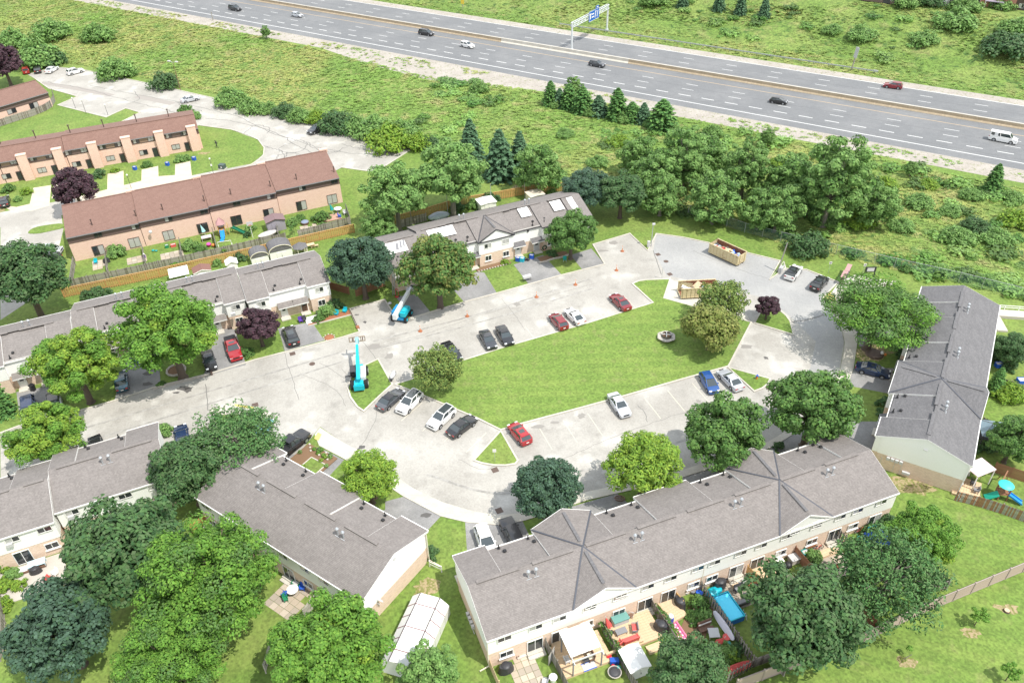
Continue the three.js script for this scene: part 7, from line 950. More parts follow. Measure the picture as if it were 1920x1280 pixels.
pile('refuse_bags', 'black refuse bags between the blue bins', 'bags', 2.76,-122.19, 0, [['bag', ball(0.35, 0, 0.28, 0, 0.85, 10), M.black], ['bag', ball(0.3, 0.5, 0.25, 0.1, 0.85, 10), M.black]]);
pile('ladder', 'white ladder leaning by the boom lift', 'ladder', -19.72,-112.2, 60, [['ladder_rail', bar([0, 0, -0.22], [1.1, 4.6, -0.22], 0.08), M.galv], ['ladder_rail', bar([0, 0, 0.22], [1.1, 4.6, 0.22], 0.08), M.galv], ['rungs', merge(Array.from({ length: 12 }, (_, k) => bar([0.09 * k + 0.05, 0.38 * k + 0.2, -0.22], [0.09 * k + 0.05, 0.38 * k + 0.2, 0.22], 0.05))), M.galv]]);
pile('hand_truck', 'red hand truck at the foot of the ladder', 'hand truck', -19.05,-111.69, 20, [['frame', merge([bar([-0.25, 0.1, 0], [-0.4, 1.3, -0.3], 0.07), bar([0.25, 0.1, 0], [0.1, 1.3, -0.3], 0.07), bar([-0.4, 1.3, -0.3], [0.1, 1.3, -0.3], 0.07)]), M.red], ['toe_plate', bx(0.6, 0.06, 0.4, 0, 0.1, 0.2), M.red], ['wheel', new THREE.CylinderGeometry(0.15, 0.15, 0.1, 12).rotateZ(Math.PI / 2).translate(-0.32, 0.15, -0.05), M.rubber], ['wheel', new THREE.CylinderGeometry(0.15, 0.15, 0.1, 12).rotateZ(Math.PI / 2).translate(0.32, 0.15, -0.05), M.rubber]]);
chair('left cyan garden chair on the red mulch beside the parking bay', -28.47,-106.71, 110, CY); chair('right cyan garden chair beside the parking bay', -27.18,-107.4, 110, CY, {});
pile('mulch_bed', 'red mulch bed with edging along the front of the right end house', 'flower bed', -29.48,-106.01, A_A, [['mulch', bx(7.2, 0.12, 1.4, 0, 0.06, 0), M.mulch], ['edging', merge([bx(7.4, 0.18, 0.14, 0, 0.09, 0.77)]), M.conc]]);
pile('mulch_mound', 'round red mulch mound at the lawn corner by the kerb', 'flower bed', -28.68,-100.66, 0, [['mulch', ball(0.8, 0, 0, 0, 0.35, 12), M.mulch], ['stone_ring', merge(Array.from({ length: 10 }, (_, k) => ball(0.13, Math.cos(k * 0.628) * 0.85, 0.08, Math.sin(k * 0.628) * 0.85, 0.8, 7))), M.stone]]);
pile('low_fence', 'low dark picket edging between the lawn and the parking bay', 'fence', -26.45,-107.83, 68, [['pickets', merge(Array.from({ length: 16 }, (_, k) => bx(0.08, 0.5, 0.06, k * 0.32, 0.25, 0))), M.brownTrim], ['rail', bx(5.1, 0.06, 0.06, 2.4, 0.4, 0.06), M.brownTrim], ['post_base', bx(0.6, 0.35, 0.5, 5.2, 0.17, 0), M.mulch]]);
pile('stone_ring', 'stone ring round the foot of the broad bright green tree', 'tree surround', -50.39,-93.38, 0, [['stone_wall', new THREE.TorusGeometry(1.35, 0.16, 6, 12).rotateX(Math.PI / 2).scale(1, 1.3, 1).translate(0, 0.15, 0), M.stone], ['soil', new THREE.CylinderGeometry(1.3, 1.3, 0.14, 16).translate(0, 0.07, 0), M.soil]]);
pile('garden_wall', 'low stone edging along the kerb below the broad bright green tree', 'wall', -48.75,-90.72, -22, [['stones', merge(Array.from({ length: 13 }, (_, k) => bx(0.55, 0.3, 0.3, -3.6 + k * 0.6, 0.15, (k % 3) * 0.02))), M.stone], ['side_stones', merge(Array.from({ length: 8 }, (_, k) => bx(0.28, 0.28, 0.55, 4.3, 0.14, -k * 0.6))), M.brownTrim]]);
chair('purple and black folding chair on the front walk of the grey row', -33.96,-105.03, 60, M.purple); chair('black folding chair beside the purple one', -33.41,-105.3, 60, M.dark);
cart('black wheeled bin at the leftmost driveway', -69.99,-89.65, 20, M.black);
pile('doorstep', 'white painted doorstep at the right end of the grey row', 'steps', -32.36,-105.69, A_A, [['landing', bx(2, 0.3, 1.2, 0, 0.15, 0), M.white], ['tread', bx(2, 0.15, 0.5, 0, 0.08, 0.85), M.white], ['railing', merge([bar([1, 0.3, -0.6], [1, 1.2, -0.6], 0.05), bar([1, 0.1, 1], [1, 1, 1], 0.05), bar([1, 1.2, -0.6], [1, 1, 1], 0.05)]), M.dark]]);
pile('wagon_wheel', 'old wagon wheel leaning under the lime ornamental tree', 'wheel', -17.77,-67.13, 40, [['rim', new THREE.TorusGeometry(0.65, 0.07, 6, 20).rotateX(1.1).translate(0, 0.4, 0), M.brown], ['spokes', merge(Array.from({ length: 5 }, (_, k) => bar([0.6 * Math.cos(k * 0.63), 0, 0.6 * Math.sin(k * 0.63)], [-0.6 * Math.cos(k * 0.63), 0, -0.6 * Math.sin(k * 0.63)], 0.05))).rotateX(-0.45).translate(0, 0.4, 0), M.brown]]);
pile('wagon_wheel', 'old wagon wheel lying by the kerb left of the right lime tree', 'wheel', 12.67,-65.91, 10, [['rim', new THREE.TorusGeometry(0.6, 0.07, 6, 20).rotateX(1.3).translate(0, 0.3, 0), M.brown], ['spokes', merge(Array.from({ length: 4 }, (_, k) => bar([0.55 * Math.cos(k * 0.78), 0, 0.55 * Math.sin(k * 0.78)], [-0.55 * Math.cos(k * 0.78), 0, -0.55 * Math.sin(k * 0.78)], 0.05))).rotateX(-0.25).translate(0, 0.3, 0), M.brown]]);
{ // front garden with a square of lawn
  const t = thing('front_garden', 'planted front garden round a square of lawn by the black pickup', 'garden', -26.63,-73.71, 34); part(t, 'soil_bed', bx(5.2, 0.14, 4.6, 0, 0.07, 0), M.soil); part(t, 'lawn_square', bx(2.4, 0.05, 2.4, 0.9, 0.17, 0.7), M.lawn); part(t, 'kerb_frame', merge([bx(2.6, 0.2, 0.14, 0.9, 0.1, 2.0), bx(0.14, 0.2, 2.6, -0.4, 0.1, 0.7), bx(0.14, 0.2, 2.6, 2.2, 0.1, 0.7), bx(2.6, 0.2, 0.14, 0.9, 0.1, -0.6)]), M.conc); const L = Leaves(55); for (let k = 0; k < 16; k++) L.clump((L.r() - 0.5) * 5, 0.3, k % 2 ? -1.5 - L.r() * 0.8 : -1.9 + L.r() * 4, 0.35, 0.8, 60, 0.1, 0.07, PAL[['lime', 'mid', 'pale', 'bright'][k % 4]]); part(t, 'flowers', L.geo(), leafMat, undefined, 'stuff'); const st = ball(0.17, 0, 0, 0, 0.8, 7); for (let k = 0; k < 9; k++) part(t, 'stone', st, M.stone).position.set(-2.3 + k * 0.5, 0.2, -2.2 + (k % 3) * 0.4);
}
pile('hedge_rail', 'white post rails beside the shrub at the end gable', 'railing', -9.97,-56.79, 30, [['post', bx(0.1, 1.1, 0.1, 0, 0.55, 0), M.white], ['post', bx(0.1, 1.1, 0.1, 1.6, 0.55, 0), M.white], ['rail', merge([bx(1.7, 0.08, 0.06, 0.8, 0.9, 0), bx(1.7, 0.08, 0.06, 0.8, 0.5, 0)]), M.white]]);
shrub('shrubDark', 'clipped shrub at the front corner of the end gable', -10.01,-58.42, 1.1);

// --- tunnel tent
{
  const t = thing('tunnel_tent', 'white tunnel tent with dark seams on the lawn', 'tent', -10.67,-47.38,-71.56, undefined), prof = [[-2.1, 0], [-2.1, 1.5], [-1.1, 2.45], [1.1, 2.45], [2.1, 1.5], [2.1, 0]], L = 8.2, cl = plain(0.72, 0.72, 0.7, 0.55), seam = plain(0.09, 0.07, 0.07, 0.6);
  for (let k = 0; k < 6; k++) { const x0 = -L / 2 + (k * L) / 6, x1 = x0 + L / 6 - 0.03; for (let i = 0; i < 5; i++) { const [za, ya] = prof[i], [zb, yb] = prof[i + 1]; part(t, 'cover_panel', tri(quad([x0, ya, za], [x0, yb, zb], [x1, yb, zb], [x1, ya, za])), cl); } if (k) for (let i = 1; i < 4; i++) if (i !== 2 || k % 2) part(t, 'cross_seam', bar([x0, prof[i][1] + 0.01, prof[i][0]], [x0, prof[i + 1][1] + 0.01, prof[i + 1][0]], 0.07, 0.05), plain(0.16, 0.04, 0.05, 0.6)); }
  for (const i of [2, 3]) part(t, 'roof_seam', bar([-L / 2, prof[i][1], prof[i][0]], [L / 2, prof[i][1], prof[i][0]], 0.1, 0.06), seam);
  const s = new THREE.Shape(prof.map(([z, y]) => new THREE.Vector2(z, y))), eg = new THREE.ExtrudeGeometry(s, { depth: 0.04, bevelEnabled: false }).rotateY(Math.PI / 2); for (const x of [-L / 2, L / 2 - 0.04]) part(t, 'end_wall', eg, cl).position.x = x;
}
// --- gardens of the long row
paving('weedy paved patio of the first garden in the long row', 0.32,-44.17, A_C, 4, 6, 0.72, { miss: 0.12 }); grill('black covered grill in the first garden of the long row', -1.46,-43.87, A_C);
pile('steps_rail', 'wooden steps with brown rails in the first garden', 'steps', 0.37,-45.93, A_C, [['tread', bx(1.8, 0.18, 0.6, 0, 0.09, 0.3), M.conc], ['tread', bx(1.8, 0.36, 0.4, 0, 0.18, -0.1), M.conc], ['rail', merge([bar([-0.9, 0, 0.6], [-0.9, 0.9, -0.4], 0.1), bar([-0.7, 0, 0.6], [-0.7, 0.9, -0.4], 0.1)]), M.brown]]);
chair('striped lounge chair at the bottom edge of the first garden', 2.38,-42.4, 200, M.grey, { cushion: M.white }); pile('round_planter', 'white round pot at the bottom edge beside the striped chair', 'planter', 3.2,-42.77, 0, [['pot', cy(0.3, 0.38, 0.6, 0, 0.3, 0, 16), M.white], ['pot_rim', new THREE.TorusGeometry(0.38, 0.05, 6, 18).rotateX(Math.PI / 2).translate(0, 0.6, 0), M.white]]);
pile('frame_board', 'framed pale board leaning on the fence of the first garden', 'board', 3.16,-44.9, -60, [['board', bx(1.2, 1.5, 0.05, 0, 0.8, 0), M.lightGrey], ['frame', merge([bx(1.3, 0.08, 0.08, 0, 1.55, 0), bx(1.3, 0.08, 0.08, 0, 0.06, 0), bx(0.08, 1.5, 0.08, -0.62, 0.8, 0), bx(0.08, 1.5, 0.08, 0.62, 0.8, 0)]), M.woodGrey]]);
deck('pale deck under the white pergola', ...CW(9.3, 2.05), A_C, 5.4, 3.7, 0.35);
{
  const t = thing('pergola', 'pergola with a corrugated white roof over the second garden deck', 'pergola', ...CW(9.05, 2.25), A_C, undefined, 0.37); t.scale.set(0.74, 1, 0.8); for (const [x, z] of [[-2.1, 2.1], [2.1, 2.1], [-2.1, -1.4], [2.1, -1.4]]) part(t, 'post', bx(0.16, 2.5, 0.16, x, 1.25, z), M.grey); part(t, 'beam', merge([bx(4.6, 0.16, 0.12, 0, 2.45, 2.1), bx(4.6, 0.16, 0.12, 0, 2.6, -1.4), bar([-2.1, 2.45, 2.6], [-2.1, 2.7, -1.8], 0.12), bar([2.1, 2.45, 2.6], [2.1, 2.7, -1.8], 0.12)]), M.lightGrey);
  for (let k = 0; k < 7; k++) { const g = bx(0.62, 0.04, 3.6, -1.93 + k * 0.64, 2.72, -0.35, 0, k % 2 ? 0.07 : -0.07); g.rotateX(0.05); part(t, 'roof_panel', g, M.white); }
}
table('low dark table on the pergola deck', 6.75,-44.51, A_C, 1, 0.6, 0.45, M.dark, { y: 0.37 }); chair('brown armchair with a cream cushion on the pergola deck', 7.09,-44.73, A_C + 180, M.brown, { cushion: M.cream, w: 0.85, y: 0.37 }); chair('white armchair at the left of the pergola deck', 4.69,-44.45, A_C, M.lightGrey, { y: 0.37 }); chair('striped armchair under the pergola edge', 6.62,-45.51, A_C + 90, M.grey, { cushion: M.pink, y: 0.37 });
pile('patterned_mat', 'blue patterned mat at the deck edge', 'mat', 6.86,-43.98, A_C, [['mat', bx(1.4, 0.03, 0.8, 0, 0.4, 0), M.lightGrey], ['mat_border', merge([bx(1.44, 0.034, 0.08, 0, 0.4, 0.4), bx(1.44, 0.034, 0.08, 0, 0.4, -0.4)]), M.blue]]);
deck('wide pale deck with the red furniture', ...CW(15.4, 1.75), A_C, 5.3, 3.4, 0.4); 
{ const t = thing('storage_chest', 'storage chest with a green lid on the furnished deck', 'storage box', 10.57,-48.83, A_C, undefined, 0.43); part(t, 'chest', bx(1.7, 0.65, 0.8, 0, 0.33, 0), M.lightGrey); part(t, 'lid', merge([bx(1.8, 0.12, 0.9, 0, 0.72, 0)]), plain(0.13, 0.3, 0.27, 0.6)); }
umbrella('closed red parasol at the deck fence', 9.53,-47.61, M.coral, 0.43, 0.3); table('grey coffee table on the furnished deck', 10.52,-47.52, A_C, 1.2, 0.7, 0.4, M.grey, { y: 0.43 });
chair('grey armchair with a red cushion on the furnished deck', 11.94,-47.79, A_C + 200, M.grey, { cushion: M.coral, w: 0.95, y: 0.43 }); chair('red sofa along the deck edge', 11.38,-46.51, A_C + 270, M.coral, { name: 'garden_sofa', cat: 'sofa', w: 1.7, y: 0.43, cushion: M.coral }); chair('small red chair at the left corner of the deck', 10.13,-46.13, A_C + 250, M.coral, { y: 0.43 });
grill('black covered grill at the right fence of the furnished deck', 14.68,-47.83, 40, 0.43); pile('cafe_chairs', 'round wire cafe chairs beside the patio door', 'chairs', 11.77,-49.43, 0, [['hoop', new THREE.TorusGeometry(0.36, 0.03, 6, 16).translate(0, 0.9, 0), M.lightGrey], ['seat', cy(0.24, 0.24, 0.06, 0, 0.85, 0.15, 12), M.brown], ['legs', merge(legs(0.5, 0.5, 0.5)).translate(0, 0.4, 0.1), M.lightGrey]]);
pile('deck_railing', 'wooden rail along the front of the furnished deck', 'railing', 11.54,-46.03, A_C, [['rail', bx(4.2, 0.45, 0.1, -0.9, 0.55, 0), M.woodDeck], ['cap', bx(4.3, 0.06, 0.2, -0.9, 0.8, 0), M.woodDeck]]); steps('wooden steps down from the furnished deck', 13.74,-46.14, A_C - 90, 1.7, M.woodDeck);
shed('white vinyl shed below the furnished deck', 11.36,-43.97, A_C, 2.2, 2.6, 1.6, M.white, M.white, { rise: 0.35 });
pile('toy_heap', 'heap of red, blue and green toys at the vine fence', 'toys', 9.49,-44.49, 0, [['toy_car', bx(0.9, 0.5, 0.5, 0, 0.3, 0), M.blue], ['toy_car', bx(0.5, 0.45, 0.45, -0.5, 0.25, -0.5), M.red], ['ball', ball(0.3, 0.3, 0.3, 0.8, 1, 12), M.teal], ['ball', ball(0.22, -0.2, 0.22, 0.5, 1, 12), M.red]]);
pile('fire_pit', 'round dark fire pit with a wire lid in the second garden', 'fire pit', 9.34,-43.17, 0, [['bowl', cy(0.5, 0.62, 0.4, 0, 0.35, 0, 18), M.dark], ['ring', new THREE.TorusGeometry(0.66, 0.05, 6, 22).rotateX(Math.PI / 2).translate(0, 0.55, 0), M.stone], ['lid', ball(0.5, 0, 0.55, 0, 0.3, 14), M.dark]]);
{ const vine = (label, x, z, deg, len, seed, pal = 'mid', h = 1.5) => { const t = thing('climbing_vine', label, 'vine', x, z, deg), L = Leaves(seed); for (let k = 0; k < len * 3; k++) L.clump((k / 3) + L.r() * 0.2, h * (0.5 + 0.5 * L.r()), (L.r() - 0.5) * 0.4, 0.34, 0.9, 46, 0.1, 0.08, PAL[pal]); part(t, 'foliage', L.geo(), leafMat); part(t, 'stems', merge([0.2, 0.5, 0.8].map((k) => rod([len * k, 0, 0], [len * k + 0.2, h, 0], 0.03, 0.015))), M.bark); };
  vine('green vine on the fence beside the pergola', 8.6,-48.26, 66, 4.2, 61); vine('green vine lower down the same fence, by the toys', 9.75,-45.3, 60, 3, 62, 'dark'); vine('green vine on the fence right of the furnished deck', 14.4,-50.32, 62, 3.4, 63); vine('yellowish vine trailing on the fence above the pink slide', 15.72,-47.43, 62, 3.2, 64, 'bright'); vine('leafy vine arching over the patio door of the fourth garden', 13.87,-52.13, -24, 4.6, 65, 'bright', 2.2);
  vine('climber growing over the grey fence below the tall brown shed', -52.73,-126.82, -15, 0.9, 66, 'bright', 1.5); vine('tall climber spilling over the grey fence gap', -40.91,-132.01, -80, 2.8, 67, 'mid', 2.4); vine('rose climber on the wall of the right-hand row corner', 57.39,-67.14, -70, 2, 68, 'mid', 2); vine('weeds growing along the base of the grey fence', -70.18,-118.9, -12, 5, 69, 'bright', 0.5); vine('weeds at the base of the grey fence further right', -60.83,-123.18, -12, 4, 70, 'bright', 0.5); }
// fourth garden
deck('brown wooden deck of the fourth garden', 16.16,-50.6, A_C - 8, 1.9, 3.4, 0.35, M.woodDeck); pile('stair_rail', 'wooden rail beside the fourth garden deck', 'railing', 16.94,-51.77, 62, [['rail', bx(2.6, 0.9, 0.07, 0, 0.75, 0), M.woodNew]]); grill('black barbecue right of the fourth garden deck', 17.23,-50.83, 60); pile('deck_chest', 'tan chest at the wall of the fourth garden', 'storage box', 17.58,-52.42, A_C, [['chest', bx(1.5, 0.6, 0.6, 0, 0.3, 0), M.tan2], ['lid', bx(1.6, 0.1, 0.7, 0, 0.65, 0), M.stone]]);
pile('soil_plot', 'bare earth plot with round stepping stones', 'garden plot', 18.1,-47.67, -62, [['soil', bx(7.5, 0.06, 2.6, 0, 0.03, 0), M.soil], ['stepping_stone', cy(0.38, 0.38, 0.06, 1.2, 0.08, -0.5, 16), M.stone], ['stepping_stone', cy(0.38, 0.38, 0.06, 3, 0.08, -0.5, 16), M.stone]]);
{ const t = thing('water_slide', 'pink flowered water slide mat along the vine fence', 'slide mat', 16.75,-47.09,67.28, undefined), g = bx(6.2, 0.08, 0.95, 0, 0.1, 0); part(t, 'mat', g, std({ map: tex(128, 0.9, (u, v) => ((Math.sin(u * 12.566) * Math.cos(v * 12.566) > 0.35) ? [0.75, 0.68, 0.7] : [0.72, 0.16, 0.32])), roughness: 0.5 })); for (const s of [1, -1]) part(t, 'side_tube', new THREE.CylinderGeometry(0.12, 0.12, 6.2, 10).rotateZ(Math.PI / 2).translate(0, 0.16, s * 0.48), M.pink); }
pile('toy_robot', 'blue and white inflatable toy at the top of the pink mat', 'toy', 15.86,-48.86, 0, [['body', bx(0.6, 1, 0.5, 0, 0.5, 0), M.blue], ['head', ball(0.3, 0, 1.15, 0, 1, 12), M.white]]);
pile('raised_bed', 'raised vegetable bed beside the bare earth plot', 'planter', 19.12,-49.99, -62, [['box', bx(2.6, 0.5, 1.1, 0, 0.25, 0), M.woodDeck], ['soil', bx(2.4, 0.06, 0.9, 0, 0.5, 0), M.soil]]);
for (const [l, x, z, R, k] of [['leafy vegetable bush by the pool fence', 19.34,-50.5, 1.3, 'shrub'], ['vegetable bush below the leafy one', 19.53,-49.2, 1.1, 'shrubPale'], ['tall vegetable plant by the earth plot', 18.4,-49.23, 1.0, 'shrub'], ['green vegetable plant low in the garden', 20.75,-45.16, 1.2, 'shrubPale'], ['yellow-green plant low in the garden', 21.41,-44.73, 0.9, 'shrubLime'], ['dark plant low in the garden', 22.28,-45.42, 0.9, 'shrubDark'], ['green plant beside the red kayak', 19.89,-44.43, 1.0, 'shrub'], ['flowering plant by the maple edge', 19.55,-45.38, 0.8, 'shrubPale']]) shrub(k, l, x, z, R);
{ const t = thing('swing_bench', 'brown garden swing bench with a white stripe', 'bench', 19.38,-47.94, A_C); part(t, 'seat', bx(1.6, 0.1, 0.6, 0, 0.45, 0.1), M.brown); part(t, 'backrest', bx(1.6, 0.7, 0.1, 0, 0.8, -0.25, 0, 0, -0.3), M.brown); part(t, 'stripe', bx(1.55, 0.14, 0.03, 0, 0.85, -0.18, 0, 0, -0.3), M.white); for (const s of [1, -1]) part(t, 'leg', bx(0.08, 0.45, 0.6, s * 0.75, 0.22, 0), M.dark); }
table('square grey table beside the red parasol', 20.04,-47.12, A_C + 20, 1.1, 1.1, 0.7, M.lightGrey); umbrella('closed red parasol in the vegetable garden', 19.82,-45.85, M.coral, 0, -0.35); table('small round red table at the pool fence', 21.26,-46.65, 0, 0.8, 0.8, 0.6, M.coral, { round: 1 }); table('small round teal table below the red one', 21.27,-45.99, 0, 0.6, 0.6, 0.5, M.teal, { round: 1 });
bike('bicycle leaning at the top of the pool fence', 20.09,-52.75, 60, M.dark); pile('tub', 'blue tub at the top of the pool fence', 'tub', 19.6,-52.09, 0, [['tub', cy(0.3, 0.4, 0.5, 0, 0.25, 0, 14), M.blue], ['contents', cy(0.34, 0.34, 0.04, 0, 0.46, 0, 14), M.soil]]); pile('planters', 'pots and tools at the wall of the fourth garden', 'planters', 18.7,-52.52, A_C, [['pot', cy(0.2, 0.28, 0.4, -0.5, 0.2, 0, 12), M.lightGrey], ['pot', cy(0.2, 0.28, 0.4, 0.2, 0.2, 0.2, 12), M.grey], ['tool', bar([0.5, 0, 0], [0.7, 1.4, -0.2], 0.05), M.woodDeck]]);
// pool garden
{
  const t = thing('frame_pool', 'rectangular blue frame pool with bright water', 'pool', ...CW(26, 3.2), A_C + 90), L = 3.2, W = 1.8, H = 0.85, pb = plain(0.01, 0.13, 0.42, 0.5); part(t, 'wall', merge([bx(L, H, 0.08, 0, H / 2, W / 2), bx(L, H, 0.08, 0, H / 2, -W / 2), bx(0.08, H, W - 0.1, L / 2, H / 2, 0), bx(0.08, H, W - 0.1, -L / 2, H / 2, 0)]), pb); part(t, 'liner', bx(L - 0.1, 0.05, W - 0.1, 0, 0.04, 0), CY); part(t, 'water', bx(L - 0.14, 0.02, W - 0.14, 0, H - 0.12, 0), new THREE.MeshPhysicalMaterial({ color: lin(0.12, 0.72, 1), roughness: 0.12, ior: 1.33 }));
  part(t, 'top_rail', merge([bar([-L / 2, H, W / 2], [L / 2, H, W / 2], 0.1), bar([-L / 2, H, -W / 2], [L / 2, H, -W / 2], 0.1), bar([L / 2, H, -W / 2], [L / 2, H, W / 2], 0.1), bar([-L / 2, H, -W / 2], [-L / 2, H, W / 2], 0.1)]), CY); for (let k = 0; k < 4; k++) for (const s of [1, -1]) part(t, 'support', bar([-L / 2 + 0.3 + k * 1.0, H, s * (W / 2 + 0.05)], [-L / 2 + 0.3 + k * 1.0, 0, s * (W / 2 + 0.3)], 0.07), M.white); part(t, 'ladder', merge([bar([1.2, 0, -W / 2 - 0.4], [1.2, 1.3, -W / 2], 0.05), bar([1.6, 0, -W / 2 - 0.4], [1.6, 1.3, -W / 2], 0.05), bar([1.2, 0.6, -W / 2 - 0.3], [1.6, 0.6, -W / 2 - 0.3], 0.05)]), M.galv);
}
pile('pool_cover', 'crumpled cyan pool cover beside the pool', 'cover', 21.21,-52.31, A_C, [['cover', (() => { const g = new THREE.SphereGeometry(0.8, 16, 8), p = g.attributes.position; for (let i = 0; i < p.count; i++) p.setXYZ(i, p.getX(i) * 1.3 + 0.1 * Math.sin(p.getZ(i) * 9), Math.max(0.02, 0.3 + p.getY(i) * 0.4 + 0.08 * Math.sin(p.getX(i) * 11)), p.getZ(i) * 0.7); g.computeVertexNormals(); return g; })(), CY]]);
paving('pale paved terrace beside the pool', 23.96,-52.36, A_C, 6, 5, 0.75, { miss: 0 });
{ const board = (label, mat, x, z, deg, L, lean, nm, cat) => { const t = thing(nm, label, cat, x, z, deg), s = new THREE.Shape(); for (let k = 0; k <= 24; k++) { const a = (k / 24) * 6.283, c = Math.cos(a), q = Math.sin(a); s[k ? 'lineTo' : 'moveTo']((c * L) / 2, Math.sign(q) * Math.pow(Math.abs(q), 0.75) * 0.37); } const g = new THREE.ExtrudeGeometry(s, { depth: 0.1, bevelEnabled: true, bevelThickness: 0.03, bevelSize: 0.04, bevelSegments: 2 }); g.rotateX(lean); g.translate(0, 0.75, 0); part(t, 'hull', uvm(g), mat); const st = bx(L * 0.5, 0.14, 0.03); st.rotateX(lean - Math.PI); st.translate(0, 0.79, 0.1); part(t, 'stripe', st, M.lightGrey); return t; };
  board('white paddle board leaning on the pool fence', plain(0.6, 0.6, 0.68, 0.4), 21.26,-47.89,68.98, 3.6, -0.5, 'paddle_board', 'paddle board'); board('red kayak lying on the fence end of the vegetable garden', M.coral, 21.37,-43.1,-19.45, 3.6, -1, 'kayak', 'kayak'); }
grill('black covered grill at the wall of the pool garden', 22.03,-53.11, A_C); bike('bicycle in the clutter beside the pool terrace', 23.1,-53.42, 10, M.brown); steps('wooden steps below the pool garden patio door', 24.14,-53.59, A_C - 90, 1.8, M.woodDeck);
pile('garden_clutter', 'pushchair and bags in front of the pool garden steps', 'clutter', 24.86,-53.43, 0, [['bag', ball(0.4, 0, 0.35, 0, 0.9, 10), M.white], ['bag', ball(0.3, 0.5, 0.28, 0.2, 0.9, 10), M.coral], ['crate', bx(0.5, 0.4, 0.4, -0.5, 0.2, 0.2), M.grey], ['pole', bar([0.2, 0, -0.3], [0.5, 1.3, -0.3], 0.05), M.dark]]);
chair('dark wicker armchair left on the pool terrace', 24.05,-52.5, A_C + 90, M.dark, { w: 1.2, cushion: M.grey }); chair('dark wicker armchair right on the pool terrace', 25.89,-52.44, A_C + 200, M.dark, { w: 0.9, cushion: M.grey }); chair('dark wicker sofa at the pool terrace edge', 23.97,-50.76, A_C + 270, M.dark, { name: 'garden_sofa', cat: 'sofa', w: 1.5, cushion: M.grey }); table('dark glass table with a pale rim on the pool terrace', 24.95,-51.46, A_C + 30, 1.5, 0.9, 0.45, M.dark, { legs: M.lightGrey });
// sixth to eighth gardens
steps('wooden steps below the sixth garden patio door', 27.44,-54.76, A_C - 90, 2, M.woodDeck); pile('refuse_bags', 'black refuse bags in the sixth garden', 'bags', 29.49,-55.26, 0, [['bag', ball(0.5, 0, 0.4, 0, 0.85, 12), M.black], ['bag', ball(0.45, 0.7, 0.38, -0.2, 0.85, 12), M.black], ['bag', ball(0.4, -0.6, 0.35, 0.3, 0.85, 12), M.black]]); bike('bicycle heap at the wall of the sixth garden', 28.54,-55.72, -30, M.brown); table('white table behind the black bags', 29.29,-55.84, A_C, 1, 0.6, 0.7, M.white); pile('storage_chest', 'grey chest against the brown fence of the sixth garden', 'storage box', 31.08,-56.22, A_C, [['chest', bx(1.1, 0.7, 0.9, 0, 0.35, 0), M.stone], ['lid', bx(1.2, 0.1, 1.0, 0, 0.75, 0), M.lightGrey]]); paving('path of slabs across the sixth garden', 28.33,-53.46, A_C - 10, 6, 2, 0.75, { miss: 0.1 });
paving('square paved patio of the seventh garden', 34.89,-56.1, A_C, 5, 5, 0.95, { miss: 0 }); steps('wooden steps below the seventh garden patio door', 35.2,-57.42, A_C - 90, 2.2, M.woodDeck); shrub('shrubPale', 'light green plant beside the seventh garden patio', 33.26,-56.45, 1.1); pile('red_planter', 'terracotta trough under the seventh garden window', 'planter', 33.37,-57.78, A_C, [['trough', bx(1.3, 0.3, 0.35, 0, 0.6, 0), M.mulch], ['stand', bx(1.2, 0.45, 0.25, 0, 0.22, 0), M.grey]]); bin('tub_box', 'teal box under the seventh garden window', 32.6,-57.06, A_C, M.teal, { w: 0.8, d: 0.6, h: 0.6, cat: 'box' }); pile('clay_pots', 'red clay pots at the edge of the seventh garden patio', 'planters', 35.13,-55.37, 0, [['pot', cy(0.18, 0.25, 0.35, 0, 0.18, 0, 12), M.mulch], ['pot', cy(0.18, 0.25, 0.35, 0.55, 0.18, 0.15, 12), M.mulch]]); bike('child bicycle at the grey fence of the seventh garden', 36.7,-58.42, 30, M.dark); bike('child bicycle under the seventh garden window', 34.17,-57.6, -20, M.coral);
pile('blue_tarp', 'crumpled bright blue tarpaulin in the last garden', 'tarpaulin', 41.42,-58.57, A_C, [['tarp', (() => { const g = new THREE.BoxGeometry(2.2, 0.5, 2.4, 10, 2, 10), p = g.attributes.position; for (let i = 0; i < p.count; i++) p.setY(i, Math.max(0.02, p.getY(i) + 0.55 + 0.22 * Math.sin(p.getX(i) * 3.1) * Math.cos(p.getZ(i) * 2.7))); g.computeVertexNormals(); return g; })(), M.blue], ['chair_frame', merge([bar([-0.7, 0.9, -1], [-0.7, 1.5, -1.2], 0.06), bar([0.4, 0.9, -1], [0.4, 1.5, -1.2], 0.06), bar([-0.7, 1.5, -1.2], [0.4, 1.5, -1.2], 0.06)]), CY]]);
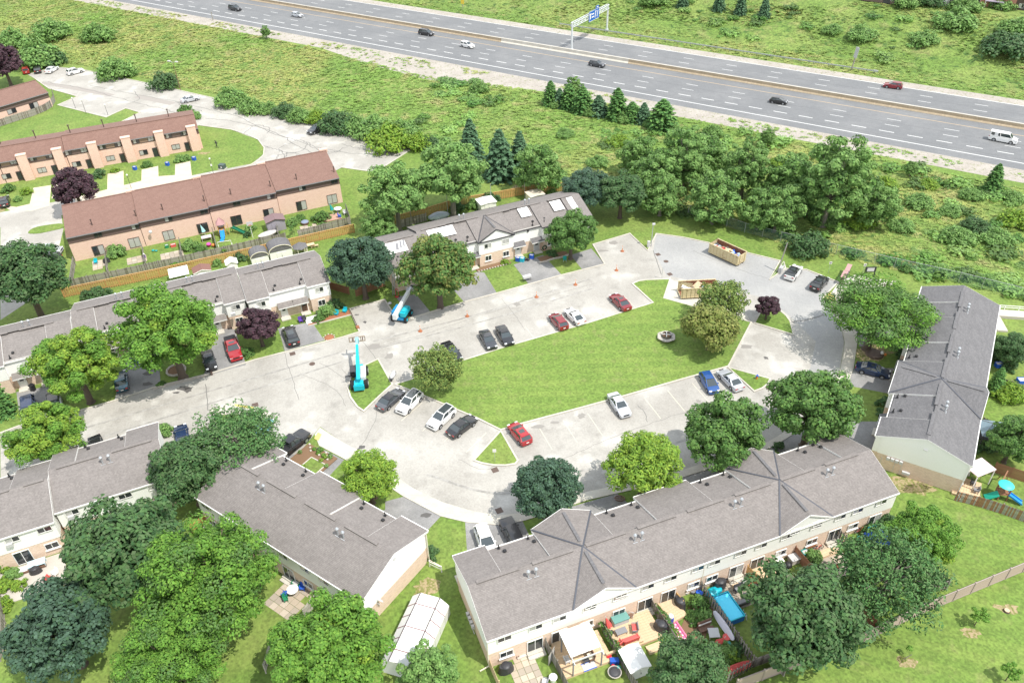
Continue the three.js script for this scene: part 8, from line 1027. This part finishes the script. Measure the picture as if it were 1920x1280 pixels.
pile('toy_wagon', 'green toy wagon in the last garden', 'toy', 39.66,-58.63, 20, [['box', bx(1.1, 0.4, 0.6, 0, 0.4, 0), M.teal], ['wheel', new THREE.CylinderGeometry(0.15, 0.15, 0.7, 12).rotateX(Math.PI / 2).translate(0.35, 0.15, 0), M.dark], ['wheel', new THREE.CylinderGeometry(0.15, 0.15, 0.7, 12).rotateX(Math.PI / 2).translate(-0.35, 0.15, 0), M.dark], ['handle', bar([0.55, 0.4, 0], [1.1, 0.8, 0], 0.05), M.dark]]); pile('boxes', 'white and pink boxes beside the green toy wagon', 'boxes', 40.04,-58.16, 10, [['box', bx(0.7, 0.4, 0.5, 0, 0.2, 0), M.white], ['box', bx(0.6, 0.35, 0.6, 0.7, 0.18, 0.4), M.lightGrey], ['box', bx(0.45, 0.4, 0.4, 0.4, 0.2, -0.6), M.coral]]); bike('bicycle at the wall of the last garden', 39.91,-60.01, -20, M.coral); umbrella('beige parasol top showing above the shaggy pine', 39.93,-56.09, M.cream); shrub('shrub', 'dark green bush at the wall of the last garden', 41.17,-60.05, 1.3); shrub('shrubDark', 'dark shrub with pale flowers at the end of the long row', 43.49,-60.92, 1.5); shrub('shrubDark', 'weeds at the foot of the last garden fence', 38.16,-57.18, 1.1);
pile('deck_boards', 'pile of boards at the last garden fence', 'boards', 38.51,-58.52, 40, [['board', bx(2, 0.06, 0.2, 0, 0.05, 0), M.woodDeck], ['board', bx(2, 0.06, 0.2, 0.1, 0.12, 0.25, 0.1), M.woodDeck]]);
// right-hand row gardens
{ const t = thing('gazebo', 'gazebo with a faceted grey-blue hipped roof', 'gazebo', 62.35,-73.93,14.29, undefined), W = 4.6, D = 3.4, h = 2.3, r2 = 1.0, rg = 0.9, gm = plain(0.2, 0.28, 0.34, 0.5); const c = [[-W / 2, D / 2], [W / 2, D / 2], [W / 2, -D / 2], [-W / 2, -D / 2]], ap = [[-rg, 0], [rg, 0]]; const face = (a, b, q) => part(t, 'roof_panel', tri(q.length === 1 ? [[a[0], h, a[1]], [b[0], h, b[1]], [q[0][0], h + r2, q[0][1]]] : quad([a[0], h, a[1]], [b[0], h, b[1]], [q[1][0], h + r2, q[1][1]], [q[0][0], h + r2, q[0][1]])), gm); const mid = (a, b, k) => [a[0] + (b[0] - a[0]) * k, a[1] + (b[1] - a[1]) * k]; for (const [i, j] of [[0, 0], [2, 2]]) { const a = c[i], b = c[(i + 1) % 4], p = i === 0 ? ap[0] : ap[1], q = i === 0 ? ap[1] : ap[0]; face(a, mid(a, b, 0.25), [p]); face(mid(a, b, 0.25), mid(a, b, 0.5), [p, mid(p, q, 0.5)]); face(mid(a, b, 0.5), mid(a, b, 0.75), [mid(p, q, 0.5), q]); face(mid(a, b, 0.75), b, [q]); } face(c[1], mid(c[1], c[2], 0.5), [ap[1]]); face(mid(c[1], c[2], 0.5), c[2], [ap[1]]); face(c[3], mid(c[3], c[0], 0.5), [ap[0]]); face(mid(c[3], c[0], 0.5), c[0], [ap[0]]); part(t, 'ridge', merge([bar([-rg, h + r2, 0], [rg, h + r2, 0], 0.08), ...c.map((q, i) => bar([q[0], h + 0.02, q[1]], [i === 0 || i === 3 ? -rg : rg, h + r2 + 0.02, 0], 0.06))]), M.grey); for (const [x, z] of c) part(t, 'post', bx(0.12, h, 0.12, x * 0.94, h / 2, z * 0.94), M.dark); part(t, 'eave_beam', merge([bx(W, 0.12, 0.1, 0, h - 0.08, D / 2 - 0.1), bx(W, 0.12, 0.1, 0, h - 0.08, -D / 2 + 0.1), bx(0.1, 0.12, D - 0.3, W / 2 - 0.1, h - 0.08, 0), bx(0.1, 0.12, D - 0.3, -W / 2 + 0.1, h - 0.08, 0)]), M.dark); part(t, 'floor', bx(W, 0.08, D, 0, 0.04, 0), M.dark); }
deck('small deck with chairs behind the right-hand row corner', 55.18,-66.08, A_D, 3.4, 3, 0.3); { const t = thing('porch_awning', 'pale pink flat awning over the corner deck', 'awning', 56.6,-67.3,-22.03, undefined); part(t, 'awning_roof', bx(3.0, 0.1, 2.2, 0, 2.6, 0), plain(0.62, 0.5, 0.5, 0.6)); for (const [x, z] of [[-1.4, 1], [1.4, 1], [1.4, -1], [-1.4, -1]]) part(t, 'post', bx(0.1, 2.6, 0.1, x, 1.3, z), M.white); }
chair('dark chair on the corner deck', 56.06,-66.57, 30, M.dark, { y: 0.33 }); chair('grey chair on the corner deck', 55.88,-65.37, 200, M.grey, { y: 0.33 });
{ const t = thing('play_set', 'play tower with a turquoise dome, green ramp and blue slide', 'play set', 58.7,-64.76, 10); for (const [x, z] of [[-0.5, -0.5], [0.5, -0.5], [-0.5, 0.5], [0.5, 0.5]]) part(t, 'post', bx(0.13, 2.1, 0.13, x, 1.05, z), M.woodRed); part(t, 'platform', bx(1.2, 0.1, 1.2, 0, 1.0, 0), M.woodRed); part(t, 'dome_roof', new THREE.SphereGeometry(0.95, 16, 6, 0, 6.3, 0, 1.2).scale(1, 0.5, 1).translate(0, 2.0, 0), plain(0.05, 0.6, 0.55, 0.5)); part(t, 'slide', merge([bar([0.5, 1.0, 0.3], [2.1, 0.15, 0.9], 0.6, 0.1), bar([0.4, 1.15, 0.62], [2.0, 0.3, 1.22], 0.06, 0.2), bar([0.6, 1.15, -0.02], [2.2, 0.3, 0.58], 0.06, 0.2)]), plain(0.02, 0.25, 0.6, 0.4)); part(t, 'ramp', bar([-0.6, 1.0, 0.4], [-1.9, 0.1, 0.4], 0.9, 0.12), plain(0.01, 0.32, 0.22, 0.5)); part(t, 'swing_beam', merge([bar([-0.3, 2.0, -0.5], [1.0, 2.0, -2.6], 0.13), bar([1.0, 2.0, -2.6], [0.6, 0, -3.1], 0.1), bar([1.0, 2.0, -2.6], [1.5, 0, -2.5], 0.1)]), M.woodRed); }
{ const t = thing('access_ramp', 'long pale wheelchair ramp with white rails at the right edge', 'ramp', 78.85,-101.72, 10); part(t, 'ramp_deck', bx(9, 0.12, 1.6, 1.5, 0.45, 0), M.conc); part(t, 'ramp_side', merge([bx(9, 0.5, 0.12, 1.5, 0.25, 0.85), bx(9, 0.5, 0.12, 1.5, 0.25, -0.85)]), M.stone); part(t, 'rail', merge([bx(9, 0.08, 0.08, 1.5, 1.3, -0.85), bx(9, 0.08, 0.08, 1.5, 0.95, -0.85), ...[-2.9, -0.8, 1.3, 3.4, 5.5].map((x) => bx(0.08, 1.1, 0.08, x, 0.8, -0.85))]), M.white); part(t, 'lower_landing', bx(1.5, 0.3, 4, -2.6, 0.15, 2.7), M.conc); }
bin('storage_tub', 'blue tub behind the far right-hand row houses', 70.74,-89.37, 0, M.blue, { w: 0.9, d: 0.7, h: 0.6, cat: 'box' }); bin('storage_tub', 'blue tub at the right edge above the yellow-green shrub', 72.3,-85.82, 0, M.blue, { w: 1.2, d: 0.9, h: 0.5, cat: 'box' }); for (const [l, x, z, R] of [['bush behind the far right-hand row houses', 72.24,-92.71, 1.7], ['low bush below the blue tub, right-hand row', 71.92,-88.95, 1.3], ['bush at the right-hand row wall under the blue gazebo', 60.82,-72.84, 1.4], ['small bush below the ramp', 70.88,-91.23, 1]]) shrub('shrubDark', l, x, z, R);
pile('ornament_bed', 'mulched tree bed with a white and orange ornament by the blue saloon', 'flower bed', 54.06,-92.96, 0, [['bed_edge', new THREE.CylinderGeometry(1.2, 1.3, 0.25, 14).translate(0, 0.12, 0), M.iron], ['ornament', ball(0.25, 1, 0.4, 0.2, 1.3, 10), M.white], ['ornament', ball(0.2, 1.4, 0.3, 0.5, 1.1, 10), M.orange]]); for (const [l, x, z, R] of [['dark shrub at the right-hand row wall above the blue saloon', 57.92,-92.67, 1.3], ['dark shrub at the right-hand row front below the driveway', 51.27,-81.66, 1.2], ['dark shrub lower on the right-hand row front', 50.17,-79.75, 1.0], ['shrub beside the leaning maple trunk', 34.45,-74.2, 0.8]]) shrub('shrubDark', l, x, z, R);
// gardens of the end gable row and the lower left row
paving('tan terrace of the end gable row under the trees', -24.86,-53.31, A_E, 5, 6, 0.8, { miss: 0.1 }); table('white patio table on the tan terrace', -24.82,-53.72, 0, 1.3, 1.3, 0.7, M.white, { round: 1 }); chair('small blue chair on the tan terrace', -25.68,-53.33, 200, M.blue, { w: 0.45 }); chair('small green chair on the tan terrace', -25.45,-52.79, 60, M.green, { w: 0.45 }); chair('blue striped deck chair at the wall of the tan terrace', -23.85,-54.17, 100, M.blue, {}); bin('green_tub', 'green tub at the wall of the tan terrace', -24.66,-54.68, A_E, M.green, { w: 0.9, d: 0.6, h: 0.6, cat: 'box' }); bin('teal_tub', 'teal tub beside the pale fence', -20.6,-51.7, A_E, M.teal, { w: 0.8, d: 0.8, h: 0.6, cat: 'box' }); cart('grey wheeled bin beside the end gable corner', -16.73,-49.51, A_E, M.grey);
table('garden table with a pale blue cloth, lower left row', -54.98,-58.21, A_A, 1.8, 1.0, 0.75, plain(0.5, 0.68, 0.75, 0.7)); grill('black grill below the pale blue table', -54.82,-57.33, A_A, 0, 0.8); pile('brick_terrace', 'stone and timber terrace of the lower left row', 'patio', -54.94,-56.54, A_A, [['paving', bx(7, 0.08, 5, 0, 0.04, 0), M.stone], ['timber_edge', bx(4.2, 0.3, 0.3, -0.6, 0.2, -1.2), M.brown]]); chair('red chair at the edge of the dark bluish maple', -52.64,-56.11, 10, M.coral); chair('white chair on the lower left terrace', -52.41,-56.97, 120, M.white); steps('white doorstep of the lower left row', -56.99,-57.69, A_A - 90, 2, M.white);
for (const [l, x, z, R, k] of [['yellow-green clipped bush at the left edge, upper', -59.09,-58.12, 1.3, 'shrubLime'], ['yellow-green clipped bush at the left edge, lower', -57.66,-55.21, 1.3, 'shrubLime'], ['yellow-green clipped bush at the left edge, lowest', -56.47,-52.78, 1.2, 'shrubLime'], ['light green plant beside the left edge bushes', -57.25,-56.83, 1, 'shrubPale'], ['low round plant by the lower left terrace', -55.9,-55.51, 0.9, 'shrubLime']]) shrub(k, l, x, z, R);
// gardens of the facing brick row
shed('brown shed with a ridge vent in the brick row gardens', -44.75,-136.28, A_A, 3.6, 2.6, 2.1, plain(0.32, 0.3, 0.34, 0.7), plain(0.2, 0.135, 0.14, 0.7), { rise: 0.5, trim: M.brownTrim });
{ const t = thing('playhouse', 'wooden playhouse with a pointed pink roof and blue slide', 'playhouse', -54.48,-134.33, 70); for (const [x, z] of [[-0.6, -0.6], [0.6, -0.6], [-0.6, 0.6], [0.6, 0.6]]) part(t, 'post', bx(0.13, 2.5, 0.13, x, 1.25, z), M.woodNew); part(t, 'platform', bx(1.4, 0.1, 1.4, 0, 1.3, 0), M.woodNew); part(t, 'side_panel', merge([bx(1.3, 0.6, 0.05, 0, 1.65, 0.62), bx(1.3, 0.6, 0.05, 0, 1.65, -0.62), bx(0.05, 0.6, 1.2, -0.62, 1.65, 0)]), M.white); part(t, 'pointed_roof', new THREE.ConeGeometry(1.15, 1.3, 4).rotateY(Math.PI / 4).translate(0, 3.1, 0), plain(0.36, 0.2, 0.2, 0.7)); part(t, 'climbing_frame', merge([0.4, 0.8, 1.2, 1.6, 2.0].map((y) => bx(0.9, 0.08, 0.08, 0, y, -1.15)).concat([bx(0.1, 2.1, 0.1, -0.45, 1.05, -1.15), bx(0.1, 2.1, 0.1, 0.45, 1.05, -1.15)])), M.woodNew); part(t, 'slide', merge([bar([0.7, 1.3, 0], [2.2, 0.5, 0.1], 0.7, 0.12), bar([2.2, 0.5, 0.1], [2.9, 0.2, 0.5], 0.7, 0.12), bar([0.7, 1.45, 0.36], [2.2, 0.65, 0.46], 0.08, 0.25), bar([0.7, 1.45, -0.36], [2.2, 0.65, -0.26], 0.08, 0.25)]), plain(0.01, 0.24, 0.62, 0.4)); }
{ const t = thing('green_slide', 'dark green plastic slide right of the playhouse', 'slide', -51.66,-134.79, 20); part(t, 'chute', merge([bar([-1.2, 1.1, 0], [1.4, 0.2, 0], 0.6, 0.1), bar([-1.2, 1.25, 0.32], [1.4, 0.35, 0.32], 0.07, 0.22), bar([-1.2, 1.25, -0.32], [1.4, 0.35, -0.32], 0.07, 0.22)]), plain(0.01, 0.14, 0.075, 0.45)); part(t, 'ladder', merge([bar([-1.2, 1.1, 0.3], [-1.6, 0, 0.3], 0.08), bar([-1.2, 1.1, -0.3], [-1.6, 0, -0.3], 0.08)]), plain(0.01, 0.14, 0.075, 0.45)); }
pile('goal_frame', 'white frame goal under the blue slide', 'goal', -52.88,-129.88, -15, [['frame', merge([bar([-1.2, 0, 0], [-1.2, 1.1, 0], 0.07), bar([1.2, 0, 0], [1.2, 1.1, 0], 0.07), bar([-1.2, 1.1, 0], [1.2, 1.1, 0], 0.07)]), M.white], ['base', merge([bar([-1.2, 0.04, 0], [-1.2, 0.04, -0.9], 0.07), bar([1.2, 0.04, 0], [1.2, 0.04, -0.9], 0.07)]), M.white]]);
{ const t = thing('basketball_hoop', 'basketball hoop on a white pole in the brick row garden', 'basketball hoop', -48.42,-132.8, -20); part(t, 'pole', cy(0.05, 0.05, 3, 0, 1.5, 0, 8), M.white); part(t, 'backboard', bx(1.1, 0.75, 0.05, 0, 3.2, 0.25), M.lightGrey); part(t, 'ring', new THREE.TorusGeometry(0.23, 0.025, 6, 16).rotateX(Math.PI / 2).translate(0, 2.95, 0.52), M.coral); }
{ const t = thing('covered_boat', 'small boat under a pale cover in front of the brown shed', 'boat', -45.49,-132.98,-34.51, undefined); const g = new THREE.SphereGeometry(1, 18, 10), p = g.attributes.position; for (let i = 0; i < p.count; i++) { const x = p.getX(i); p.setXYZ(i, x * 2.0, Math.max(0.3, 0.75 + p.getY(i) * 0.4), p.getZ(i) * 0.8 * (x > 0 ? 1 - x * x * 0.5 : 1)); } g.computeVertexNormals(); part(t, 'boat_cover', g, plain(0.5, 0.47, 0.46, 0.6)); part(t, 'trailer', merge([bx(3, 0.1, 0.9, -0.2, 0.28, 0), bar([1.4, 0.28, 0], [2.4, 0.28, 0], 0.1)]), M.dark); for (const s of [1, -1]) part(t, 'wheel', new THREE.CylinderGeometry(0.24, 0.24, 0.14, 12).rotateX(Math.PI / 2).translate(-0.6, 0.24, s * 0.75), M.rubber); }
table('round white table at the right end of the brick row gardens', -33.8,-142.35, 0, 1.5, 1.5, 0.75, M.white, { round: 1 }); umbrella('closed green parasol beside the round white table', -34.48,-141.28, M.teal); chair('small blue chair by the round white table', -33.1,-139.9, 0, M.blue, { w: 0.5 }); chair('folding chair leaning on the end fence', -32.25,-141.16, 60, M.lightGrey, {}); pile('fire_pit', 'dark covered fire pit in the fifth brick row garden', 'fire pit', -39.48,-137.68, 0, [['bowl', cy(0.7, 0.8, 0.4, 0, 0.3, 0, 16), M.brown], ['cover', ball(0.75, 0, 0.5, 0, 0.35, 14), plain(0.2, 0.24, 0.32)]]); paving('pale paving in the fifth brick row garden', -38.84,-135.97, A_A, 5, 3, 0.8, { miss: 0.1 }); pile('red_terrace', 'reddish terrace at the right end of the brick row gardens', 'patio', -34.69,-139.99, A_A, [['terrace', bx(3.4, 0.08, 2.6, 0, 0.04, 0), plain(0.42, 0.26, 0.19, 0.9)], ['edge', bx(3.5, 0.12, 0.1, 0, 0.05, 1.35), M.brown]]);
table('table with a pink and white cloth in the flower garden', -56.99,-132.45, A_A, 1.8, 1.1, 0.75, plain(0.62, 0.5, 0.55, 0.7)); umbrella('closed pale teal parasol at the patio door', -57.6,-133.88, plain(0.35, 0.62, 0.6)); pile('flower_pots', 'pink and orange flower pots in the flower garden', 'planters', -55.9,-130.03, 0, [['flowers', ball(0.45, 0, 0.5, 0, 0.7, 10), plain(0.6, 0.08, 0.35)], ['pot', cy(0.25, 0.35, 0.4, 0, 0.2, 0, 12), M.mulch], ['flowers', ball(0.35, 0.9, 0.45, 0.2, 0.7, 10), M.orange], ['pot', cy(0.2, 0.3, 0.36, 0.9, 0.18, 0.2, 12), M.mulch]]); bin('storage_tub', 'red and blue tubs under the third brick row patio door', -62.66,-130.38, A_A, M.coral, { w: 0.9, d: 0.5, h: 0.5, cat: 'box' }); bin('storage_tub', 'green tub at the third brick row patio door', -63.75,-130.05, A_A, M.green, { w: 0.6, d: 0.5, h: 0.55, cat: 'box' });
paving('worn paving of the third brick row garden', -61.96,-127.28, A_A, 5, 3, 0.8, { miss: 0.02 }); paving('loose paving in the second brick row garden', -67.92,-125.9, A_A, 4, 3, 0.85, { miss: 0.2 }); paving('loose paving in the first brick row garden', -74.09,-124.56, A_A, 3, 4, 0.85, { miss: 0.2 }); chair('small cyan chair in the first brick row garden', -74.93,-124.96, 80, CY, { w: 0.55 }); grill('black grill at the first brick row garden fence', -73.1,-125.24, A_A, 0, 0.75); pile('toy_frog', 'teal toys on the third brick row lawn', 'toy', -65.9,-128.81, 0, [['toy', ball(0.3, 0, 0.2, 0, 0.6, 10), M.teal], ['toy', ball(0.25, 0.6, 0.18, 0.1, 0.6, 10), M.teal]]); pile('toy_figure', 'purple and white toy at the second brick row fence', 'toy', -66.64,-126.4, 0, [['body', bx(0.3, 0.7, 0.3, 0, 0.35, 0), M.purple], ['head', ball(0.2, 0, 0.85, 0, 1, 10), M.white]]);
for (const [l, x, z, R, k] of [['large light green bush at the brick wall of the second garden', -72.33,-127.81, 1.9, 'shrubPale'], ['climbing bush in the middle of the brick row flower garden', -59.45,-129.63, 1.6, 'shrubPale'], ['leafy plants beside the pink tablecloth', -57.15,-128.56, 1.2, 'shrub'], ['light bush between the patio door and the brown shed', -49.54,-135.71, 1.2, 'shrubPale'], ['dark bush under the basketball hoop', -49.65,-133.67, 0.9, 'shrubDark'], ['tall leafy bush between the last two brick row gardens', -36.65,-139.23, 1.8, 'shrub'], ['leafy bush low at the grey fence gap', -35.43,-135.79, 1.3, 'shrub'], ['green bush in the fifth brick row garden', -41.77,-137.8, 1.3, 'shrubPale'], ['bush with blue flowers in the fifth brick row garden', -40.86,-139.46, 1.1, 'shrub'], ['clipped round bush in front of the red brick row', -88.84,-161.67, 1.6, 'shrubDark'], ['flowering bush right of the clipped one, brick row front', -86.22,-163.64, 1, 'shrubLime'], ['grassy shrub in front of the last brick doors', -73.29,-168.33, 1.4, 'shrubPale'], ['long pale shrub at the end doors of the brick row', -72.09,-169.1, 1.1, 'shrubPale'], ['shrub in front of the brick row between two drives', -80,-165.97, 1.2, 'shrub'], ['shrubs in front of the brick row left of the clipped bush', -92.83,-159.82, 1.4, 'shrub'], ['plant at the left end of the brick row front', -105.58,-155.51, 1.5, 'shrub'], ['yellow-green plant at the left end of the brick row front', -101.17,-154.27, 1.3, 'shrubLime'], ['white flowering plant beside the left edge driveway', -101.48,-150.92, 0.9, 'shrubPale'], ['shrub at the corner of the far left brick house', -125.33,-196.78, 1.5, 'shrub'], ['thin bush behind the end of the red brick row', -81.03,-197.28, 2, 'shrub'], ['feathery bush at the corner of the red brick row', -77.75,-193.54, 1.8, 'shrubPale'], ['evergreen at the orange fence, left', -70.14,-114.07, 1.9, 'shrubDark'], ['evergreen at the orange fence, right of the left one', -71.45,-113.49, 1.6, 'shrubDark'], ['dark shrub behind the grey row sheds', -48.8,-124.76, 1.4, 'shrubDark'], ['low plants behind the grey row, middle', -52.5,-123.49, 1.1, 'shrubPale'], ['shrub in front of the row end by the cyan chairs', -30.16,-106.94, 1.6, 'shrubPale'], ['shrub at the left of the cyan chairs by the wall', -31.12,-105.49, 1.1, 'shrub'], ['leafy bush behind the cyan chairs', -29.12,-109.17, 1.5, 'shrubDark'], ['round bush beside the red pickup', -40.46,-96.83, 1.2, 'shrub'], ['small bush at the driveway of the row under repair', -0.87,-121.29, 0.8, 'shrubLime'], ['dark shrub at the front bed under the end maple', 7.6,-123.78, 1.0, 'shrubDark'], ['dark shrub behind the row under repair, left', -10.06,-141.49, 1.7, 'shrubDark'], ['tall dark shrub behind the row under repair', -3.87,-144.98, 2.0, 'shrubDark'], ['light shrub behind the row under repair', -6.93,-142.87, 1.6, 'shrubPale'], ['green plants on the orange fence end', 8.92,-147.51, 1.1, 'shrubPale'], ['bush by the chain link fence under the locust tree', 68.02,-115.46, 1.2, 'shrub'], ['green shrub beside the long row left lawn', 7.73,-61.55, 0.7, 'shrub'], ['low shrub at the kerb wall by the bright tree', -51.53,-90.11, 0.7, 'shrub'], ['shrub at the lower left row end by the visitor bays', -47.69,-79.88, 1.3, 'shrubPale']]) shrub(k, l, x, z, R);
// behind the grey rows
shed('round topped shed with grey shingles behind the grey row', -44.91,-123.84, A_A, 3.2, 2.6, 1.8, M.white, M.roofDark, { dome: 1, rise: 0.6 }); shed('larger barn shed with grey shingles behind the grey row', -41.56,-125.7, A_A, 4.2, 3, 2.0, M.white, M.roofDark, { dome: 1, rise: 0.7 }); table('pale picnic table top behind the grey row', -37.1,-128.3, A_A, 2.4, 0.9, 0.8, M.woodDeck); pile('picnic_bench', 'small wooden bench beside the picnic table', 'bench', -35.98,-128.63, A_A, [['seat', bx(1.4, 0.08, 0.4, 0, 0.45, 0), M.woodDeck], ['leg', bx(0.1, 0.45, 0.35, -0.6, 0.22, 0), M.woodDeck], ['leg', bx(0.1, 0.45, 0.35, 0.6, 0.22, 0), M.woodDeck]]);
{ const t = thing('lattice_arbour', 'white lattice arbour with a dark top behind the grey row', 'arbour', -37.95,-126.07, A_A); part(t, 'roof', new THREE.ConeGeometry(1.5, 0.9, 6).translate(0, 2.3, 0), M.roofDark); for (let k = 0; k < 6; k++) { part(t, 'post', bx(0.1, 1.9, 0.1, Math.cos(k * 1.047) * 1.2, 0.95, Math.sin(k * 1.047) * 1.2), M.cream); } part(t, 'lattice', merge(Array.from({ length: 18 }, (_, k) => { const a = k * 0.349, b = a + 0.349; return [bar([Math.cos(a) * 1.2, 0.1, Math.sin(a) * 1.2], [Math.cos(b) * 1.2, 0.9, Math.sin(b) * 1.2], 0.05), bar([Math.cos(a) * 1.2, 0.9, Math.sin(a) * 1.2], [Math.cos(b) * 1.2, 0.1, Math.sin(b) * 1.2], 0.05)]; }).flat()), M.cream); }
shed('white shed behind the middle of the grey row', -49.21,-121.54, A_A, 2, 1.8, 1.7, M.white, M.white, { rise: 0.5 }); shed('small shed with a brown roof behind the grey row', -53.77,-119.31, A_A, 3, 2.2, 1.7, M.white, plain(0.2, 0.1, 0.08), { rise: 0.5 }); { const t = thing('canopy_tent', 'white canopy top showing behind the grey row', 'canopy', -57.33,-118.11, A_A); part(t, 'canopy_roof', new THREE.ConeGeometry(2.3, 0.8, 4).rotateY(Math.PI / 4).translate(0, 2.5, 0), M.white); for (const [x, z] of [[-1.5, -1.5], [1.5, -1.5], [1.5, 1.5], [-1.5, 1.5]]) part(t, 'leg', bx(0.06, 2.2, 0.06, x, 1.1, z), M.galv); }
fence('pale grey fence behind the left part of the grey row', [-71.01,-108.48, -68.16,-110.19, -63.9,-113.14], { mat: M.woodPale, h: 1.7 }); fence('red brown fence behind the grey row, left of the canopy', [-63.6,-112.8, -60.62,-114.93], { mat: M.woodRed, h: 1.6 });
shed('low shed with a white flat roof behind the row under repair', -4.38,-141.84, A_A, 3.4, 2.8, 1.9, M.white, M.white, { rise: 0.15 }); shed('low shed with a beige roof behind the row under repair', 5.33,-144.46, A_A, 3.2, 2.6, 1.9, M.cream, plain(0.6, 0.52, 0.42, 0.7), { rise: 0.15 }); { const t = thing('covered_car', 'car under a grey-blue cover behind the row under repair', 'covered car', -13.56,-138.17,-23.35, undefined); const g = new THREE.SphereGeometry(1, 18, 10), p = g.attributes.position; for (let i = 0; i < p.count; i++) { const x = p.getX(i), y = p.getY(i); p.setXYZ(i, x * 2.2, Math.max(0.25, 0.75 + y * (0.75 - 0.3 * x * x)), Math.sign(p.getZ(i)) * Math.pow(Math.abs(p.getZ(i)), 0.6) * 0.9); } g.computeVertexNormals(); part(t, 'cover', g, plain(0.36, 0.42, 0.46, 0.45)); for (const [x, z] of [[-1.3, 0.75], [1.3, 0.75], [-1.3, -0.75], [1.3, -0.75]]) part(t, 'wheel', new THREE.CylinderGeometry(0.3, 0.3, 0.2, 12).rotateX(Math.PI / 2).translate(x, 0.3, z), M.rubber); }
for (const [l, x, z, h] of [['first thin metal pole behind the row under repair', -18.92,-137.85, 3.4], ['second thin metal pole behind the row under repair', -11.87,-139.61, 5.5], ['third thin metal pole behind the row under repair', -3.44,-143.58, 4.5], ['fourth thin metal pole behind the row under repair', 3.34,-145.95, 3.6], ['fifth thin metal pole behind the row under repair', 6.03,-145.8, 3.6]]) { const t = thing('clothes_pole', l, 'pole', x, z, 0); part(t, 'pole', cy(0.05, 0.05, h, 0, h / 2, 0, 8), M.galv); part(t, 'cap', ball(0.08, 0, h, 0, 1, 8), M.galv); }
pile('play_bits', 'green garden chair on the lawn under the end maple', 'chair', 9.75,-121.49, 0, [['seat', bx(0.6, 0.08, 0.5, 0, 0.45, 0), M.teal], ['backrest', bx(0.6, 0.5, 0.07, 0, 0.75, -0.25), M.teal], ['legs', merge(legs(0.6, 0.5, 0.45)), M.lightGrey]]); pile('wreath', 'round dark wreath on the brick wall beside the front door', 'wreath', 6.3,-124.59, A_A, [['wreath', new THREE.TorusGeometry(0.38, 0.12, 8, 20).translate(0, 1.1, 0), plain(0.03, 0.06, 0.03)], ['bow', ball(0.1, 0, 0.72, 0.1, 1, 8), M.coral]]); pile('stone_edge', 'pale stone edging round the front bed at the end maple', 'edging', 7.99,-122.3, A_A, [['stones', merge(Array.from({ length: 12 }, (_, k) => bx(0.5, 0.25, 0.25, -2.8 + k * 0.52, 0.12, 0.1 * Math.sin(k)))), M.stone], ['bed', bx(5.6, 0.1, 1.6, 0.2, 0.05, -0.9), M.soil]]); pile('flower_bed', 'narrow planted bed under the windows of the row under repair', 'flower bed', -2.95,-120.51, A_A, [['bed', bx(6.5, 0.14, 1.1, 0, 0.07, 0), M.soil], ['stones', merge(Array.from({ length: 12 }, (_, k) => ball(0.16, -3 + k * 0.52, 0.12, 0.6, 0.8, 7))), M.stone]]);
pile('dish_pile', 'small white bag on the grass strip by the boom lift', 'bag', -20.07,-109.53, 0, [['bag', ball(0.35, 0, 0.2, 0, 0.6, 9), M.lightGrey], ['knot', ball(0.08, 0, 0.42, 0, 1, 6), M.lightGrey]]);
pile('stump', 'small cut stump with soil ring on the lower right lawn', 'stump', 51.54,-49.15, 0, [['stump', cy(0.35, 0.3, 0.22, 0, 0.11, 0, 12), M.bark], ['cut_face', cy(0.27, 0.27, 0.02, 0, 0.23, 0, 12), M.woodDeck]]);
// far houses at the top right
{ const far = (label, x, z, deg, w, d, h, wall, roofM) => { const t = thing('far_house', label, 'house', x, z, deg, undefined, bankH(x, z)); part(t, 'wall', bx(w, h, d, 0, h / 2, 0), wall); part(t, 'roof', merge([tri([...quad([-w / 2 - 0.3, h, d / 2 + 0.3], [w / 2 + 0.3, h, d / 2 + 0.3], [w / 2 + 0.3, h + 2, 0], [-w / 2 - 0.3, h + 2, 0]), ...quad([w / 2 + 0.3, h, -d / 2 - 0.3], [-w / 2 - 0.3, h, -d / 2 - 0.3], [-w / 2 - 0.3, h + 2, 0], [w / 2 + 0.3, h + 2, 0])])]), roofM); for (let k = 0; k < 3; k++) for (const y of [1.4, 4]) addWindow(t, 'window', -w / 3 + (k * w) / 3, y, d / 2 + 0.02, NEAR, 1.3, 1.2, 2, { curt: k % 2 ? '0' : '' }); part(t, 'patio_door', bx(2, 2.1, 0.1, w * 0.18, 1.05, d / 2 + 0.06), M.dark); };
  far('white far house at the top right', 135.1,-252.09, 32, 9, 8, 6, M.white, M.roofDark); far('red brick far house at the top right corner', 146.85,-249.76, 32, 12, 9, 6, std({ map: brickPinkTex, color: lin(0.6, 0.4, 0.36) }), M.roofDark); far('brown far house left of the white one at the top edge', 117.18,-258.72, 32, 11, 9, 6, M.brownSide, M.roofBrown); far('second brown far house at the top edge', 127.72,-255.22, 32, 9, 8, 6, std({ map: brickPinkTex, color: lin(0.7, 0.5, 0.46) }), M.roofDark); far('grey far house at the right end of the top edge', 153.18,-245.65, 32, 9, 8, 6, M.brownTrim, M.roofDark); }
{ const t = thing('far_awning', 'dark patio awning in front of the red brick far house', 'awning', 144.65,-245.32, 32, undefined, 6.6); part(t, 'awning_roof', bx(5, 0.15, 3, 0, 2.6, 0), plain(0.3, 0.27, 0.33, 0.7)); for (const s of [-2.3, 2.3]) part(t, 'post', bx(0.15, 2.6, 0.15, s, 1.3, 1.4), M.white); }

renderer.render(scene, camera);
